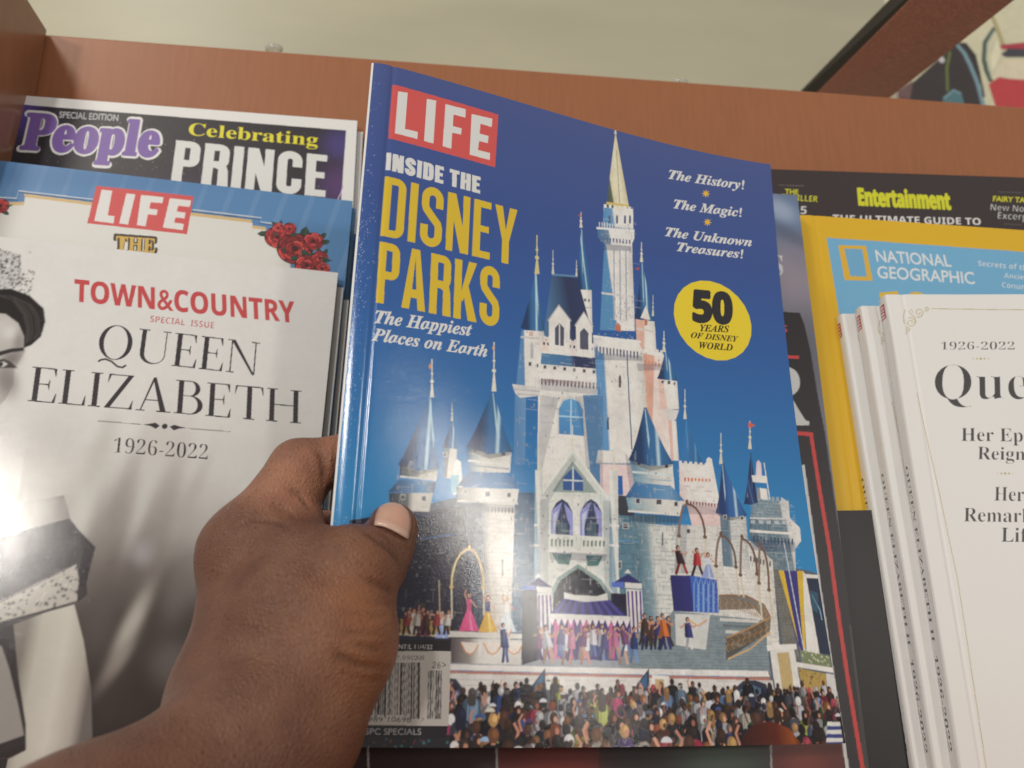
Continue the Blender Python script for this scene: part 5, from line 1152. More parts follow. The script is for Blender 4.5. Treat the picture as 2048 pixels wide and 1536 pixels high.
["P",[186,196,236],[43.7,41.7,44.1,41.8,45.1,37.2,44.2,37.1]],
["P",[216,206,196],[42.6,44.7,44.5,44.7,44.4,42.1,42.9,42.1]],
["E",[200,180,160],[43.51,45.63],0.84,0.95,1],
["E",[196,140,112],[43.63,45.45],0.59,0.73,1],
["L",[196,140,112],[42.82,44.5,41.81,45.87,42.33,46.81],0.47,1],
["L",[196,140,112],[44.32,44.53,45.69,43.27,46.66,42.73],0.44,1],
["P",[100,36,56],[35.8,43.3,37.3,43.4,39.6,37.8,34.1,37.7]],
["P",[136,72,92],[36.6,42.8,36.9,42.8,38.1,37.7,37.2,37.7]],
["P",[120,40,60],[35.5,46.1,37.3,46.1,37.3,43.2,35.8,43.2]],
["E",[90,60,50],[36.32,47.15],0.84,0.95,1],
["E",[196,140,112],[36.44,46.95],0.58,0.73,1],
["L",[196,140,112],[35.65,45.89,34.63,47.42,35.12,48.47],0.47,1],
["L",[196,140,112],[37.13,45.93,38.51,44.52,39.48,43.92],0.44,1],
["P",[214,200,180],[32.5,43.3,33.9,43.4,35.8,38.7,31.2,38.6]],
["P",[250,236,216],[33.2,42.9,33.6,42.9,34.5,38.7,33.7,38.7]],
["P",[222,214,200],[32.1,45.6,34,45.7,33.9,43.3,32.5,43.2]],
["E",[90,60,50],[33.01,46.49],0.83,0.94,1],
["E",[196,140,112],[33.13,46.33],0.58,0.73,1],
["L",[196,140,112],[32.33,45.45,31.33,46.71,31.83,47.58],0.47,1],
["L",[196,140,112],[33.81,45.49,35.18,44.33,36.13,43.84],0.43,1],
["L",[45,63,102],[67.47,35.39,67.4,31.9,67.15,28.73],1.02,1],
["L",[60,84,136],[68.43,35.41,68.54,32.21,69.02,28.93],1.02,1],
["P",[54,72,120],[65.8,40.6,68.1,40.8,69.6,34,66.3,34.2]],
["P",[38,51,86],[65.8,40.6,66.7,40.7,67.7,34.1,66.3,34.2]],
["L",[186,136,110],[65.96,40.2,65.42,41.37,64.43,41.58],0.6,1],
["L",[186,136,110],[67.9,40.24,69.29,38.1,70.24,40.65],0.6,1],
["E",[60,40,38],[66.89,42.14],0.82,0.97,1],
["E",[186,136,110],[67.13,41.85],0.52,0.71,1],
["L",[147,109,94],[84.07,35.13,83.38,31.69,82.73,28.56],1.03,1],
["L",[196,146,126],[85.06,35.15,85.74,32.01,86.58,28.78],1.04,1],
["P",[206,208,220],[82.6,40.3,85,40.5,86.2,33.7,82.9,34]],
["P",[148,149,158],[82.6,40.3,83.6,40.3,84.3,33.8,82.9,34]],
["L",[186,136,110],[82.82,39.88,82.44,38.09,81.53,37.14],0.61,1],
["L",[186,136,110],[84.81,39.92,85.85,38.68,86.76,38.84],0.61,1],
["E",[60,40,38],[83.82,41.79],0.84,0.99,1],
["E",[186,136,110],[84.06,41.5],0.53,0.72,1],
["L",[142,97,82],[91.43,34.72,90.84,31.35,90.23,28.28],1.04,1],
["L",[190,130,110],[92.43,34.73,92.91,31.65,93.61,28.5],1.05,1],
["P",[206,206,214],[90.7,39.8,93.1,40,93.6,33.3,90.2,33.6]],
["P",[148,148,154],[90.7,39.8,91.7,39.8,91.6,33.5,90.2,33.6]],
["L",[186,136,110],[90.89,39.37,90.85,38.21,90.15,37.51],0.61,1],
["L",[186,136,110],[92.91,39.41,92.91,38.01,93.61,38.63],0.61,1],
["E",[60,40,38],[91.92,41.25],0.85,1,1],
["E",[186,136,110],[92.16,40.97],0.54,0.73,1],
["L",[147,105,90],[99.09,34.83,98.43,31.44,97.76,28.36],1.05,1],
["L",[196,140,120],[100.1,34.84,100.59,31.75,101.28,28.57],1.06,1],
["P",[216,212,214],[99,40,101.5,40.1,101.3,33.4,97.8,33.7]],
["P",[155,152,154],[99,40,100,40,99.3,33.6,97.8,33.7]],
["L",[186,136,110],[99.22,39.52,99.04,38.82,98.24,38.3],0.62,1],
["L",[186,136,110],[101.27,39.56,100.77,38,101.59,39],0.62,1],
["E",[60,40,38],[100.3,41.41],0.86,1.01,1],
["E",[186,136,110],[100.53,41.12],0.55,0.74,1],
["L",[75,97,132],[106.08,36.22,105.95,32.9,105.59,29.87],1.07,1],
["L",[100,130,176],[107.11,36.23,106.88,33.18,107.08,30.07],1.07,1],
["P",[206,206,210],[105.3,41.2,107.8,41.4,108.3,34.9,104.8,35.1]],
["P",[148,148,151],[105.3,41.2,106.4,41.2,106.2,35,104.8,35.1]],
["L",[186,136,110],[105.54,40.82,104.75,41.34,103.53,41.31],0.63,1],
["L",[186,136,110],[107.61,40.85,108.43,38.98,109.74,40.95],0.63,1],
["E",[60,40,38],[106.64,42.67],0.87,1.02,1],
["E",[186,136,110],[106.88,42.39],0.55,0.75,1],
["L",[154,120,105],[114.73,35.04,114.01,31.62,113.27,28.51],1.08,1],
["L",[206,160,140],[115.78,35.06,116.15,31.92,116.74,28.72],1.08,1],
["P",[226,222,222],[114,40.2,116.6,40.4,117,33.6,113.4,33.9]],
["P",[162,159,159],[114,40.2,115.1,40.2,114.9,33.8,113.4,33.9]],
["L",[186,136,110],[114.23,39.78,114.15,39.82,113.39,39.59],0.63,1],
["L",[186,136,110],[116.33,39.82,116.43,38.03,117.28,39.63],0.63,1],
["E",[190,130,80],[115.38,41.69],0.87,1.03,1],
["E",[186,136,110],[115.62,41.4],0.56,0.75,1],
["L",[82,105,139],[119.37,35.5,118.75,32.24,118.07,29.27],1.08,1],
["L",[110,140,186],[120.42,35.52,120.63,32.53,121.12,29.48],1.09,1],
["P",[44,56,106],[118.7,40.4,121.2,40.6,121.6,34.2,118,34.4]],
["P",[31,40,76],[118.7,40.4,119.8,40.4,119.5,34.3,118,34.4]],
["L",[186,136,110],[118.87,40.02,118.57,38.84,117.67,38.15],0.64,1],
["L",[186,136,110],[121,40.05,121.27,38.71,122.18,39.28],0.64,1],
["E",[60,40,38],[120.04,41.83],0.88,1.04,1],
["E",[186,136,110],[120.28,41.56],0.56,0.76,1],
["L",[45,37,67],[80.32,35,79.89,32.16,79.4,29.58],1.03,1],
["L",[60,50,90],[81.3,35.01,81.71,32.42,82.36,29.79],1.03,1],
["P",[120,70,110],[80.1,39.3,82.5,39.4,82.5,33.9,79.1,34]],
["P",[86,50,79],[80.1,39.3,81.1,39.3,80.5,33.9,79.1,34]],
["L",[186,136,110],[80.27,38.92,79.83,38.89,78.88,38.67],0.6,1],
["L",[186,136,110],[82.25,38.95,82.14,37.49,83.1,38.78],0.61,1],
["E",[60,40,38],[81.26,40.49],0.84,0.99,1],
["E",[186,136,110],[81.5,40.25],0.53,0.72,1],
["L",[142,105,90],[84.66,35.78,84.14,32.93,83.59,30.34],1.04,1],
["L",[190,140,120],[85.66,35.8,86.14,33.2,86.84,30.56],1.04,1],
["P",[214,206,206],[82.5,40,84.9,40.2,86.8,34.6,83.5,34.8]],
["P",[154,148,148],[82.5,40,83.5,40.1,84.9,34.7,83.5,34.8]],
["L",[186,136,110],[82.71,39.68,82.43,41.29,81.58,41.73],0.61,1],
["L",[186,136,110],[84.7,39.72,86.35,37.8,87.22,40.4],0.61,1],
["E",[60,40,38],[83.71,41.26],0.84,0.99,1],
["E",[186,136,110],[83.95,41.03],0.53,0.72,1],
["L",[67,82,120],[89.05,36.57,88.98,33.72,88.7,31.11],1.04,1],
["L",[90,110,160],[90.05,36.59,89.94,33.97,90.26,31.31],1.05,1],
["P",[70,64,120],[88.8,40.9,91.2,41,91.2,35.4,87.8,35.6]],
["P",[50,46,86],[88.8,40.9,89.8,40.9,89.2,35.5,87.8,35.6]],
["L",[186,136,110],[89.01,40.53,88.19,39.12,86.98,38.35],0.61,1],
["L",[186,136,110],[91.02,40.57,91.3,39.51,92.52,39.72],0.61,1],
["E",[60,40,38],[90.03,42.12],0.85,1,1],
["E",[186,136,110],[90.27,41.88],0.54,0.73,1],
["L",[45,37,67],[93.44,35.19,92.85,32.33,92.25,29.73],1.05,1],
["L",[60,50,90],[94.45,35.21,94.92,32.6,95.62,29.94],1.05,1],
["P",[190,110,140],[92.8,39.5,95.2,39.7,95.6,34,92.2,34.2]],
["P",[136,79,100],[92.8,39.5,93.8,39.5,93.6,34.1,92.2,34.2]],
["L",[186,136,110],[92.95,39.14,92.03,41.05,90.73,41.61],0.61,1],
["L",[186,136,110],[94.98,39.18,95.84,37.13,97.22,40],0.62,1],
["E",[60,40,38],[93.99,40.73],0.85,1,1],
["E",[186,136,110],[94.23,40.49],0.54,0.73,1],
["L",[142,105,90],[97.9,35.99,97.55,33.11,97.08,30.5],1.06,1],
["L",[190,140,120],[98.92,36,99.06,33.37,99.53,30.7],1.06,1],
["P",[120,70,110],[98.1,40.3,100.6,40.5,100.1,34.8,96.7,35]],
["P",[86,50,79],[98.1,40.3,99.1,40.4,98.1,34.9,96.7,35]],
["L",[186,136,110],[98.3,39.97,98.15,39.5,97.38,39.11],0.62,1],
["L",[186,136,110],[100.34,40,99.52,38.64,100.32,39.59],0.62,1],
["E",[60,40,38],[99.36,41.56],0.86,1.01,1],
["E",[186,136,110],[99.6,41.33],0.54,0.74,1],
["L",[67,82,120],[102.41,36.78,102.13,33.9,101.7,31.27],1.06,1],
["L",[90,110,160],[103.43,36.8,103.44,34.15,103.82,31.47],1.06,1],
["P",[214,206,206],[101.6,41.1,104.1,41.3,104.6,35.6,101.2,35.8]],
["P",[154,148,148],[101.6,41.1,102.6,41.1,102.6,35.7,101.2,35.8]],
["L",[186,136,110],[101.79,40.77,101.5,43.03,100.6,43.72],0.62,1],
["L",[186,136,110],[103.85,40.8,104.25,38.64,105.29,41.78],0.62,1],
["E",[60,40,38],[102.86,42.37],0.86,1.02,1],
["E",[186,136,110],[103.1,42.13],0.55,0.74,1],
["L",[45,37,67],[106.87,35.39,106.12,32.5,105.39,29.87],1.07,1],
["L",[60,50,90],[107.9,35.4,108.45,32.77,109.18,30.09],1.07,1],
["P",[70,64,120],[106.4,39.7,108.9,39.9,109.1,34.2,105.6,34.4]],
["P",[50,46,86],[106.4,39.7,107.5,39.8,107,34.3,105.6,34.4]],
["L",[186,136,110],[106.63,39.38,106.21,40.33,105.22,40.51],0.62,1],
["L",[186,136,110],[108.71,39.41,108.87,37.63,109.95,39.73],0.63,1],
["E",[60,40,38],[107.73,40.98],0.86,1.02,1],
["E",[186,136,110],[107.97,40.74],0.55,0.75,1],
["L",[142,105,90],[111.46,36.19,110.35,33.28,109.41,30.63],1.07,1],
["L",[190,140,120],[112.5,36.2,113.41,33.56,114.39,30.87],1.08,1],
["P",[190,110,140],[110.5,40.5,113,40.7,113.7,35,110.2,35.2]],
["P",[136,79,100],[110.5,40.5,111.6,40.6,111.6,35.1,110.2,35.2]],
["L",[186,136,110],[110.71,40.19,109.94,38.95,108.75,38.24],0.63,1],
["L",[186,136,110],[112.8,40.22,113.77,39.11,114.97,39.46],0.63,1],
["E",[60,40,38],[111.83,41.8],0.87,1.03,1],
["E",[186,136,110],[112.07,41.56],0.55,0.75,1],
["L",[67,82,120],[116.09,36.99,115.14,34.07,114.28,31.41],1.08,1],
["L",[90,110,160],[117.14,37,117.82,34.34,118.63,31.64],1.08,1],
["P",[120,70,110],[114,41.4,116.6,41.5,118.3,35.8,114.8,36]],
["P",[86,50,79],[114,41.4,115.1,41.4,116.2,35.9,114.8,36]],
["L",[186,136,110],[114.21,40.99,113.43,41.98,112.19,42.15],0.63,1],
["L",[186,136,110],[116.32,41.03,118.51,39.26,119.9,41.41],0.64,1],
["E",[60,40,38],[115.35,42.61],0.87,1.03,1],
["E",[186,136,110],[115.59,42.37],0.56,0.76,1],
["L",[45,34,34],[29.97,41.96,29.75,39.85,29.44,37.91],0.99,1],
["L",[60,46,46],[30.89,41.98,31.33,40.06,32.02,38.14],0.99,1],
["P",[150,60,60],[29.9,45.1,32.1,45.3,32,41.1,28.9,41.2]],
["P",[108,43,43],[29.9,45.1,30.8,45.2,30.2,41.2,28.9,41.2]],
["L",[186,136,110],[30.12,44.88,30.09,45.61,29.48,45.74],0.58,1],
["L",[186,136,110],[31.96,44.93,31.14,43.6,31.64,45.15],0.58,1],
["E",[60,40,38],[30.96,46.06],0.8,0.94,1],
["E",[186,136,110],[31.2,45.89],0.51,0.69,1],
["L",[45,34,34],[33.65,42.05,33.64,39.93,33.46,38],0.99,1],
["L",[60,46,46],[34.57,42.07,34.73,40.13,35.25,38.21],0.99,1],
["P",[206,196,180],[33.4,45.2,35.6,45.4,35.7,41.2,32.6,41.3]],
["P",[148,141,129],[33.4,45.2,34.3,45.2,33.9,41.3,32.6,41.3]],
["L",[186,136,110],[33.55,44.97,33.2,43.76,32.35,43.11],0.58,1],
["L",[186,136,110],[35.4,45.01,35.23,44.28,36.13,44.29],0.58,1],
["E",[60,40,38],[34.4,46.14],0.8,0.94,1],
["E",[186,136,110],[34.64,45.97],0.51,0.69,1],
["L",[45,34,34],[37.34,42.13,37.13,40,36.82,38.06],1,1],
["L",[60,46,46],[38.27,42.15,38.66,40.21,39.33,38.29],1,1],
["P",[90,60,50],[36.9,45.3,39.1,45.5,39.4,41.3,36.3,41.4]],
["P",[64,43,36],[36.9,45.3,37.9,45.3,37.6,41.3,36.3,41.4]],
["L",[186,136,110],[37.12,45.06,36.97,45.45,36.27,45.45],0.58,1],
["L",[186,136,110],[38.99,45.1,38.68,43.88,39.31,45.17],0.58,1],
["E",[60,40,38],[37.99,46.24],0.8,0.95,1],
["E",[186,136,110],[38.22,46.06],0.51,0.69,1],
["L",[45,34,34],[41.06,42.21,40.82,40.08,40.49,38.14],1,1],
["L",[60,46,46],[41.99,42.23,42.4,40.29,43.08,38.36],1,1],
["P",[150,60,60],[40.6,45.4,42.9,45.5,43.2,41.4,40,41.5]],
["P",[108,43,43],[40.6,45.4,41.6,45.4,41.3,41.4,40,41.5]],
["L",[186,136,110],[40.84,45.15,39.93,45.38,38.72,45.31],0.58,1],
["L",[186,136,110],[42.71,45.19,43.18,44.03,44.35,45.23],0.59,1],
["E",[60,40,38],[41.72,46.33],0.81,0.95,1],
["E",[186,136,110],[41.95,46.16],0.51,0.7,1],
["L",[45,34,34],[44.8,42.3,44.79,40.17,44.59,38.22],1,1],
["L",[60,46,46],[45.74,42.32,45.85,40.37,46.33,38.43],1,1],
["P",[206,196,180],[44.8,45.5,47,45.7,46.9,41.5,43.7,41.6]],
["P",[148,141,129],[44.8,45.5,45.7,45.5,45,41.5,43.7,41.6]],
["L",[186,136,110],[45,45.25,44.7,43.96,43.87,43.29],0.59,1],
["L",[186,136,110],[46.88,45.29,46.37,44.56,47.24,44.53],0.59,1],
["E",[60,40,38],[45.89,46.44],0.81,0.96,1],
["E",[186,136,110],[46.12,46.26],0.52,0.7,1],
["L",[112,37,37],[142.53,68.92,141.27,66.05,140.17,63.45],1.2,1],
["L",[150,50,50],[143.69,68.97,144.54,66.41,145.48,63.84],1.2,1],
["P",[60,40,44],[140.5,73.1,143.3,73.3,145,67.8,141.1,67.9]],
["P",[43,28,31],[140.5,73.1,141.7,73.2,142.7,67.9,141.1,67.9]],
["L",[186,136,110],[140.72,72.75,140.17,73.04,139,72.93],0.7,1],
["L",[186,136,110],[143.04,72.85,144.95,71.38,146.26,72.97],0.7,1],
["E",[60,40,38],[142.01,74.35],0.97,1.14,1],
["E",[186,136,110],[142.27,74.13],0.62,0.84,1],
["L",[45,37,45],[149.91,68.42,148.69,65.64,147.6,63.11],1.21,1],
["L",[60,50,60],[151.08,68.47,151.82,65.98,152.69,63.49],1.21,1],
["P",[190,60,60],[149.3,72.5,152.1,72.8,152.4,67.4,148.4,67.5]],
["P",[136,43,43],[149.3,72.5,150.5,72.6,150,67.4,148.4,67.5]],
["L",[186,136,110],[149.5,72.19,149.27,72.98,148.29,73.07],0.71,1],
["L",[186,136,110],[151.86,72.29,152.08,70.64,153.26,72.58],0.71,1],
["E",[60,40,38],[150.83,73.75],0.98,1.16,1],
["E",[186,136,110],[151.09,73.53],0.62,0.84,1],
["P",[150,160,196],[154.6,68.1,156.5,68.2,157.9,62.7,151.9,62.5]],
["P",[186,196,232],[155.4,67.7,155.9,67.7,156.3,62.6,155.2,62.6]],
["P",[206,206,214],[154.6,70.9,157,71,156.4,68.1,154.6,68]],
["E",[90,60,50],[155.92,72.01],1.03,1.16,1],
["E",[196,140,112],[156.04,71.8],0.71,0.89,1],
["L",[196,140,112],[154.84,70.72,153.82,72.23,154.64,73.3],0.58,1],
["L",[196,140,112],[156.74,70.8,158.25,69.42,159.37,68.85],0.54,1],
["L",[36,36,67],[123.84,39.36,123.6,36.6,123.14,34.07],1.1,1],
["L",[48,48,90],[124.91,39.38,124.7,36.84,124.92,34.28],1.1,1],
["P",[60,56,110],[123.1,43.5,125.7,43.7,126.1,38.2,122.5,38.4]],
["P",[43,40,79],[123.1,43.5,124.2,43.5,124,38.3,122.5,38.4]],
["L",[186,136,110],[123.28,43.19,122.23,42.54,120.82,42.08],0.64,1],
["L",[186,136,110],[125.43,43.23,126.53,42,127.98,42.79],0.65,1],
["E",[60,40,38],[124.45,44.73],0.89,1.05,1],
["E",[186,136,110],[124.7,44.5],0.57,0.77,1],
["L",[45,34,30],[125.85,40.52,125.61,37.74,125.15,35.2],1.1,1],
["L",[60,46,40],[126.92,40.54,126.68,37.98,126.88,35.41],1.11,1],
["P",[206,120,60],[126.2,44.7,128.8,44.9,128.1,39.4,124.5,39.6]],
["P",[148,86,43],[126.2,44.7,127.3,44.8,126,39.5,124.5,39.6]],
["L",[186,136,110],[126.41,44.38,125.28,43.81,123.81,43.37],0.65,1],
["L",[186,136,110],[128.58,44.42,128.63,43.15,130.15,44],0.65,1],
["E",[60,40,38],[127.6,45.93],0.89,1.06,1],
["E",[186,136,110],[127.84,45.7],0.57,0.77,1],
["L",[36,36,67],[127.7,39.43,127.4,36.65,126.89,34.12],1.1,1],
["L",[48,48,90],[128.78,39.44,128.59,36.9,128.83,34.33],1.11,1],
["P",[90,60,50],[126.7,43.6,129.3,43.8,130,38.3,126.3,38.5]],
["P",[64,43,36],[126.7,43.6,127.8,43.6,127.8,38.4,126.3,38.5]],
["L",[186,136,110],[126.92,43.26,126.49,41.56,125.51,40.68],0.65,1],
["L",[186,136,110],[129.09,43.3,129.74,42.38,130.66,42.3],0.65,1],
["E",[60,40,38],[128.11,44.81],0.89,1.06,1],
["E",[186,136,110],[128.36,44.58],0.57,0.77,1],
["L",[45,34,30],[129.73,40.59,129.2,37.79,128.57,35.25],1.11,1],
["L",[60,46,40],[130.81,40.6,130.87,38.05,131.26,35.47],1.11,1],
["P",[60,56,110],[129.2,44.8,131.8,45,132,39.5,128.4,39.6]],
["P",[43,40,79],[129.2,44.8,130.3,44.8,129.9,39.5,128.4,39.6]],
["L",[186,136,110],[129.4,44.44,128.27,44.03,126.79,43.66],0.65,1],
["L",[186,136,110],[131.58,44.48,132.55,43.17,134.1,44.16],0.65,1],
["E",[60,40,38],[130.61,46],0.9,1.06,1],
["E",[186,136,110],[130.85,45.77],0.57,0.78,1],
["L",[36,36,67],[131.59,39.49,130.96,36.7,130.26,34.16],1.11,1],
["L",[48,48,90],[132.68,39.51,132.84,36.96,133.3,34.38],1.11,1],
["P",[206,120,60],[132,43.7,134.6,43.9,133.9,38.4,130.2,38.5]],
["P",[148,86,43],[132,43.7,133.1,43.7,131.7,38.5,130.2,38.5]],
["L",[186,136,110],[132.18,43.36,131.38,44.24,130.09,44.38],0.65,1],
["L",[186,136,110],[134.37,43.4,134.15,41.68,135.62,43.69],0.65,1],
["E",[60,40,38],[133.39,44.91],0.9,1.06,1],
["E",[186,136,110],[133.64,44.68],0.57,0.78,1],
["L",[45,34,30],[133.64,40.65,132.39,37.84,131.32,35.28],1.11,1],
["L",[60,46,40],[134.73,40.67,135.62,38.12,136.56,35.54],1.12,1],
["P",[90,60,50],[133.8,44.9,136.5,45.1,135.9,39.5,132.3,39.7]],
["P",[64,43,36],[133.8,44.9,134.9,44.9,133.8,39.6,132.3,39.7]],
["L",[186,136,110],[134.02,44.53,133.21,42.65,131.98,41.69],0.66,1],
["L",[186,136,110],[136.22,44.58,136.07,43.68,137.23,43.48],0.66,1],
["E",[60,40,38],[135.24,46.1],0.91,1.07,1],
["E",[186,136,110],[135.49,45.86],0.58,0.78,1],
["L",[36,36,79],[132.98,40.55,131.82,37.2,130.79,34.16],1.11,1],
["L",[48,48,106],[134.07,40.57,134.75,37.52,135.55,34.41],1.12,1],
["P",[206,110,50],[131.3,45.6,133.9,45.8,135.3,39.2,131.6,39.4]],
["P",[148,79,36],[131.3,45.6,132.4,45.6,133.1,39.3,131.6,39.4]],
["L",[186,136,110],[131.46,45.14,130.19,43.04,128.65,41.96],0.65,1],
["L",[186,136,110],[133.65,45.19,135.91,44.13,137.38,44.01],0.66,1],
["E",[60,40,38],[132.7,47.01],0.9,1.07,1],
["E",[186,136,110],[132.94,46.73],0.57,0.78,1],
["L",[160,156,150],[143.46,40.03,142.91,37.03,142.22,34.3],1.13,1],
["L",[214,208,200],[144.57,40.04,144.47,37.3,144.75,34.52],1.13,1],
["P",[60,60,112],[142.3,44.5,145,44.7,145.8,38.8,142,39]],
["P",[43,43,80],[142.3,44.5,143.4,44.5,143.6,38.9,142,39]],
["L",[186,136,110],[142.48,44.16,141.63,43.31,140.32,42.75],0.66,1],
["L",[186,136,110],[144.72,44.2,146.08,42.92,147.42,43.64],0.66,1],
["E",[60,40,38],[143.76,45.83],0.92,1.08,1],
["E",[186,136,110],[144,45.58],0.58,0.79,1],
["L",[45,34,30],[124.41,41.42,123.14,38.53,122.07,35.9],1.1,1],
["L",[60,46,40],[125.48,41.44,126.47,38.82,127.49,36.16],1.11,1],
["P",[70,50,44],[123.6,45.7,126.2,45.9,126.7,40.3,123.1,40.4]],
["P",[50,36,31],[123.6,45.7,124.7,45.8,124.5,40.3,123.1,40.4]],
["L",[186,136,110],[123.76,45.38,122.99,44.19,121.77,43.5],0.65,1],
["L",[186,136,110],[125.92,45.43,126.8,44.31,128.02,44.7],0.65,1],
["E",[60,40,38],[124.95,46.99],0.89,1.06,1],
["E",[186,136,110],[125.19,46.75],0.57,0.77,1],
["P",[120,116,106],[186.8,67.4,190.3,67.1,193.8,31,186.6,30.9]],
["B",[186.8,67.4,190.3,67.1,194.2,31,186.6,30.9],1.85,1.15,[70,66,60],0.5,11],
["P",[226,217,203],[201.4,67.5,203.1,65.5,203.8,33,197.3,31.8]],
["P",[52,58,72],[203,65.1,211,64.5,209.8,33,204,33.8]],
["P",[226,217,203],[201.6,65.9,210.2,65.7,210.5,64.3,201.8,64.2]],
["L",[140,180,206],[204.57,57.16,207.43,51.05,207.63,46.97],0.46,1],
["P",[66,100,116],[203.4,59.2,207.8,58.1,206.2,49.8,203.4,51],0.6],
["P",[66,60,116],[189.5,66.9,201.8,67.1,196.7,31.4,194.8,31.4]],
["P",[214,176,60],[189.5,66.9,192.2,67,194.5,34.9,195.3,31.4]],
["P",[214,176,60],[198.8,67,201.8,67.1,196.7,31.4,196,31.4]],
["L",[200,200,206],[194.18,79.03,196.64,31],0.48,1],
["P",[124,130,96],[194.5,34.9,208.7,32.6,208.5,27.2,194.3,29.1]],
["N",[194.6,35.6,208.8,33.4,208.5,27.2,194.3,29.1],[196,196,150],40,0.26,0.66,31,1],
["P",[226,217,203],[191.7,30.2,209.7,28,209.2,26.1,191.8,28.3]],
["P",[176,146,80],[192.2,27.9,205.2,25.7,204.2,18.4,193,19.6]],
["N",[192.6,27.1,204.2,25.3,203.8,21.1,193.4,21.9],[110,84,50],40,0.26,0.56,32,1],
["P",[206,200,188],[205.3,26,209.6,25.3,208.9,15.8,204.4,17.3]],
["P",[224,216,204],[46.6,28.1,177.7,26.7,178.5,24.5,46.7,26.1]],
["P",[176,116,100],[46.7,25.9,178.4,24.3,178.3,23.2,46.7,25]],
["P",[214,206,194],[46.7,25,179.4,23.2,180,7,47.5,7.5]],
["B",[46.7,25,179.4,23.2,180,7,47.5,7.5],3.55,1.95,[176,166,156],0.45,12],
["P",[52,60,72],[74.2,16,83.5,27.1,83.8,9.2,74.3,9.2]],
["P",[60,104,140],[79.2,20.8,82.7,25.4,82.7,20.2],0.8],
["P",[226,217,203],[84.6,24.7,91.3,24.4,91.1,12.6,84.5,12.6]],
["P",[190,166,116],[85.8,23.3,89.3,23.2,89.2,16,85.7,16]],
["P",[52,60,72],[115,16.1,125.6,27.5,124.7,9.1,114.6,9.2]],
["P",[60,104,140],[120.6,21,124.6,25.7,124.2,20.3],0.8],
["P",[226,217,203],[126.7,25,133.8,24.7,132.8,12.6,125.7,12.6]],
["P",[190,166,116],[127.8,23.6,131.6,23.4,131,16.1,127.2,16.1]],
["P",[50,54,66],[160.9,12.4,162,20.4,165.9,23,171.4,23.3,176.2,21.9,177.4,17.8,176.4,12.3]],
["P",[80,110,130],[163.2,16,164.1,19.7,170.2,21.5,174.9,19.6,174.8,16],0.8],
["P",[52,56,70],[47.3,12.5,46.8,23.3,49.8,23,52.9,19.3,53.5,12.5]],
["P",[226,217,203],[178.8,36.6,193,37.2,193.1,35.2,178.9,34.3]],
["P",[220,212,198],[180.1,34.3,191.7,35.2,192.3,15.9,180.2,16]],
["P",[190,164,112],[183.3,33.6,189,34,188.9,17.8,183.3,17.4]],
["C",[46.92,20.57,213.55,21.07,208.09,-2.39,47.88,-0.73],7],
["P",[176,54,50],[113,16.4,115.2,19.6,115.8,16.1],0],
["G",[[0,52,22,20],[0.6,90,34,22],[0.85,140,70,30],[1,40,24,24]],[161.1,-1.5,163.1,3.6,168,7.1,175.8,8.4,183.9,5.8,187.9,0.8,188.7,-2],[161.6,1.9,189.4,1.5]],
["P",[216,210,198],[202.1,7.8,208.1,7.7,208,6.2,201.6,6.3]],
["P",[60,66,120],[201.7,6.3,208,6.2,207.9,4.8,201.2,4.9]],
["P",[216,210,198],[201.3,4.9,208,4.8,207.9,3.3,200.8,3.5]],
["P",[60,66,120],[200.9,3.5,207.9,3.3,207.8,1.9,200.3,2]],
["P",[216,210,198],[200.5,2,207.9,1.9,207.8,0.5,199.9,0.6]],
["P",[60,66,120],[200.1,0.6,207.8,0.5,207.7,-1,199.5,-0.8]],
["P",[44,40,46],[-11.2,8.7,48.4,4.2,48.6,-0.7,-10.2,-1]],
["N",[11.5,3,47.7,2.9,47.9,-0.1,11.8,-0.2],[150,70,60],14,0.25,0.67,41,0.8],
["N",[11.5,3,47.7,2.9,47.9,-0.1,11.8,-0.2],[70,130,130],12,0.33,0.84,42,0.7],
["X",15,2,0.5],
["P",[40,32,36],[10.5,36.1,47.3,36.3,47.3,32.5,10.9,32]],
["P",[40,34,38],[11.2,7.4,47.5,7.1,47.2,3.2,10.8,3.4]],
["P",[190,180,166],[9.1,32,47.5,32.6,47.7,7.1,10.5,7.4]],
["T",[206,200,192],"DISPLAY UNTIL 11/4/22","sans",[17.33,32.93,40.54,33.24,17.36,34.44],0],
["T",[70,62,62],"US $14.99 CAN $17.99CAN","mono",[5.14,28.94,37.62,29.4,5.16,30.3],0],
["T",[60,54,54],"26>","mono",[40.77,26.62,45.8,26.48,40.88,28.7],0],
["T",[66,58,58],"0","sans",[11.4,8.3,13.09,8.31,11.6,9.97],0],
["T",[60,54,54],"72989","sans",[15.46,8.39,24.2,8.33,15.53,10.06],0],
["T",[60,54,54],"10698","sans",[25.98,8.34,34.17,8.26,26.07,10.08],0],
["T",[66,58,58],"7","sans",[37.73,8.64,38.78,8.61,37.94,9.77],0],
["T",[176,170,164],"SPC SPECIALS","sans",[18.44,4.2,38.05,4.23,18.42,6.18],0],
["P",[52,44,46],[15.9,28.2,16.2,28.2,17,10.5,16.6,10.5]],
["P",[52,44,46],[16.8,28.2,17.5,28.2,18.3,10.5,17.5,10.5]],
["P",[52,44,46],[17.8,28.2,18.6,28.2,19.5,9.4,18.6,10.5]],
["P",[52,44,46],[19.1,28.2,19.9,28.2,20.6,10.6,19.9,10.6]],
["P",[52,44,46],[20.4,28.3,20.7,28.3,21.6,9.4,21.2,10.6]],
["P",[52,44,46],[20.9,28.3,21.1,28.3,22,9.4,21.7,10.6]],
["P",[52,44,46],[21.4,28.3,22.1,28.3,22.9,10.6,22.1,10.6]],
["P",[52,44,46],[22.3,28.3,22.7,28.3,23.5,10.6,23.1,10.6]],
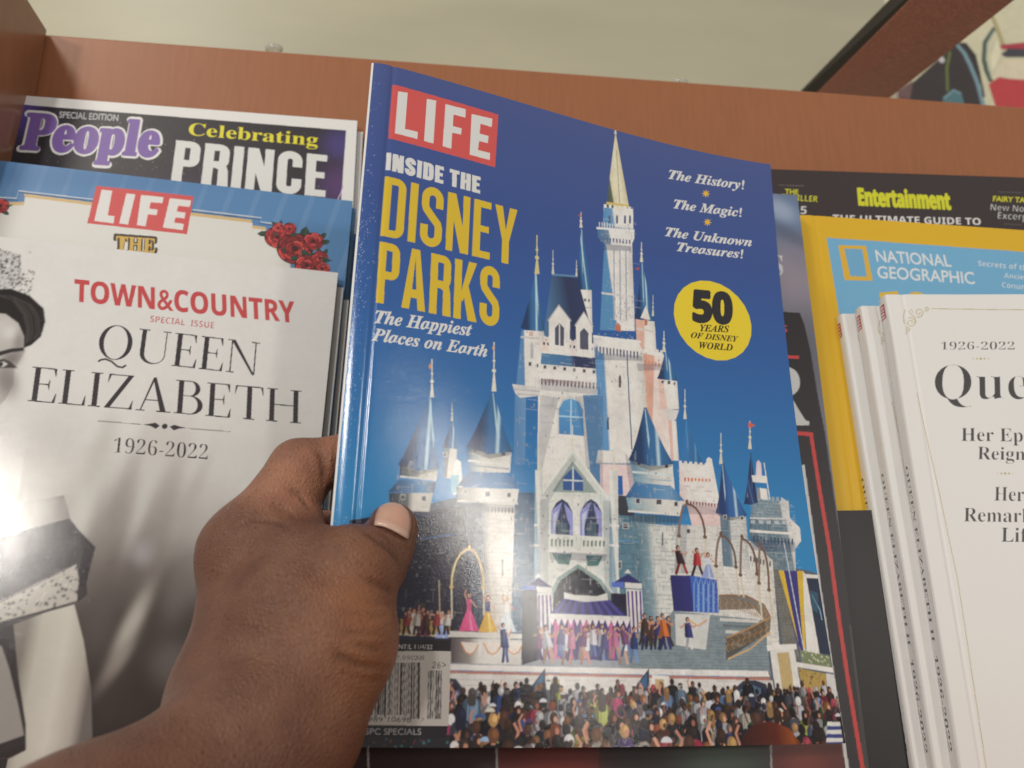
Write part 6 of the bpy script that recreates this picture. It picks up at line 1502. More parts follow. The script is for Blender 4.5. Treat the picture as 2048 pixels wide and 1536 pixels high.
["P",[52,44,46],[23,28.3,23.4,28.3,24.2,10.6,23.8,10.6]],
["P",[52,44,46],[23.6,28.3,24.4,28.3,25.2,9.4,24.4,10.6]],
["P",[52,44,46],[24.9,28.3,25.1,28.3,25.9,10.6,25.7,10.6]],
["P",[52,44,46],[25.3,28.3,25.7,28.3,26.5,10.6,26.1,10.6]],
["P",[52,44,46],[25.9,28.4,26.1,28.4,26.9,10.6,26.7,10.6]],
["P",[52,44,46],[26.4,28.4,26.6,28.4,27.4,10.6,27.2,10.6]],
["P",[52,44,46],[27.1,28.4,27.4,28.4,28.2,9.4,28,10.6]],
["P",[52,44,46],[27.7,28.4,27.9,28.4,28.7,10.6,28.5,10.6]],
["P",[52,44,46],[28.2,28.4,28.6,28.4,29.4,10.6,29.1,10.6]],
["P",[52,44,46],[29.1,28.4,29.9,28.4,30.7,10.6,30,10.6]],
["P",[52,44,46],[30.1,28.4,30.3,28.4,31.1,10.6,30.9,10.6]],
["P",[52,44,46],[30.5,28.4,30.7,28.4,31.6,10.6,31.4,10.6]],
["P",[52,44,46],[30.9,28.4,31.1,28.4,32,9.5,31.8,10.6]],
["P",[52,44,46],[31.5,28.4,31.7,28.4,32.6,9.5,32.3,10.6]],
["P",[52,44,46],[32,28.4,32.3,28.4,33.1,10.7,32.9,10.7]],
["P",[52,44,46],[32.5,28.4,32.7,28.4,33.5,10.7,33.3,10.7]],
["P",[52,44,46],[33,28.5,33.6,28.5,34.5,9.5,33.9,9.5]],
["P",[52,44,46],[33.9,28.5,34.3,28.5,35.2,9.5,34.8,9.5]],
["P",[52,44,46],[34.5,28.5,34.7,28.5,35.6,9.5,35.4,9.5]],
["P",[52,44,46],[35.1,28.5,35.3,28.5,36.2,9.5,36,9.5]],
["P",[52,44,46],[35.5,28.5,36.3,28.5,37.2,9.5,36.4,9.5]],
["P",[52,44,46],[39.4,25.8,39.6,25.8,40.2,9.5,40,9.5]],
["P",[52,44,46],[39.8,25.8,39.9,25.8,40.5,9.5,40.3,9.5]],
["P",[52,44,46],[40.2,25.8,40.7,25.8,41.2,9.5,40.8,9.5]],
["P",[52,44,46],[40.9,25.8,41,25.8,41.6,9.5,41.4,9.5]],
["P",[52,44,46],[41.3,25.8,41.5,25.8,42,9.5,41.8,9.5]],
["P",[52,44,46],[41.9,25.8,42,25.8,42.6,9.5,42.4,9.5]],
["P",[52,44,46],[42.3,25.8,42.8,25.8,43.3,9.5,42.8,9.5]],
["P",[52,44,46],[43,25.8,43.5,25.8,44,9.5,43.5,9.5]],
["P",[52,44,46],[43.7,25.9,43.9,25.9,44.4,9.5,44.2,9.5]],
["P",[52,44,46],[44.1,25.9,44.4,25.9,44.9,9.5,44.6,9.5]],
["P",[206,84,78],[9.7,267.1,58.8,266.1,58.1,238.6,9.8,240.6]],
["P",[216,210,198],[12.4,264.2,16.6,264.7,16.6,246.7,22.2,246.8,22.3,243.3,12.4,243.6]],
["P",[216,210,198],[25.3,264.2,29.5,264.5,29.4,243,25.3,243.1]],
["P",[216,210,198],[33.8,264,43.2,264.2,43.2,259.9,37.7,259.8,37.7,253.9,41.8,254,41.6,250.7,37.6,250.6,37.5,242.5,33.6,242.8]],
["P",[216,210,198],[46.1,262.6,55.9,263.1,55.8,258.7,50.4,258.8,50.2,253.6,54.5,253.7,54.2,249.9,50.1,249.8,49.8,245.2,55.5,245.2,55.5,241.6,46.1,241.8]],
["T",[216,210,198],"INSIDE THE","cond",[9.74,225.61,51.6,223.75,9.62,233.84],0.24],
["T",[212,176,48],"DISNEY","cond",[9.74,195.25,69.28,192.44,9.68,222.64],0.14],
["T",[212,176,48],"PARKS","cond",[10.09,165.82,62.26,162.68,9.67,192.64],0.15],
["E",[226,196,48],[169.16,182.7],21.12,20.58,1],
["T",[44,42,44],"50","sansb",[158.46,180.89,179.5,182.49,159.53,196.76],0.04],
["T",[44,40,30],"YEARS","bi",[161.55,175.9,177.5,177.52,161.95,179.34],0.01],
["T",[44,40,30],"OF DISNEY","bi",[156.28,171.8,181.95,173.19,156.82,174.72],0.01],
["T",[44,40,30],"WORLD","bi",[160.46,167.02,178.68,168.26,160.72,170.32],0.01],
["T",[216,210,198],"The History!","bi",[148.92,256.02,192.34,258.73,149.77,261.23],0.01],
["T",[216,210,198],"The Magic!","bi",[151.04,239.82,189.81,242.4,151.81,244.9],0.01],
["T",[216,210,198],"The Unknown","bi",[145.56,223.39,194.37,226.41,146.51,228.37],0.01],
["T",[216,210,198],"Treasures!","bi",[151.62,216.47,188.67,218.89,152.5,221.3],0.01],
["P",[226,176,50],[172.7,252.2,171.1,251.7,171.7,250.3,170.4,251,169.8,249.4,169.6,251,168.1,250,169.1,251.5,167.7,251.7,169.3,252.3,168.7,253.6,169.9,252.9,170.6,254.6,170.7,253,172.2,254,171.2,252.5]],
["P",[226,176,50],[172.6,235.9,171,235.4,171.5,234.1,170.3,234.8,169.7,233.2,169.5,234.7,168,233.8,169.1,235.2,167.6,235.5,169.2,236,168.6,237.3,169.8,236.7,170.5,238.2,170.6,236.7,172.1,237.7,171.1,236.2]],
["T",[216,210,198],"The Happiest","bi",[10.23,157.23,50.45,156.98,10.43,162.58],0.01],
["T",[216,210,198],"Places on Earth","bi",[9.6,149.77,57.47,148.67,10.01,154.87],0.01],
["R",0,0,0.9,276,[224,218,206]],
["W",9]],
'people': [
["F",[222,215,203]],
["P",[44,38,42],[5.7,267.3,198.3,266,197.5,211.2,192.7,184.9,12.9,173.7,6.1,227.1]],
["S",[86,66,140],[5.83,262.12],10.52,15.2,0,0.9],
["S",[78,64,126],[195.93,254.73],10.13,10.13,0,0.7],
["S",[92,58,108],[198.47,224.59],13.48,13.48,0,0.75],
["S",[90,50,110],[103.98,204.45],22.94,12.62,0,0.6],
["P",[222,215,203],[-10.4,278.3,213.4,283.7,198.4,265.9,5.7,267.4]],
["P",[222,215,203],[198.4,266,213.4,283.7,217.1,173.7,195.5,172.4,197.8,211.2]],
["P",[222,215,203],[-10.4,278.3,5.8,267.4,6,226.4,8.9,185.4,-17.4,183.7]],
["N",[7.4,265,195.5,264.6,195.5,216.3,12.1,210.3],[190,176,170],150,0.14,0.4,3,0.7],
["N",[31.4,237.7,136,246.7,137.9,225.3,8.9,227.9],[170,120,70],120,0.12,0.37,4,0.7],
["L",[206,180,200],[198.47,224.59,197.38,219.13,195.11,212.96],0.61,1],
["T",[222,215,203],"People","serif",[11.98,235.48,88.86,236.48,11.97,262.17],0.05],
["T",[120,88,150],"People","serif",[12.46,236.18,88.15,237.09,12.53,261.28],0.03],
["T",[190,186,180],"SPECIAL EDITION","sans",[29.69,259.79,62.89,260.47,29.36,264.41],0.01],
["T",[222,206,50],"Celebrating","serif",[104.13,253.95,181.47,252.63,104.01,262.95],0],
["T",[216,210,198],"PRINCE","cond",[98.12,219,188,215.5,97.74,249.54],0.18]],
'life2': [
["F",[84,126,164]],
["P",[116,146,176],[-1,274.1,1.3,274.4,-2.5,200.8,-5.9,200.4],0.35],
["P",[116,146,176],[12.4,276.1,14.8,276.5,10.1,202.2,6.7,201.8],0.35],
["P",[116,146,176],[26.1,278.2,28.5,278.5,22.9,203.6,19.4,203.2],0.35],
["P",[116,146,176],[39.9,280.3,42.4,280.6,35.9,205.1,32.4,204.7],0.35],
["P",[116,146,176],[54,282.4,56.4,282.7,49,206.5,45.5,206.1],0.35],
["P",[116,146,176],[68.2,284.5,70.7,284.9,62.4,208,58.8,207.6],0.35],
["P",[116,146,176],[82.7,286.7,85.2,287.1,75.9,209.5,72.2,209.1],0.35],
["P",[116,146,176],[97.4,288.9,99.9,289.3,89.6,211,85.9,210.6],0.35],
["P",[116,146,176],[112.3,291.1,114.9,291.5,103.5,212.6,99.8,212.2],0.35],
["P",[116,146,176],[127.4,293.4,130.1,293.8,117.6,214.2,113.8,213.7],0.35],
["P",[116,146,176],[142.8,295.7,145.5,296.1,131.9,215.7,128.1,215.3],0.35],
["P",[116,146,176],[158.4,298.1,161.1,298.5,146.4,217.3,142.5,216.9],0.35],
["P",[116,146,176],[174.2,300.4,177,300.9,161.2,219,157.2,218.6],0.35],
["P",[116,146,176],[190.3,302.9,193.1,303.3,176.1,220.7,172.1,220.2],0.35],
["P",[116,146,176],[206.7,305.3,209.5,305.8,191.3,222.3,187.2,221.9],0.35],
["P",[116,146,176],[223.3,307.8,226.2,308.3,206.7,224.1,202.5,223.6],0.35],
["P",[116,146,176],[240.2,310.4,243.1,310.8,222.3,225.8,218.1,225.3],0.35],
["S",[70,110,150],[46.68,270.16],74.54,6.39,4,0.5],
["P",[206,172,116],[-2.3,246.4,35.6,252,33.1,256.9,67.8,256.1,120.2,256.5,153.4,256,154.2,252.4,161.6,252.2,163.5,245,177.2,232.2,185.6,187.2,13.9,171]],
["P",[216,208,194],[-3.2,244.2,34.6,249.7,34.1,254.9,68.8,254.1,121.1,254.4,154.2,253.9,154.2,250.5,161.7,250.2,163.5,243.1,177.2,230.3,185.6,187.2,13.9,171]],
["L",[60,72,96],[-4.55,250.03,31.07,252.32,30.74,257.51,68.28,256.91],0.51,1],
["L",[190,194,194],[-4.86,251.39,30.06,253.61,30.19,258.39,68.07,258.09],0.71,1],
["L",[60,72,96],[120.68,257.14,157.81,256.84,157.71,254.11,173.15,253.87],0.55,1],
["L",[190,194,194],[121,258.41,158.71,257.95,158.41,255.19,173.36,254.88],0.77,1],
["P",[204,80,76],[68.4,267.1,120.1,267.2,120.1,242.2,68,242.7]],
["P",[222,214,202],[71.5,264.9,77,264.9,77.4,249,81,248.8,81.2,244.3,71.2,244.6]],
["P",[222,214,202],[84.6,264.3,89.3,264.3,88.7,244.5,84.1,244.6]],
["P",[222,214,202],[92.3,264.3,104.3,264.4,104.3,260.5,98.1,260.2,98,256.1,102.5,255.9,102.4,252.3,97.8,252.4,97.9,244.5,93.3,244.8]],
["P",[222,214,202],[107.7,264.2,119.2,264.3,119,260,112.8,260,112.7,256.1,117.3,256,117.3,252.1,112.5,252.2,112.3,248.8,117.4,248.6,117.4,244.6,106.9,244.9]],
["T",[60,50,40],"THE","serif",[84.35,227.33,106.03,228.06,83.19,237.44],0.06],
["T",[206,164,76],"THE","serif",[84.99,227.98,105.36,228.67,83.98,236.71],0.01],
["O",[168.76,246.42],6.91,0],
["O",[179.23,240.15],9.79,1],
["O",[189.05,246.23],5.64,2],
["O",[186.92,230.19],6.63,3],
["O",[193.66,235.8],4.47,4],
["O",[195.34,228.76],4.44,5],
["O",[174.82,252.84],3.83,6],
["O",[168.62,252.55],3.36,7],
["P",[40,64,50],[172.1,239.3,174.5,240.8,173.6,234.6]],
["P",[40,64,50],[194.6,237.1,200.6,234.8,195.5,232.4]],
["O",[23.19,247.72],4.5,33],
["P",[50,52,50],[25.7,248.7,29.7,249.4,27,247.1]]],
'town': [
["F",[222,215,203]],
["G",[[0,222,215,203],[0.12,206,199,186],[0.25,166,157,145],[0.4,114,103,94],[0.56,78,67,61],[0.76,54,44,40],[1,44,36,33]],[70.7,178.3,238.9,191.3,252.2,2.2,83.6,5.2],[132.9,177.8,149.4,19.5]],
["S",[212,205,192],[180.95,160.28],32.57,32.57,0,0.9],
["S",[190,182,170],[166.48,124.42],16.55,21.28,0,0.5],
["S",[200,193,180],[82.55,163.93],14.11,21.17,0,0.6],
["S",[190,180,164],[133.24,85.06],3.51,15.35,-18,0.8],
["S",[160,148,134],[129.38,66.52],2.98,10.66,-25,0.8],
["S",[170,160,156],[132.72,117.22],4.58,5.49,0,0.8],
["S",[206,200,186],[103.05,138.16],4.61,25.35,-6,0.8],
["S",[206,200,188],[128.92,144.49],3.32,21.32,-8,0.7],
["S",[140,130,120],[118.1,141.42],4.21,28.08,-10,0.5],
["S",[150,140,130],[138.79,140.11],4.74,28.43,-6,0.5],
["S",[96,84,78],[119.16,85.81],5.66,13.05,0,0.6],
["S",[132,120,112],[152.39,66.87],8.67,9.54,0,0.5],
["S",[66,52,46],[135.7,51.85],12.59,12.59,0,0.8],
["S",[176,168,156],[149.88,143.19],3.35,21.57,-14,0.5],
["S",[196,186,172],[133.7,172.65],9.86,12.33,-10,0.6],
["S",[190,182,168],[104.78,165.47],4.79,16.76,-8,0.6],
["S",[130,120,112],[151.7,100.27],5.44,13.61,-10,0.5],
["P",[196,190,180],[27.4,268.5,37.8,268.8,47.9,267,51.9,251,48,245.8,33.2,242.5]],
["N",[27.4,268.5,37.8,268.8,47.9,267,51.9,251,48,245.8,33.2,242.5],[70,66,62],360,0.29,0.87,5,0.85],
["N",[27.4,268.5,37.8,268.8,47.9,267,51.9,251,48,245.8,33.2,242.5],[226,220,210],160,0.19,0.58,6,0.9],
["N",[51.6,259.6,56.6,258.1,57.4,244.2,49.9,244.9],[96,90,84],90,0.29,0.77,7,0.9],
["P",[186,178,166],[35.3,233.3,48.1,233.2,54.5,229.2,59.1,221.5,61.2,213.6,60.1,209.5,58.5,203.4,59.6,195.6,57.8,187.7,48.7,173.8]],
["S",[206,198,186],[49.08,224.56],5.54,5.54,0,0.8],
["S",[226,220,208],[52.83,222.91],2.77,3.14,0,0.5],
["S",[120,110,102],[57.76,217.31],2.39,6.44,10,0.6],
["S",[96,86,80],[55.78,209.08],3.64,3.64,20,0.7],
["S",[120,110,102],[56.61,197.31],4.48,8.07,25,0.75],
["P",[40,34,32],[32.8,244.5,47.7,247.1,57,244.2,64.9,237.7,67.1,230.6,66.8,222.3,63.3,217.1,60.2,215.3,59.1,221.5,54.9,228.5,48.1,232.9,35.4,232.8]],
["N",[56.1,244.1,65.3,237.7,67.1,230.6,66.8,222.3,63.3,217.1,58.7,231.8],[64,56,52],60,0.28,0.76,8,0.6],
["L",[58,50,48],[39.86,243.41,48.96,241.14,55.74,233.52,59.11,225.61,60.26,217.56],0.28,0.6],
["L",[58,50,48],[40.26,242.98,49.26,241.08,55.97,233.52,59.32,225.57,60.4,217.67],0.21,0.6],
["L",[58,50,48],[40.61,242.83,49.56,241.01,56.21,233.51,59.53,225.53,60.53,217.77],0.31,0.6],
["L",[84,76,70],[40.88,243.02,49.86,240.95,56.45,233.51,59.74,225.49,60.66,217.88],0.3,0.6],
["L",[84,76,70],[41.13,243.3,50.16,240.89,56.68,233.5,59.95,225.45,60.8,217.98],0.32,0.6],
["L",[84,76,70],[41.37,243.66,50.46,240.83,56.92,233.49,60.16,225.41,60.93,218.09],0.24,0.6],
["L",[70,62,58],[41.85,242.88,50.76,240.77,57.16,233.49,60.37,225.37,61.06,218.2],0.31,0.6],
["L",[84,76,70],[42.22,242.61,51.06,240.71,57.39,233.48,60.59,225.33,61.2,218.3],0.28,0.6],
["L",[70,62,58],[42.47,242.89,51.36,240.65,57.63,233.48,60.8,225.29,61.33,218.41],0.21,0.6],
["L",[70,62,58],[42.71,243.21,51.67,240.58,57.87,233.47,61.01,225.25,61.46,218.51],0.38,0.6],
["L",[70,62,58],[43.1,242.85,51.97,240.52,58.11,233.47,61.22,225.21,61.6,218.62],0.27,0.6],
["L",[70,62,58],[43.38,243.03,52.27,240.46,58.34,233.46,61.43,225.17,61.73,218.72],0.34,0.6],
["L",[58,50,48],[43.72,242.9,52.57,240.4,58.58,233.45,61.64,225.13,61.87,218.83],0.22,0.6],
["L",[70,62,58],[44.02,242.93,52.87,240.34,58.82,233.45,61.86,225.09,62,218.94],0.2,0.6],
["L",[58,50,48],[44.24,243.4,53.17,240.28,59.05,233.44,62.07,225.05,62.13,219.04],0.39,0.6],
["L",[84,76,70],[44.71,242.66,53.47,240.21,59.29,233.44,62.28,225.01,62.27,219.15],0.4,0.6],
["L",[26,22,22],[44.98,242.85,53.78,240.15,59.53,233.43,62.49,224.97,62.4,219.25],0.39,0.6],
["L",[84,76,70],[45.19,243.35,54.08,240.09,59.76,233.43,62.7,224.93,62.53,219.36],0.37,0.6],
["L",[70,62,58],[45.61,242.84,54.38,240.03,60,233.42,62.91,224.88,62.67,219.47],0.26,0.6],
["L",[26,22,22],[46.04,242.3,54.68,239.97,60.24,233.41,63.13,224.84,62.8,219.57],0.39,0.6],
["L",[58,50,48],[46.19,243.07,54.98,239.91,60.48,233.41,63.34,224.8,62.94,219.68],0.27,0.6],
["L",[26,22,22],[46.56,242.8,55.29,239.85,60.71,233.4,63.55,224.76,63.07,219.78],0.21,0.6],
["L",[58,50,48],[46.83,242.99,55.59,239.78,60.95,233.4,63.76,224.72,63.2,219.89],0.4,0.6],
["L",[26,22,22],[47.15,242.97,55.89,239.72,61.19,233.39,63.97,224.68,63.34,220],0.25,0.6],
["L",[84,76,70],[47.45,243.05,56.19,239.66,61.43,233.38,64.19,224.64,63.47,220.1],0.26,0.6],
["L",[84,76,70],[47.75,243.13,56.49,239.6,61.66,233.38,64.4,224.6,63.61,220.21],0.28,0.6],
["L",[58,50,48],[48.26,242.18,56.8,239.54,61.9,233.37,64.61,224.56,63.74,220.32],0.39,0.6],
["L",[70,62,58],[48.39,243.06,57.1,239.48,62.14,233.37,64.82,224.52,63.87,220.42],0.37,0.6],
["L",[26,22,22],[48.69,243.14,57.4,239.41,62.38,233.36,65.03,224.48,64.01,220.53],0.38,0.6],
["L",[84,76,70],[49.06,242.84,57.7,239.35,62.62,233.36,65.25,224.44,64.14,220.63],0.23,0.6],
["L",[84,76,70],[49.53,242.13,58,239.29,62.85,233.35,65.46,224.4,64.28,220.74],0.22,0.6],
["L",[84,76,70],[49.72,242.72,58.31,239.23,63.09,233.34,65.67,224.36,64.41,220.85],0.21,0.6],
["L",[70,62,58],[50.01,242.85,58.61,239.17,63.33,233.34,65.88,224.32,64.55,220.95],0.21,0.6],
["L",[70,62,58],[50.43,242.36,58.91,239.11,63.57,233.33,66.09,224.28,64.68,221.06],0.37,0.6],
["P",[52,46,44],[48.5,211.8,54.6,214.5,60.3,215.6,60.5,213.8,55.1,212.4,49,209.4]],
["P",[70,62,58],[49.4,207.5,52.5,208.8,55.7,207.6,59.7,204.5,56.8,204.2,50.2,203.6]],
["P",[206,200,190],[49.6,206.5,52.8,207.3,55,206.2,53.4,204.5,50.1,204.2]],
["E",[40,36,34],[51.8,205.72],1.08,1.26,1],
["P",[196,188,174],[55.7,149.6,64.7,144.8,72.9,139.9,76.6,137.5,73.8,124.3,62.6,118.6]],
["S",[150,140,128],[66.62,143.12],10.1,3.37,-25,0.5],
["P",[46,38,40],[62.6,118.6,78.3,125.3,91.7,130.3,97.6,131.5,103.1,125.7,111.3,118.6,110.8,110.4,110.4,102,111.7,97,108.3,93.6,71.3,79.7]],
["S",[58,48,50],[89.77,119.84],9.92,4.96,20,0.4],
["N",[62.8,117.8,78.5,124.3,97.6,131.4,103.1,125.7,111.3,118.6,111.7,97,108.3,93.6,71.1,80.5],[74,64,64],70,0.32,0.97,21,0.5],
["N",[70.5,118.1,78.5,124.3,97.6,131.4,110.1,118.6,110.1,97,77,87.8],[28,22,24],70,0.41,1.14,22,0.5],
["G",[[0,150,140,128],[0.5,176,168,154],[1,130,122,112]],[76.4,138.3,93,142.3,95.1,137.6,97.8,131.5,84.4,126.8,62.8,117.8,61.6,122.8,76,128.7],[67.1,133.5,96.4,135]],
["P",[186,178,162],[69.2,89.2,82.7,96.9,96.5,105.7,104.3,110.6,106.9,103.5,107.9,93.6,92.2,88.2,70.9,81.3]],
["N",[69.2,89.2,82.7,96.9,96.5,105.7,104.3,110.6,106.9,103.5,107.9,93.6,92.2,88.2,70.9,81.3],[84,76,70],190,0.39,1.17,9,0.85],
["N",[69.2,89.2,82.7,96.9,96.5,105.7,104.3,110.6,106.9,103.5,107.9,93.6,92.2,88.2,70.9,81.3],[214,206,190],110,0.31,0.78,10,0.7],
["L",[70,60,56],[69.33,88.38,82.83,96.41,96.62,105.25,104.5,110.54],0.39,1],
["L",[80,70,66],[70.85,81.58,92.2,88.37,107.96,93.9],0.39,1],
["E",[58,48,48],[109.29,97.75],2.12,2.77,1],
["P",[54,46,46],[70.9,81.3,80.3,83.1,86,84.8,92.5,64.5,99.9,35.9,96.2,33,83,27.3]],
["P",[150,142,132],[72.3,75,80.8,73.6,85.8,64.4,92.7,49.2,97.4,37.4,82,31.6]],
["G",[[0,130,120,108],[0.2,190,182,164],[0.55,206,198,180],[0.85,176,166,150],[1,110,100,92]],[83.6,82.8,95.3,88.3,107,92.3,113.9,76.7,120.6,57.1,125.4,34.4,120.5,29.3,105.5,22.8,85.5,16,83.9,23,99.4,31.5,97.2,41.8,90.4,60.6],[89.6,60.6,119.9,61]],
["X",4,5,0.12],
["T",[196,78,76],"TOWN&COUNTRY","sansb",[78.07,243.59,189.63,243.01,76.07,255.98],0.01],
["T",[190,74,72],"SPECIAL  ISSUE","sansb",[116.39,235.75,148.43,235.27,116.19,239.26],-0.02],
["T",[62,56,56],"QUEEN","didone",[94.42,213.58,173.85,210.86,93.54,232.15],0],
["T",[62,56,56],"ELIZABETH","didone",[67.79,187.79,198.25,186.13,66.25,205.88],0],
["T",[62,56,56],"1926-2022","serif",[110.96,164.56,155.13,163.93,110.32,172.1],-0.02],
["L",[62,56,56],[100.94,180.13,121.24,179.95],0.32,1],
["L",[62,56,56],[143.31,179.47,164.25,179.27],0.33,1],
["E",[62,56,56],[132.48,179.73],1.38,1.38,1],
["P",[62,56,56],[122.1,179.8,125.5,180.6,127.8,181.3,130.2,179.8,128.4,178.1,125.7,179.4]],
["P",[62,56,56],[143.1,179.6,139.5,180.2,136.9,180.9,134.8,179.7,137,177.9,139.6,179.1]]],
'ent': [
["F",[56,46,44]],
["T",[206,200,40],"Entertainment","sansb",[83.32,249.22,144.48,248.01,84.47,261.75],0.03],
["T",[222,214,202],"THE ULTIMATE GUIDE TO","sansb",[63.95,236.34,162.19,237.01,64.75,241.4],0],
["T",[206,196,44],"THE","sans",[35.82,255.95,44.4,255.71,36.3,259.49],0.02],
["T",[206,196,44],"THRILLER","sansb",[33.04,251.29,56.22,250.46,33.87,255.62],-0.01],
["T",[206,200,190],"5","sansb",[43.77,241.25,47.69,241.24,44.85,247.14],0],
["L",[110,96,92],[32.47,262.2,49.05,262.12],0.52,1],
["L",[96,84,80],[179.58,262.36,196.52,262.26],0.54,1],
["L",[96,84,80],[177.66,238.42,190.5,237.88],0.52,1],
["T",[206,196,44],"FAIRY TALES","sans",[174.52,255.15,203.76,254.49,175.68,259.04],0.02],
["T",[206,200,190],"New Novel","sansb",[171.3,248.22,202.23,247.46,172.6,252.76],-0.03],
["T",[206,200,190],"Excerpts","sansb",[174.79,241.97,200.29,241.29,176.19,246.88],-0.03],
["N",[28.4,272.7,200.2,272.9,191.2,236.8,23.8,236.9],[90,78,72],60,0.13,0.33,4,0.6]],
'rmag': [
["F",[116,116,122]],
["S",[86,110,140],[226.24,300.97],18.9,18.9,0,0.8],
["S",[170,178,190],[223.64,304.17],9.48,6.32,-30,0.6],
["S",[166,150,156],[227.58,258.98],14.97,17.97,0,0.7],
["S",[120,112,124],[232.53,278.34],12.28,9.21,-20,0.6],
["S",[84,90,104],[227.78,287.82],18.62,4.34,-28,0.7],
["S",[96,92,96],[231.96,211.11],11.29,25.4,0,0.6],
["S",[56,46,38],[231.96,75.72],21.12,42.24,0,0.8],
["S",[60,56,40],[228.46,105.84],9.8,14.7,0,0.6],
["S",[70,64,40],[226.31,57.82],9.13,22.83,0,0.4],
["S",[60,52,46],[232.37,26.25],26.18,26.18,0,0.9],
["T",[200,196,186],"S","serif",[215.03,261.41,221.15,261.39,216.09,274.11],0],
["P",[46,40,42],[169.9,236.8,217.6,239,228.1,238.8,229.8,231.9,231.4,216.4,232.4,190.5,233.8,169.8,234.4,131.7,235.1,103.1,235.1,75.9,160.1,73.8]],
["P",[46,40,42],[117.9,211.3,231.4,172,232.1,135.5,234.1,91.8,233.7,43,231.8,2.2,114.4,0.3]],
["T",[206,70,64],"S","sansb",[215.85,226.62,219.79,226.56,216.36,230.91],0],
["P",[206,70,66],[208,213.4,224.8,213.2,224.6,211.3,207.8,211.3]],
["T",[206,202,192],"R","serif",[198.93,173.95,225.9,174.79,200.75,206.6],0.01],
["L",[206,66,62],[194.63,170.71,227.41,169.41],2.12,1],
["L",[206,66,62],[226.28,169.88,226.67,160.32,227.38,141.05,228.86,111.35,229.38,79.89,230.32,50.23,231.52,26.13,232.39,8.79],1.92,1],
["P",[52,26,26],[-15.9,23.2,68.9,24.9,69.9,-8,-12.1,-9.2]],
["P",[96,32,28],[69.8,25,123.8,26.1,120.8,-7.2,70.8,-8]],
["P",[40,26,28],[114.8,25.9,159.7,26.8,153.2,-6.7,112.2,-7.3]],
["S",[70,84,70],[167.82,14.91],16.85,10.53,0,0.9],
["P",[96,40,34],[192.5,27.5,225.3,28.2,221.8,-5.6,189.3,-6.1]],
["S",[130,60,48],[206.02,15.62],8.52,6.39,0,0.8],
["S",[130,40,30],[97.12,13.59],14.47,8.27,0,0.7],
["L",[170,160,150],[12.68,27.8,15.89,-1.31],0.83,1],
["L",[170,160,150],[68.78,28.98,70.33,-0.41],0.84,1],
["L",[170,160,150],[192.01,31.58,189.81,1.56],0.87,1],
["L",[214,208,198],[220.35,152.99,221.81,91.48,223.72,44.84,224.94,22.02,225.4,-1.73],1.56,1]],
'natgeo': [
["F",[214,166,34]],
["P",[112,164,190],[14.9,261.3,160,260.6,137,39.7,19.5,36.2]],
["P",[214,166,50],[21.4,256.6,38.3,257.4,38.9,234.2,22.1,233.5]],
["P",[110,160,186],[24.7,254.6,35.7,255.1,35.9,236.6,25.9,236.3]],
["T",[214,212,204],"NATIONAL","sans",[43.5,247.36,89.16,247.05,43.42,255.13],0.01],
["T",[214,212,204],"GEOGRAPHIC","sans",[42.38,236.41,101.27,236.41,43.04,244.3],0.01],
["T",[214,212,204],"Secrets of the","sansb",[105.49,248.92,138.61,247.86,106.49,252.56],-0.02],
["T",[214,212,204],"Ancient","sansb",[120.22,241.93,137.17,241.56,121.09,245.12],-0.02],
["T",[214,212,204],"Conundrums","sansb",[117.57,235.42,146.32,234.12,118.51,238.98],-0.02],
["P",[214,170,50],[41.8,226.7,53.3,228.5,52.2,221,43.9,220.5,44.1,223.9,41.5,223.3]],
["E",[214,170,50],[64.3,225.25],5.39,3.53,1]],
'royal': [
["F",[222,215,203]],
["L",[180,160,104],[22.2,261.57,69.86,260.93,132.61,260.25],0.4,1],
["L",[180,160,104],[8.08,214.15,10.84,162.33,12.4,121.55,11.6,81.66,11.03,42.27,11.07,18.28],0.32,1],
["L",[180,160,104],[9.58,255.91,10.57,256.31,11.54,256.28,12.33,255.86,12.86,255.14,13.07,254.24,12.94,253.3,12.53,252.46,11.92,251.82,11.2,251.46,10.5,251.4,9.9,251.63,9.48,252.1,9.29,252.7,9.33,253.34,9.56,253.92,9.95,254.37,10.4,254.63,10.85,254.69,11.22,254.56,11.47,254.3,11.59,253.96,11.56,253.61,11.43,253.31,11.23,253.1,11.02,253],0.4,1],
["L",[180,160,104],[13.95,256.89,14.78,256.53,15.7,256.56,16.57,256.95,17.28,257.64,17.73,258.5,17.89,259.39,17.74,260.2,17.35,260.81,16.77,261.15,16.11,261.2,15.47,260.97,14.94,260.53,14.59,259.95,14.44,259.34,14.5,258.78,14.74,258.36,15.09,258.12,15.5,258.06,15.89,258.18,16.2,258.44,16.41,258.76,16.49,259.09,16.45,259.38,16.32,259.57,16.15,259.67],0.4,1],
["L",[180,160,104],[18.91,260.43,19.21,260.19,19.57,260.07,19.95,260.09,20.31,260.23,20.63,260.48,20.87,260.79,21.02,261.14,21.08,261.49,21.04,261.82,20.91,262.08,20.72,262.26,20.49,262.36,20.25,262.36,20.02,262.29,19.82,262.14,19.66,261.96,19.57,261.75,19.53,261.55,19.55,261.37,19.62,261.23,19.72,261.14,19.84,261.1,19.96,261.1,20.06,261.15,20.14,261.23],0.4,1],
["L",[180,160,104],[7.79,250.75,8.24,250.93,8.67,250.96,9.06,250.85,9.37,250.62,9.57,250.29,9.66,249.91,9.64,249.51,9.51,249.13,9.31,248.81,9.04,248.57,8.75,248.43,8.46,248.38,8.2,248.44,8,248.57,7.86,248.76,7.8,248.99,7.8,249.23,7.87,249.45,7.99,249.63,8.13,249.76,8.28,249.83,8.43,249.84,8.54,249.8,8.63,249.73,8.67,249.64],0.4,1],
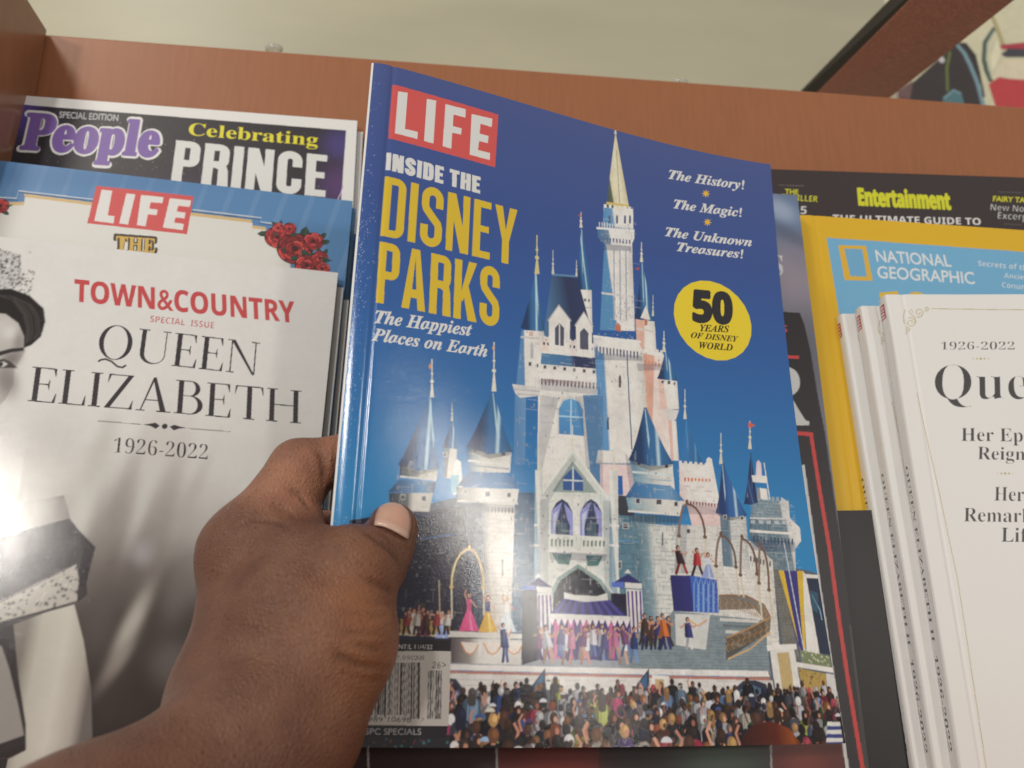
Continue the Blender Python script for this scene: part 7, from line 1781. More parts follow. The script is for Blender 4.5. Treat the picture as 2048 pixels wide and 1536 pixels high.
["L",[180,160,104],[7.4,252.25,7.27,256.49,9.31,261.19,10.66,259.06,12.34,261.2,12.77,259.06],0.4,1],
["L",[180,160,104],[7.08,248.04,7.73,246.37,8.21,247.63],0.4,1],
["L",[180,160,104],[11.11,259.06,13.14,256.51,13.38,253.12],0.4,1],
["T",[66,62,60],"1926-2022","serif",[23.64,237.99,60.8,238.35,24.42,242.28],-0.02],
["T",[66,62,60],"Queen","serif",[16.1,210.61,90.07,211.26,19.31,229.3],-0.02],
["E",[180,160,104],[38.98,233.08],0.31,0.31,1],
["E",[180,160,104],[39.88,172.59],0.23,0.23,1],
["E",[180,160,104],[40.96,233.1],0.47,0.47,1],
["E",[180,160,104],[41.7,172.61],0.47,0.47,1],
["E",[180,160,104],[42.94,233.11],0.7,0.62,1],
["E",[180,160,104],[43.51,172.63],0.59,0.59,1],
["E",[180,160,104],[44.91,233.12],0.47,0.47,1],
["E",[180,160,104],[45.33,172.66],0.47,0.47,1],
["E",[180,160,104],[46.89,233.13],0.31,0.31,1],
["E",[180,160,104],[47.14,172.68],0.23,0.23,1],
["T",[66,62,60],"Her Epic","serif",[25.54,188.93,62.27,188.85,26.68,195.64],-0.01],
["T",[66,62,60],"Reign","serif",[31.72,179.58,54.23,179.38,32.96,185.94],-0.01],
["T",[66,62,60],"Her","serif",[35.93,159.19,49.76,159.04,37.29,165.9],-0.01],
["T",[66,62,60],"Remarkable","serif",[20.05,148.99,67.58,148.84,21.28,155.47],-0.01],
["T",[66,62,60],"Life","serif",[35.61,139.59,51.16,139.52,36.96,146.18],-0.01]],
'charcoal': [
["F",[32,29,30]],
["S",[40,37,37],[20.81,216.11],14.66,48.87,0,0.4]]}

def axis_lines(lo, hi, a0, a1, step, pad):
    n = int(round((a1 - a0) / step)) + 1; core = a0 + np.arange(n) * step
    L = np.linspace(lo, a0, max(2, int((a0 - lo) / pad) + 2))[:-1] if a0 - lo > 1e-6 else np.zeros(0)
    Rr = np.linspace(core[-1], hi, max(2, int((hi - core[-1]) / pad) + 2))[1:] if hi - core[-1] > 1e-6 else np.zeros(0)
    idx = np.concatenate([np.zeros(len(L), int), np.arange(n), np.full(len(Rr), n - 1)])
    return np.concatenate([L, core, Rr]), idx
def grid_faces(nx, ny):
    i = np.arange(nx - 1)[None, :] + np.arange(ny - 1)[:, None] * nx
    return np.stack([i, i + 1, i + nx + 1, i + nx], -1).reshape(-1, 4)
def cover_sheet(pose, ops, area, step, parent, mat, wave=0.0, hinge=0.0, d=0.0):
    W, H = pose.W * 1000, pose.H * 1000; a0, a1, b0, b1 = area
    sh = Sheet(a0, a1, b0, b1, step); sh.run(ops); C = sh.colors()
    A, ia = axis_lines(0, W, a0, a0 + (sh.nx - 1) * step, step, 12); B, ib = axis_lines(0, H, b0, b0 + (sh.ny - 1) * step, step, 12)
    AA, BB = np.meshgrid(A, B); dz = np.full(AA.shape, d)
    if hinge: dz = dz + hinge * np.exp(-((AA - 9.5) / 1.1) ** 2) * .35 + hinge * np.clip(1 - AA / 7.0, 0, 1) ** 2
    if wave: dz = dz + wave * (np.sin(AA / 31 + BB / 57) * .6 + np.sin(AA / 17 - BB / 41 + 1) * .4)
    V = pose.at(AA / 1000, BB / 1000, dz).reshape(-1, 3)
    return mesh('front_cover', V, grid_faces(len(A), len(B)), mat, parent, True, C[ib][:, ia].reshape(-1, 3))
def block(name, pose, parent, d0, d1, inset=0.0, cover_col=None, n=(14, 20), grow=0.0, mat=None):
    """solid leaf pile (or back cover) following the bend, between depths d0 and d1 behind the front cover; edges show single sheets"""
    nx, ny = n; layers = 9 if cover_col is None else 2; rn = np.random.RandomState(int(d1 * 1e5) % 1000)
    V, Cc, Fc = [], [], []
    path = [(x, 0) for x in range(nx)] + [(nx, y) for y in range(ny)] + [(x, ny) for x in range(nx, 0, -1)] + [(0, y) for y in range(ny, 0, -1)]
    m = len(path)
    for k in range(layers):
        d = d0 + (d1 - d0) * k / (layers - 1); j = 0 if cover_col is not None else rn.uniform(-.00035, .00035)
        for x, y in path:
            a = inset + (pose.W - 2 * inset) * x / nx + (j if x == nx else 0) + (grow * (1 - y / ny) if x == nx else 0); b = inset + (pose.H - 2 * inset) * y / ny + (j if y in (0, ny) else 0)
            V.append(pose.at(a, b, d)); v = (.78 if k % 2 == 0 else .58) * rn.uniform(.92, 1.05); Cc.append(cover_col if cover_col is not None else (v, v * .97, v * .90))
    for k in range(layers - 1):
        for i in range(m): j2 = (i + 1) % m; Fc.append((k * m + i, (k + 1) * m + i, (k + 1) * m + j2, k * m + j2))
    for k, flip in ((0, 0), (layers - 1, 1)):      # front and back faces
        base = len(V)
        for y in range(ny + 1):
            for x in range(nx + 1):
                V.append(pose.at(inset + (pose.W - 2 * inset) * x / nx + (grow * (1 - y / ny) if x == nx else 0), inset + (pose.H - 2 * inset) * y / ny, d0 + (d1 - d0) * k / (layers - 1))); Cc.append(cover_col if cover_col is not None else (.68, .66, .6))
        for y in range(ny):
            for x in range(nx):
                q = base + y * (nx + 1) + x; f = (q, q + 1, q + nx + 2, q + nx + 1); Fc.append(f[::-1] if flip else f)
    return mesh(name, V, Fc, mat or PAGEM, parent, False, Cc)
def magazine(key, label, group, area, step, mat, thick=.006, back=(.5, .5, .5), art=None, **kw):
    pose = Pose(key); root = empty('magazine', tuple(pose.at(pose.W / 2, 0, thick / 2)), label, 'magazine', group)
    grow = kw.pop('grow', 0.0)
    cover_sheet(pose, ART[art or key], area, step, root, mat, **kw)
    block('page_block', pose, root, .0007 + kw.get('hinge', 0), thick - .0003, .0008, grow=grow); block('back_cover', pose, root, thick, thick + .00035, 0, ink(back))
    return root, pose
def copies(root, pose, moves, labels):
    for (dx, dz, dn), lb in zip(moves, labels):
        c = root.copy(); COL.objects.link(c); c['label'] = lb
        off = pose.R @ np.array([dx, dn, dz]); c.location = Vector(root.location) + Vector(off)
        for ch in root.children:
            k = ch.copy(); COL.objects.link(k); k.parent = c

# ---------------------------------------------------------------- the rack
WOOD = plain('brown_laminate', (.33, .127, .057), .42, .4, (7, (70, 5, 5)), .055, .05)
WOOD_GLOSS = plain('glossy_brown_laminate', (.29, .125, .066), .32, .5, (9, (60, 4, 4)), .12, .05, coat=.35)
CREAM = plain('cream_wall_panel', (.48, .455, .335), .38, .45, (4, (.6, 1, 2.5)), .09)
DARK = plain('dark_shaded_side', (.030, .024, .020), .5, .4)  # side face of the divider board, its shade put into a near-black colour
BEAMW = plain('dark_red_brown_wood', (.36, .135, .092), .4, .4, (14, (3, 40, 40)), .25, .1)
pp = Pose('panel'); n_out = -pp.R[:, 1]; u_ax = pp.R[:, 0]; v_ax = pp.R[:, 2]; TL = pp.at(0, pp.H)
o = mesh('back_panel', boxverts(TL - v_ax * .42 - u_ax * .017, u_ax * .97, v_ax * .42, -n_out * .016), BOXF, WOOD); bevel(o, .0012); tag(o, 'brown wood laminate board behind all the magazines', 'back board', kind='structure')
o = mesh('side_divider', boxverts(TL - v_ax * .42 - u_ax * .017 + n_out * .002, u_ax * .017, v_ax * .4215, n_out * .062), BOXF, WOOD_GLOSS); bevel(o, .001); tag(o, 'glossy brown upright divider board at the rack corner', 'divider', kind='structure')
o = mesh('wall', boxverts(np.array((-1.6, .93, -.6)), (3.6, .35, 0), (0, .25, 2.2), (0, .02, 0)), BOXF, CREAM); tag(o, 'pale cream wall panel above the brown board', 'wall', kind='structure')
o = mesh('rack_shelf', boxverts(TL - v_ax * .43 - u_ax * .3 + n_out * .26, u_ax * 1.3, -v_ax * .012, -n_out * .30), BOXF, WOOD); tag(o, 'brown shelf under the magazines', 'shelf', kind='structure')

# ---------------------------------------------------------------- magazines
r, p = magazine('people', 'white bordered music magazine with purple slab title, behind the blue rose cover', 'magazines in the left stack', (0, 205, 194, 274), .33, SATIN, .0045, (.5, .48, .45))
copies(r, p, [(.0035, -.004, .0056), (.0062, -.0085, .0112)], ['second copy of the white bordered music magazine, a sliver behind the first', 'rearmost copy of the white bordered music magazine, against the board'])
r, p = magazine('life2', 'blue magazine with red roses and stepped gold frame, behind the black and white cover', 'magazines in the left stack', (16, 209, 222, 276), .33, SATIN, .004, (.10, .2, .35))
copies(r, p, [(.0022, -.0015, .0052), (.0038, -.016, .0104)], ['second copy of the blue rose magazine, only its edge showing', 'rearmost copy of the blue rose magazine, only its edge showing'])
r, p = magazine('town', 'white magazine with black and white portrait of a woman, frontmost of left stack', 'magazines in the left stack', (38, 209.5, 28, 276), .36, GLOSSY_WHITE, .0045, (.6, .6, .58), wave=.00008)
copies(r, p, [(.0036, -.0062, .0055), (.0070, -.0110, .0110)], ['second copy of the black and white portrait magazine, edge showing', 'rearmost copy of the black and white portrait magazine, edge showing'])
magazine('ent', 'near black magazine with yellow condensed title, rearmost on the right', 'magazines in the right stack', (14, 205, 226, 274), .36, SATIN, .004, (.05, .05, .05))
magazine('natgeo', 'bright yellow magazine with sky blue panel, behind the white books', 'magazines in the right stack', (0, 150, 110, 276), .36, SATIN, .0045, (.5, .35, .05), hinge=.0008)
magazine('rmag', 'large dark magazine with thin red frame, partly hidden behind the held magazine', 'magazines in the right stack', (0, 235, 10, 315), .45, SATIN, .004, (.06, .05, .05), wave=.0002)
magazine('charcoal', 'plain charcoal magazine low between the red framed cover and the white books', 'magazines in the right stack', (0, 60, 100, 260), 1.2, SATIN, .004, (.05, .05, .05))
r, p = magazine('main', 'blue souvenir magazine with a castle photo on its cover, held by the hand', None, (0, 209, 0, 276), .27, GLOSSY, .0052, (.08, .15, .35), wave=.00004, hinge=.0016, grow=.0014)

# ---- the three white books with printed spines
SEED = [0]
SPINE_OPS = lambda L: [['F', [226, 219, 208]], ['P', [178, 70, 72], [L - 13, 1.2, L - 13, 7.4, L - 4.4, 7.4, L - 4.4, 1.2]]] + \
    [['P', [222, 210, 204], [L - 5.6 - i * 1.9, 2.4, L - 5.6 - i * 1.9, 6.2, L - 6.4 - i * 1.9, 6.2, L - 6.4 - i * 1.9, 2.4]] for i in range(4)] + \
    [['N', [0, 0, L, 0, L, 1.3, 0, 1.3], [196, 192, 186], 60, .12, .5, int(L) + SEED[0], .7], ['N', [0, 7.2, L, 7.2, L, 8.8, 0, 8.8], [190, 186, 180], 60, .12, .5, int(L) + 7 + SEED[0], .7],
     ['T', [70, 66, 64], 'QUEEN ELIZABETH II', 'serif', [L - 93, 6.4, L - 176, 6.4, L - 93, 2.9], -.004], ['T', [70, 66, 64], '1926-2022', 'serif', [L - 182, 6.4, L - 222, 6.4, L - 182, 2.9], -.004]]
def white_book(key, label):
    pose = Pose(key); T = .0088; root = empty('book', tuple(pose.at(pose.W / 2, 0, T / 2)), label, 'book', 'white royal books in a row')
    ops = ART['royal'] if key == 'royal0' else [op for op in ART['royal']]
    sh = Sheet(0, 118, 20, 270, .33); sh.run(ops); C = sh.colors()
    A, ia = axis_lines(0, 200, 0, (sh.nx - 1) * .33, .33, 20); B, ib = axis_lines(0, 270, 20, 20 + (sh.ny - 1) * .33, .33, 12); B = np.minimum(B, 270)
    AA, BB = np.meshgrid(A, B); dz = .0011 * np.clip(1 - AA / 1.4, 0, 1) ** 2 + .00045 * np.exp(-((AA - 9.0) / .9) ** 2)
    dz = dz + .0002 * np.sin(BB / 23 + AA / 15 + SEED[0]) + .0011 * np.exp(-(((AA - 4) / 9) ** 2 + ((BB - 270) / 13) ** 2)) * (.4 + .6 * (SEED[0] % 2))
    mesh('front_cover', pose.at(AA / 1000, BB / 1000, dz).reshape(-1, 3), grid_faces(len(A), len(B)), SATIN, root, True, C[ib][:, ia].reshape(-1, 3))
    SEED[0] += 31; L = pose.H * 1000; ss = Sheet(0, L, 0, T * 1000, .25); ss.run(SPINE_OPS(L)); C = ss.colors()
    S = np.arange(ss.nx) * .25; S = np.minimum(S, L); D = np.linspace(0, 1, ss.ny); SS, DD = np.meshgrid(S, D)
    dep = .0011 + (T - .0011) * DD; bul = -.0007 * np.sin(np.clip(DD, 0, 1) * math.pi) ** .7
    mesh('spine', pose.at(bul, SS / 1000, dep).reshape(-1, 3), grid_faces(ss.nx, ss.ny), GLOSSY, root, True, C.reshape(-1, 3))
    block('page_block', pose, root, .0014, T - .0004, .0009); block('back_cover', pose, root, T, T + .0004, 0, (.7, .68, .64))
white_book('royal0', 'front white book with gold corner scroll and large serif title')
white_book('royal1', 'middle white book of the three, only its lettered spine showing')
white_book('royal2', 'rearmost white book of the three, its spine beside the yellow magazine')

# ---------------------------------------------------------------- the hand: one continuous body from blended limbs
HAND = {"CAPS": [[-0.0548, 0.2735, -0.06486, 0.0144, -0.05915, 0.262, -0.08589, 0.0172, 0.0], [-0.05915, 0.262, -0.08589, 0.0172, -0.06975, 0.25, -0.10653, 0.02, 0.009], [-0.06975, 0.25, -0.10653, 0.02, -0.08016, 0.245, -0.11217, 0.0225, 0.014], [-0.08016, 0.245, -0.11217, 0.0225, -0.11084, 0.2, -0.12708, 0.03, 0.014], [-0.11084, 0.2, -0.12708, 0.03, -0.1215, 0.172, -0.13001, 0.033, 0.01], [-0.09647, 0.292, -0.06295, 0.0166, -0.08972, 0.263, -0.10457, 0.019600000000000003, 0.012], [-0.08972, 0.263, -0.10457, 0.019600000000000003, -0.08016, 0.245, -0.11217, 0.0225, 0.012], [-0.07431, 0.27, -0.07996, 0.02, -0.05915, 0.262, -0.08589, 0.0172, 0.012], [-0.07431, 0.27, -0.07996, 0.02, -0.08972, 0.263, -0.10457, 0.019600000000000003, 0.012], [-0.07493, 0.28, -0.06463, 0.012199999999999999, -0.0548, 0.2735, -0.06486, 0.0144, 0.007], [-0.07493, 0.28, -0.06463, 0.012199999999999999, -0.09647, 0.292, -0.06295, 0.0166, 0.009], [-0.07493, 0.28, -0.06463, 0.012199999999999999, -0.07431, 0.27, -0.07996, 0.02, 0.009], [-0.09647, 0.292, -0.06295, 0.0166, -0.08428, 0.312, -0.03344, 0.0114, 0.008], [-0.08428, 0.312, -0.03344, 0.0114, -0.06575, 0.32, -0.03003, 0.009800000000000001, 0.003], [-0.06575, 0.32, -0.03003, 0.009800000000000001, -0.04808, 0.324, -0.03328, 0.008400000000000001, 0.003], [-0.09051, 0.305, -0.05145, 0.0124, -0.0848, 0.311, -0.04279, 0.0106, 0.005], [-0.0837, 0.3, -0.05441, 0.0112, -0.09051, 0.305, -0.05145, 0.0124, 0.005], [-0.0837, 0.3, -0.05441, 0.0112, -0.07493, 0.28, -0.06463, 0.012199999999999999, 0.004], [-0.09586, 0.306, -0.07412, 0.014, -0.09204, 0.288, -0.10264, 0.018, 0.009], [-0.09204, 0.288, -0.10264, 0.018, -0.08016, 0.245, -0.11217, 0.0225, 0.009], [-0.09356, 0.318, -0.09518, 0.013, -0.09586, 0.306, -0.07412, 0.014, 0.008], [-0.09586, 0.306, -0.07412, 0.014, -0.09562, 0.325, -0.0746, 0.011, 0.005], [-0.09562, 0.325, -0.0746, 0.011, -0.08182, 0.336, -0.06434, 0.0096, 0.003], [-0.08182, 0.336, -0.06434, 0.0096, -0.06516, 0.338, -0.06216, 0.009, 0.003], [-0.09356, 0.318, -0.09518, 0.013, -0.09798, 0.333, -0.09228, 0.011, 0.004], [-0.09798, 0.333, -0.09228, 0.011, -0.07848, 0.34, -0.08236, 0.01, 0.002], [-0.07848, 0.34, -0.08236, 0.01, -0.06123, 0.34, -0.0802, 0.009, 0.003], [-0.09356, 0.318, -0.09518, 0.013, -0.09798, 0.333, -0.10917, 0.0095, 0.004], [-0.09798, 0.333, -0.10917, 0.0095, -0.08063, 0.34, -0.10176, 0.0085, 0.002], [-0.08063, 0.34, -0.10176, 0.0085, -0.06554, 0.34, -0.10068, 0.008, 0.003], [-0.04838, 0.2805, -0.06403, 0.0106, -0.0548, 0.2735, -0.06486, 0.0144, 0.0035], [-0.04582, 0.2845, -0.05845, 0.01, -0.04838, 0.2805, -0.06403, 0.0106, 0.003], [-0.04346, 0.288, -0.05278, 0.009, -0.04582, 0.2845, -0.05845, 0.01, 0.003]], "GRO": [[[[-0.05497, 0.2408, -0.08139], [-0.05406, 0.24081, -0.0821], [-0.05316, 0.24089, -0.08284], [-0.05227, 0.24102, -0.0836], [-0.05061, 0.2416, -0.08457], [-0.04898, 0.24237, -0.08561], [-0.04737, 0.24335, -0.08672], [-0.04476, 0.24567, -0.08796], [-0.04225, 0.24891, -0.08955], [-0.03998, 0.25425, -0.0919]], 0.0008, 0.0011], [[[-0.04873, 0.24397, -0.0806], [-0.04752, 0.24461, -0.08107], [-0.04631, 0.24535, -0.08158], [-0.04512, 0.24622, -0.08213], [-0.0439, 0.24726, -0.08273], [-0.0427, 0.24848, -0.0834], [-0.04152, 0.24993, -0.08415]], 0.0005, 0.0011], [[[-0.0534, 0.2434, -0.07686], [-0.05138, 0.24404, -0.07717], [-0.04938, 0.24488, -0.07754], [-0.04741, 0.24595, -0.07798], [-0.04512, 0.24761, -0.07856], [-0.04287, 0.24978, -0.0793], [-0.0407, 0.2527, -0.08028]], 0.00035, 0.001], [[[-0.04582, 0.25004, -0.07389], [-0.04398, 0.25191, -0.07423], [-0.04219, 0.25427, -0.07471], [-0.04048, 0.25744, -0.07542]], 0.00035, 0.001], [[[-0.04784, 0.25747, -0.06384], [-0.04638, 0.25812, -0.0646], [-0.04494, 0.25898, -0.06541], [-0.04354, 0.26011, -0.06631], [-0.04213, 0.26156, -0.06756], [-0.04079, 0.26365, -0.06899], [-0.03964, 0.26712, -0.0708]], 0.0007, 0.0012], [[[-0.04861, 0.25218, -0.06908], [-0.04669, 0.2533, -0.06971], [-0.04481, 0.25479, -0.07044], [-0.04298, 0.25675, -0.07131], [-0.04167, 0.25872, -0.07208], [-0.04044, 0.26136, -0.07303], [-0.03943, 0.26573, -0.07448]], 0.0003, 0.001], [[[-0.05139, 0.26836, -0.04969], [-0.04955, 0.26759, -0.05056], [-0.0478, 0.26732, -0.05153], [-0.04613, 0.26743, -0.05257], [-0.04467, 0.26752, -0.05372], [-0.04327, 0.26797, -0.05494], [-0.04193, 0.26881, -0.05625], [-0.04058, 0.26967, -0.05814], [-0.03937, 0.27148, -0.06025], [-0.0382, 0.27382, -0.06251]], 0.0009, 0.0013], [[[-0.07617, 0.30641, -0.02506], [-0.07518, 0.30581, -0.02637], [-0.07425, 0.30548, -0.0277], [-0.07339, 0.30537, -0.02905], [-0.07307, 0.3051, -0.0307], [-0.07281, 0.3051, -0.03237], [-0.07261, 0.30537, -0.03408], [-0.07272, 0.30553, -0.03526], [-0.07283, 0.30574, -0.03645], [-0.07295, 0.30597, -0.03764]], 0.0009, 0.0014], [[[-0.08418, 0.29369, -0.03836], [-0.08252, 0.29398, -0.0394], [-0.08093, 0.29453, -0.04047], [-0.07938, 0.29522, -0.04156], [-0.07799, 0.29494, -0.04327], [-0.07652, 0.29431, -0.04491], [-0.07501, 0.29352, -0.04653]], 0.0007, 0.0011], [[[-0.09735, 0.27663, -0.05052], [-0.09512, 0.27727, -0.0497], [-0.09295, 0.27816, -0.04892], [-0.09086, 0.27932, -0.04818], [-0.08849, 0.27965, -0.04841], [-0.08608, 0.27991, -0.04863], [-0.08359, 0.27986, -0.0488], [-0.08066, 0.27692, -0.0494], [-0.07777, 0.27395, -0.04997], [-0.07509, 0.27158, -0.05063]], 0.00055, 0.0011], [[[-0.08352, 0.2882, -0.04459], [-0.08238, 0.28743, -0.04557], [-0.08118, 0.28641, -0.04649], [-0.07987, 0.28495, -0.04734], [-0.07894, 0.28401, -0.04772], [-0.07794, 0.28277, -0.04805], [-0.07681, 0.28105, -0.0483]], 0.0006, 0.0011], [[[-0.04959, 0.24137, -0.08831], [-0.0478, 0.24262, -0.08954], [-0.04605, 0.24422, -0.09091], [-0.04436, 0.24632, -0.09247], [-0.04334, 0.24793, -0.09318], [-0.04236, 0.24991, -0.09403], [-0.04147, 0.25252, -0.09511]], 0.0003, 0.0012], [[[-0.08811, 0.28708, -0.04314], [-0.08678, 0.2867, -0.044], [-0.08548, 0.28642, -0.04486], [-0.08417, 0.28606, -0.04571], [-0.0832, 0.2848, -0.04671], [-0.08211, 0.28314, -0.04764], [-0.08083, 0.28075, -0.04842]], 0.0004, 0.0014], [[[-0.05238, 0.24733, -0.07167], [-0.05043, 0.24801, -0.07203], [-0.04851, 0.24891, -0.07245], [-0.04662, 0.25007, -0.07294]], 0.00025, 0.001]], "NAIL": [[[-0.04831, 0.27707, -0.04984], [-0.04715, 0.27687, -0.04992], [-0.04599, 0.27672, -0.05002], [-0.04477, 0.27651, -0.05027], [-0.04352, 0.27637, -0.05075], [-0.04229, 0.27641, -0.05128], [-0.04107, 0.27651, -0.05196], [-0.03988, 0.27683, -0.05269], [-0.03886, 0.27739, -0.05347], [-0.03796, 0.27811, -0.05423], [-0.0371, 0.27905, -0.05502]], [[-0.04845, 0.27895, -0.04912], [-0.04724, 0.27841, -0.0491], [-0.04605, 0.27806, -0.04912], [-0.04479, 0.27772, -0.0493], [-0.04349, 0.2775, -0.04973], [-0.04222, 0.27749, -0.0502], [-0.04098, 0.27754, -0.05085], [-0.03977, 0.27781, -0.05155], [-0.03872, 0.27832, -0.05234], [-0.03778, 0.279, -0.05313], [-0.0369, 0.27993, -0.05396]], [[-0.04852, 0.28052, -0.04833], [-0.04729, 0.2798, -0.04824], [-0.04608, 0.27933, -0.0482], [-0.04479, 0.2789, -0.04832], [-0.04345, 0.27862, -0.04869], [-0.04214, 0.27858, -0.04912], [-0.04088, 0.27859, -0.04974], [-0.03966, 0.27882, -0.05042], [-0.03859, 0.2793, -0.05121], [-0.03762, 0.27996, -0.05204], [-0.03671, 0.2809, -0.05292]], [[-0.04858, 0.28206, -0.04752], [-0.04732, 0.28116, -0.04736], [-0.0461, 0.28058, -0.04726], [-0.04479, 0.28007, -0.04733], [-0.04341, 0.27974, -0.04765], [-0.04208, 0.27965, -0.04808], [-0.04078, 0.27964, -0.04863], [-0.03955, 0.27985, -0.04928], [-0.03846, 0.28031, -0.05008], [-0.03745, 0.28094, -0.05095], [-0.03652, 0.28189, -0.05188]], [[-0.04848, 0.28313, -0.04681], [-0.04725, 0.28214, -0.0466], [-0.04605, 0.2815, -0.04646], [-0.04476, 0.28094, -0.04647], [-0.04339, 0.28059, -0.04674], [-0.04205, 0.28049, -0.04705], [-0.04078, 0.28041, -0.04762], [-0.03955, 0.28058, -0.04824], [-0.03844, 0.28097, -0.04904], [-0.03743, 0.28154, -0.04994], [-0.03647, 0.28239, -0.05088]], [[-0.04832, 0.28407, -0.04615], [-0.04712, 0.28305, -0.04589], [-0.04596, 0.28241, -0.0457], [-0.04472, 0.28186, -0.04565], [-0.04338, 0.2815, -0.04585], [-0.04209, 0.28138, -0.04609], [-0.04082, 0.28124, -0.04663], [-0.0396, 0.28134, -0.04722], [-0.03849, 0.28165, -0.04803], [-0.03748, 0.2821, -0.04896], [-0.03653, 0.28284, -0.04993]], [[-0.0482, 0.28527, -0.04552], [-0.04702, 0.28414, -0.0452], [-0.0459, 0.2835, -0.04495], [-0.04469, 0.28296, -0.04484], [-0.0434, 0.28259, -0.04496], [-0.04214, 0.28249, -0.04514], [-0.04088, 0.28226, -0.04565], [-0.03967, 0.2823, -0.04621], [-0.03857, 0.28249, -0.04702], [-0.03755, 0.28278, -0.048], [-0.0366, 0.28339, -0.049]], [[-0.04806, 0.28652, -0.04508], [-0.04689, 0.28522, -0.04469], [-0.04581, 0.28459, -0.04439], [-0.04465, 0.28407, -0.04423], [-0.04342, 0.28372, -0.04429], [-0.04222, 0.28365, -0.04442], [-0.04098, 0.28332, -0.04488], [-0.03979, 0.28329, -0.04541], [-0.03871, 0.28335, -0.0462], [-0.03771, 0.28348, -0.04717], [-0.03678, 0.28392, -0.04816]], [[-0.04772, 0.28676, -0.04485], [-0.04661, 0.28561, -0.04445], [-0.04559, 0.28509, -0.04415], [-0.04451, 0.28467, -0.04395], [-0.04337, 0.28438, -0.04399], [-0.04227, 0.28437, -0.04408], [-0.04109, 0.284, -0.04449], [-0.03996, 0.28392, -0.04496], [-0.03894, 0.28389, -0.04569], [-0.03801, 0.28389, -0.04658], [-0.03714, 0.28417, -0.04749]], [[-0.0474, 0.28715, -0.04463], [-0.04635, 0.28612, -0.04423], [-0.04538, 0.28571, -0.04391], [-0.04438, 0.28539, -0.0437], [-0.04334, 0.28519, -0.0437], [-0.04234, 0.28523, -0.04375], [-0.04122, 0.2848, -0.04411], [-0.04014, 0.28468, -0.04453], [-0.03919, 0.28455, -0.0452], [-0.03832, 0.28441, -0.04602], [-0.03752, 0.28453, -0.04685]], [[-0.04712, 0.28784, -0.04446], [-0.04611, 0.2868, -0.04403], [-0.0452, 0.2865, -0.04371], [-0.04428, 0.28632, -0.04348], [-0.04335, 0.28621, -0.04344], [-0.04245, 0.28637, -0.04347], [-0.04137, 0.28581, -0.04376], [-0.04036, 0.28562, -0.04413], [-0.03946, 0.28538, -0.04474], [-0.03866, 0.28508, -0.04547], [-0.03791, 0.28504, -0.04622]]]}
def hand_field(P):
    d = None
    for ax, ay, az, ra, bx, by, bz, rb, k in HAND['CAPS']:
        A = np.array([ax, ay, az], np.float32); v = np.array([bx, by, bz], np.float32) - A; Q = P - A
        t = np.clip((Q @ v) / float(v @ v), 0, 1); q = np.sqrt(((Q - t[..., None] * v) ** 2).sum(-1)) - (ra + (rb - ra) * t)
        if d is None: d = q
        elif k == 0: d = np.minimum(d, q)
        else: h = np.clip(.5 + .5 * (d - q) / k, 0, 1); d = d * (1 - h) + q * h - k * h * (1 - h)
    return d
def surface_net(lo, hi, h):
    n = [int((hi[i] - lo[i]) / h) + 1 for i in range(3)]; ax = [lo[i] + np.arange(n[i]) * h for i in range(3)]
    f = np.empty(n, np.float32)
    for i in range(n[0]):
        P = np.stack(np.broadcast_arrays(np.float32(ax[0][i]), ax[1][:, None].astype(np.float32), ax[2][None, :].astype(np.float32)), -1); f[i] = hand_field(P)
    ins = f < 0; m = [k - 1 for k in n]
    cnt = np.zeros(m, np.int8)
    for a in (0, 1):
        for b in (0, 1):
            for c in (0, 1): cnt += ins[a:a + m[0], b:b + m[1], c:c + m[2]]
    I, J, K = np.nonzero((cnt > 0) & (cnt < 8)); idx = -np.ones(m, np.int64); idx[I, J, K] = np.arange(len(I))
    acc = np.zeros((len(I), 3)); w = np.zeros(len(I)); cor = [(a, b, c) for a in (0, 1) for b in (0, 1) for c in (0, 1)]
    for p in cor:
        for q in cor:
            if sum(abs(p[i] - q[i]) for i in range(3)) == 1 and p < q:
                fp = f[I + p[0], J + p[1], K + p[2]]; fq = f[I + q[0], J + q[1], K + q[2]]; x = (fp < 0) != (fq < 0); t = np.where(x, fp / np.where(x, fp - fq, 1), 0)
                for i in range(3): acc[:, i] += np.where(x, p[i] + (q[i] - p[i]) * t, 0)
                w += x
    V = np.stack([I, J, K], 1) + acc / w[:, None]; V = V * h + np.array(lo); Q = []
    for d in range(3):
        s0 = [slice(1, m[i]) if i != d else slice(0, m[d]) for i in range(3)]; s1 = list(s0); s1[d] = slice(1, m[d] + 1)
        a_, b_ = ins[tuple(s0)], ins[tuple(s1)]; e1, e2 = [i for i in range(3) if i != d]
        for flip, M in ((0, a_ & ~b_), (1, ~a_ & b_)):
            c = np.stack(np.nonzero(M), 1); c[:, e1] += 1; c[:, e2] += 1; L = []
            for o1, o2 in ((1, 1), (0, 1), (0, 0), (1, 0)):
                z = c.copy(); z[:, e1] -= o1; z[:, e2] -= o2; L.append(idx[z[:, 0], z[:, 1], z[:, 2]])
            q = np.stack(L, 1); Q.append(q[:, ::-1] if (flip ^ (d == 1)) else q)
    return V, np.concatenate(Q)
V, Q = surface_net((-.215, .135, -.235), (-.030, .352, -.015), .00095)
for _ in range(2):                # settle each vertex on the true surface
    e = 2e-4; Vf = V.astype(np.float32); d0 = hand_field(Vf); G = np.stack([hand_field(Vf + np.eye(3, dtype=np.float32)[i] * e) - d0 for i in range(3)], -1) / e
    G /= np.linalg.norm(G, axis=1)[:, None] + 1e-9; V = V - G * d0[:, None]
crease = np.zeros(len(V))
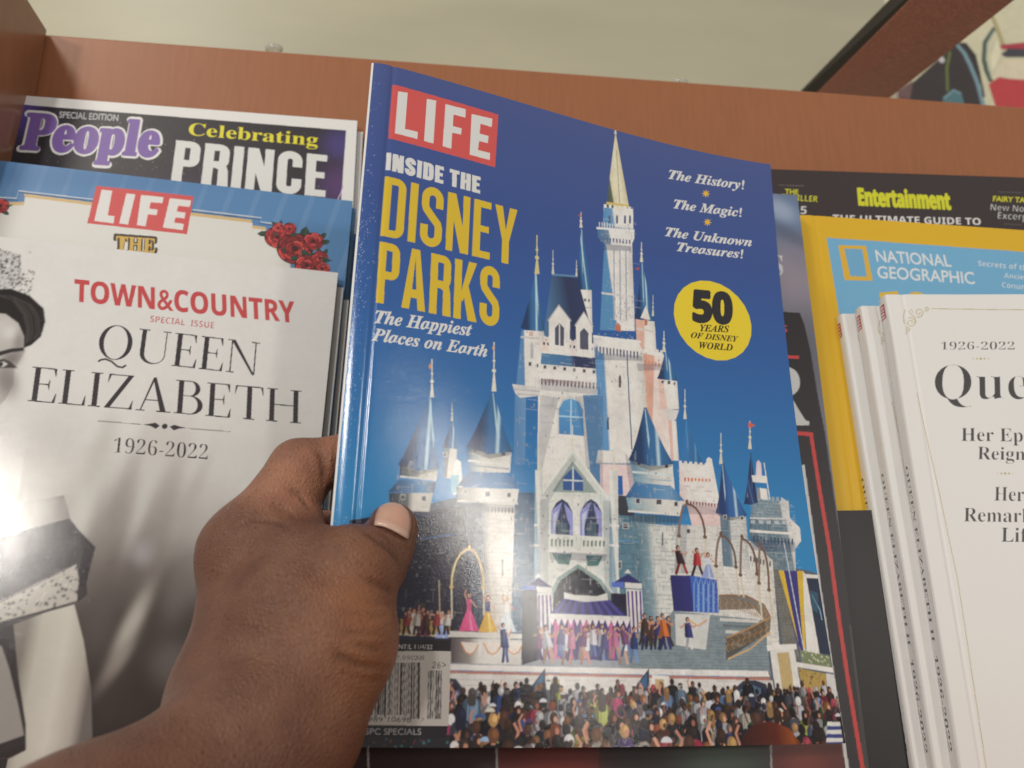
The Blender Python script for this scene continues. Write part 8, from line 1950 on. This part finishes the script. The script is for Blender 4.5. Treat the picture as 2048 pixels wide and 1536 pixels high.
for pts, dep, wd in HAND['GRO']:
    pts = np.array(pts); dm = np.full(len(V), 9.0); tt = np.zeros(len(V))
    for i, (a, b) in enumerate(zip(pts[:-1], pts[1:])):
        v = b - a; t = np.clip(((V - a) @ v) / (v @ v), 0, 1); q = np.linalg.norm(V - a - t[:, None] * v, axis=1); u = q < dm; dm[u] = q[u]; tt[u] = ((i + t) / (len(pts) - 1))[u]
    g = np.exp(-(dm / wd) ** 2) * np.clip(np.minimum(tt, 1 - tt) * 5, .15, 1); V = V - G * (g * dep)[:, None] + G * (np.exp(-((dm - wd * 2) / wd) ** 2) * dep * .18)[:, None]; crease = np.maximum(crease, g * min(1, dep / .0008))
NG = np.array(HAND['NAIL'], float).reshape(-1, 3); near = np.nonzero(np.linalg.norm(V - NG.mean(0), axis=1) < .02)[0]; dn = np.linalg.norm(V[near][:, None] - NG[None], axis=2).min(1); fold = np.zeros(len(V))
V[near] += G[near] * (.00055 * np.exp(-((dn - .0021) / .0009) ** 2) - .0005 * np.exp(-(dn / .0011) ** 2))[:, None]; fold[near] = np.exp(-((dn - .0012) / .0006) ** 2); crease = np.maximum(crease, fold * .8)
# tone: brown back of the hand, paler pink-brown palm side
palm = np.zeros(len(V))
for c, r in (((-.0870, .300, -.0480), .017), ((-.079, .305, -.040), .018), ((-.0645, .317, -.028), .016), ((-.072, .332, -.060), .026), ((-.080, .3, -.052), .012), ((-.083, .322, -.07), .02)):
    palm = np.maximum(palm, np.exp(-(np.linalg.norm(V - np.array(c), axis=1) / r) ** 4))
tipz = np.exp(-(np.linalg.norm(V - np.array((-.0425, .290, -.0525)), axis=1) / .0085) ** 4)
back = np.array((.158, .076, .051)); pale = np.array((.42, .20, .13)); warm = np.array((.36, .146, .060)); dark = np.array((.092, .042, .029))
thumbw = np.exp(-(np.linalg.norm((V - np.array((-.046, .253, -.080))) / np.array((1, 1, 1.3)), axis=1) / .022) ** 2)  # orange light on the thumb, painted into the skin colour
armw = np.clip((-.118 - V[:, 2]) / .04, 0, 1)  # forearm shade, painted as a darker skin tone
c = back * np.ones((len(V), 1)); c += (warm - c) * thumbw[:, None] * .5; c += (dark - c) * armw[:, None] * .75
c += (pale - c) * (palm * .8)[:, None]; c += (pale - c) * (tipz * .75)[:, None]; c = c * (1 - .30 * crease[:, None])  # creases and nail fold darkened: skin pigment plus painted shade
def skin():
    m, N, L, P = nodes('skin'); a = N.new('ShaderNodeAttribute'); a.attribute_name = 'print'
    n1 = mapped_noise(N, L, 70, 4); n2 = mapped_noise(N, L, 900, 3); mx = N.new('ShaderNodeMix'); mx.data_type = 'RGBA'; mx.blend_type = 'MULTIPLY'
    r = N.new('ShaderNodeValToRGB'); r.color_ramp.elements[0].position = .3; r.color_ramp.elements[0].color = (.80, .74, .74, 1); r.color_ramp.elements[1].position = .7; r.color_ramp.elements[1].color = (1.12, 1.10, 1.05, 1)
    L.new(n1.outputs['Fac'], r.inputs[0]); mx.inputs[0].default_value = 1; L.new(a.outputs['Color'], mx.inputs[6]); L.new(r.outputs[0], mx.inputs[7])
    # hair pores as small dark dots
    tc = N.new('ShaderNodeTexCoord'); vo = N.new('ShaderNodeTexVoronoi'); vo.inputs['Scale'].default_value = 330; L.new(tc.outputs['Object'], vo.inputs['Vector'])
    r2 = N.new('ShaderNodeValToRGB'); r2.color_ramp.elements[0].position = .10; r2.color_ramp.elements[0].color = (.62, .55, .55, 1); r2.color_ramp.elements[1].position = .24; r2.color_ramp.elements[1].color = (1, 1, 1, 1); L.new(vo.outputs['Distance'], r2.inputs[0])
    v3 = N.new('ShaderNodeTexVoronoi'); v3.feature = 'DISTANCE_TO_EDGE'; v3.inputs['Scale'].default_value = 620; L.new(tc.outputs['Object'], v3.inputs['Vector']); b3 = N.new('ShaderNodeBump'); b3.inputs['Strength'].default_value = .8; b3.inputs['Distance'].default_value = .0006; L.new(v3.outputs['Distance'], b3.inputs['Height'])
    m2 = N.new('ShaderNodeMix'); m2.data_type = 'RGBA'; m2.blend_type = 'MULTIPLY'; m2.inputs[0].default_value = .6; L.new(mx.outputs[2], m2.inputs[6]); L.new(r2.outputs[0], m2.inputs[7])
    L.new(m2.outputs[2], P.inputs['Base Color']); P.inputs['Roughness'].default_value = .46; P.inputs['Specular IOR Level'].default_value = .28
    P.inputs['Subsurface Weight'].default_value = .12; P.inputs['Subsurface Scale'].default_value = .004; P.inputs['Subsurface Radius'].default_value = (1, .4, .2)
    b = N.new('ShaderNodeBump'); b.inputs['Strength'].default_value = .45; b.inputs['Distance'].default_value = .0003; L.new(n2.outputs['Fac'], b.inputs['Height'])
    b2 = N.new('ShaderNodeBump'); b2.inputs['Strength'].default_value = .35; b2.inputs['Distance'].default_value = .0012; L.new(mapped_noise(N, L, 160, 3).outputs['Fac'], b2.inputs['Height']); L.new(b2.outputs[0], b3.inputs['Normal']); L.new(b3.outputs[0], b.inputs['Normal']); L.new(b.outputs[0], P.inputs['Normal']); return m
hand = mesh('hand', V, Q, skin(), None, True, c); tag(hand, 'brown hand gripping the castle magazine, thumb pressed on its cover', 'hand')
NV = np.array(HAND['NAIL'], float); nr, nc = NV.shape[:2]; top = NV.reshape(-1, 3)
cn = np.ones((nr, nc, 3)) * np.array((.50, .295, .215)); cn[:2] = cn[:2] * .55 + np.array((.66, .47, .39)) * .45; cn[-2:] = cn[-2:] * .5 + np.array((.66, .50, .38)) * .5; cn[3:8, 5:9] = cn[3:8, 5:9] * .7 + np.array((.60, .30, .25)) * .3
def nail_mat():
    m, N, L, P = nodes('nail'); a = N.new('ShaderNodeAttribute'); a.attribute_name = 'print'; L.new(a.outputs['Color'], P.inputs['Base Color']); P.inputs['Roughness'].default_value = .34; P.inputs['Coat Weight'].default_value = .25
    n = mapped_noise(N, L, 500, 2); b = N.new('ShaderNodeBump'); b.inputs['Strength'].default_value = .15; b.inputs['Distance'].default_value = .0003; L.new(n.outputs['Fac'], b.inputs['Height']); L.new(b.outputs[0], P.inputs['Normal']); return m
nail = mesh('thumbnail', top, grid_faces(nc, nr)[:, ::-1], nail_mat(), hand, True, cn.reshape(-1, 3))
so = nail.modifiers.new('plate', 'SOLIDIFY'); so.thickness = .0006; so.offset = -1

# ---------------------------------------------------------------- behind the board: clips, leaning divider, blurred cover
def px3(x, y, d): return np.array(((x - 1024) / 1577 * d, d, (768 - y) / 1577 * d))
def rail(name, far, near, thick, mat, parent):
    (a, b), (c_, d_) = far, near; a, b, c_, d_ = map(np.array, (a, b, c_, d_)); A0, B0, A1, B1 = a - (c_ - a) * .35, b - (d_ - b) * .35, a + (c_ - a) * 1.5, b + (d_ - b) * 1.5
    n = np.cross(A1 - A0, B0 - A0); n /= np.linalg.norm(n); n = n if n[1] > 0 else -n
    return mesh(name, [A0, B0, B1, A1, A0 + n * thick, B0 + n * thick, B1 + n * thick, A1 + n * thick], BOXF, mat, parent)
dv = empty('shelf_divider', tuple(px3(1690, 230, .86)), 'dark red brown wooden divider slanting up behind the board, blurred', 'divider')
rail('board', (px3(1637, 184, .84), px3(1780, 195, .80)), (px3(1821, 0, .66), px3(2028, 0, .60)), .012, BEAMW, dv)
rail('shaded_side', (px3(1600, 183, .87), px3(1637.5, 184, .842)), (px3(1778, 0, .69), px3(1821.5, 0, .662)), .012, DARK, dv)  # left side of the board, shade painted in
PXO = (1740, 260); KX = .495
def q2(*pts):
    o = []
    for x, y in pts: o += [(1500 + x / 3.737 - PXO[0]) * KX, (PXO[1] - y / 3.737) * KX * 1.06]
    return o
CARD = [['F', [206, 196, 160]], ['P', [60, 52, 50], q2((1000, 790), (1230, 745), (1262, 590), (1680, 228), (1750, 232), (1800, 330), (1812, 500), (1782, 770), (1782, 960), (1000, 960))],
    ['P', [112, 84, 80], q2((900, 800), (1285, 560), (1215, 800))], ['L', [120, 146, 150], q2((1670, 240), (1722, 322), (1752, 425), (1782, 565), (1800, 770)), 4.2], ['L', [40, 44, 44], q2((1745, 240), (1802, 340), (1812, 500), (1815, 700)), 2.4],
    ['L', [110, 120, 60], q2((1612, 310), (1565, 450), (1540, 650)), 2.2], ['E', [196, 186, 180], q2((1535, 380)), 3, 4], ['P', [84, 116, 118], q2((1470, 790), (1500, 700), (1590, 628), (1645, 660), (1655, 790))], ['L', [130, 160, 160], q2((1500, 710), (1590, 640), (1640, 670)), 1.6],
    ['L', [70, 84, 74], q2((2000, 100), (1900, 230), (1866, 380), (1868, 470), (1892, 570)), 4.6], ['L', [150, 160, 140], q2((1995, 120), (1915, 240), (1885, 380), (1900, 540)), 1.4], ['P', [226, 214, 178], q2((2000, 200), (1925, 360), (1920, 470), (2010, 330))], ['L', [170, 156, 110], q2((1985, -40), (2010, 60), (2040, 250)), 4.5],
    ['P', [186, 66, 66], q2((1868, 590), (1960, 528), (2060, 545), (2300, 560), (2300, 900), (1905, 900))], ['P', [170, 60, 70], q2((2015, 250), (2300, 220), (2300, 290), (2020, 290))], ['P', [70, 66, 70], q2((2010, 330), (2080, 280), (2300, 290), (2300, 360), (2040, 360))], ['P', [216, 200, 166], q2((1900, 545), (2020, 380), (2300, 380), (2300, 540), (2050, 545), (1960, 528))]]
def flat_card(name, label, cat):
    root = empty(name, tuple(px3(1900, 260, .80)), label, cat); s = Sheet(34, 220, 0, 210, .8); s.run(CARD + [['X', 2, 6, .3]]); C = s.colors()
    A = .034 + np.arange(s.nx) * .0008; B = np.arange(s.ny) * .0008; AA, BB = np.meshgrid(A, B); o = px3(PXO[0], PXO[1], .80); v = np.array((0, .26, .965))
    P0 = o + AA[..., None] * np.array((1, 0, 0)) + BB[..., None] * v
    mesh('front_cover', P0.reshape(-1, 3), grid_faces(s.nx, s.ny), SATIN, root, True, C.reshape(-1, 3))
    mesh('page_block', boxverts(o + np.array((.034, .0006, 0)), (A[-1] - .034, 0, 0), v * B[-1], (0, .004, -.001)), BOXF, PAGES, root)
flat_card('magazine', 'blurred cartoon cover with dark bottle, teal outlines and red shape, behind divider', 'magazine')
m, N, L, P = nodes('clear_plastic'); P.inputs['Base Color'].default_value = (.85, .85, .78, 1); P.inputs['Roughness'].default_value = .25; P.inputs['Transmission Weight'].default_value = .7; CLEAR = m
def peg(x, y, d, label):
    c0 = px3(x, y, d); V, Fc = [], []
    prof = [(0, 0), (.0034, 0), (.0040, .0012), (.0040, .0045), (.0058, .0052), (.0060, .0075), (.0048, .0088), (0, .009)]; k = 14
    for r_, h_ in prof:
        for i in range(k): V.append(c0 + np.array((r_ * math.cos(i * 6.2832 / k), r_ * .7 * math.sin(i * 6.2832 / k), h_ - .007)))
    for j in range(len(prof) - 1):
        for i in range(k): Fc.append((j * k + i, j * k + (i + 1) % k, (j + 1) * k + (i + 1) % k, (j + 1) * k + i))
    tag(mesh('clear_clip', V, Fc, CLEAR, None, True), label, 'clip', 'clear plastic clips behind the board')
peg(548, 96, .535, 'small clear plastic clip at the board edge above the purple titled magazine'); peg(1360, 164, .575, 'small clear plastic clip at the board edge above the castle magazine')
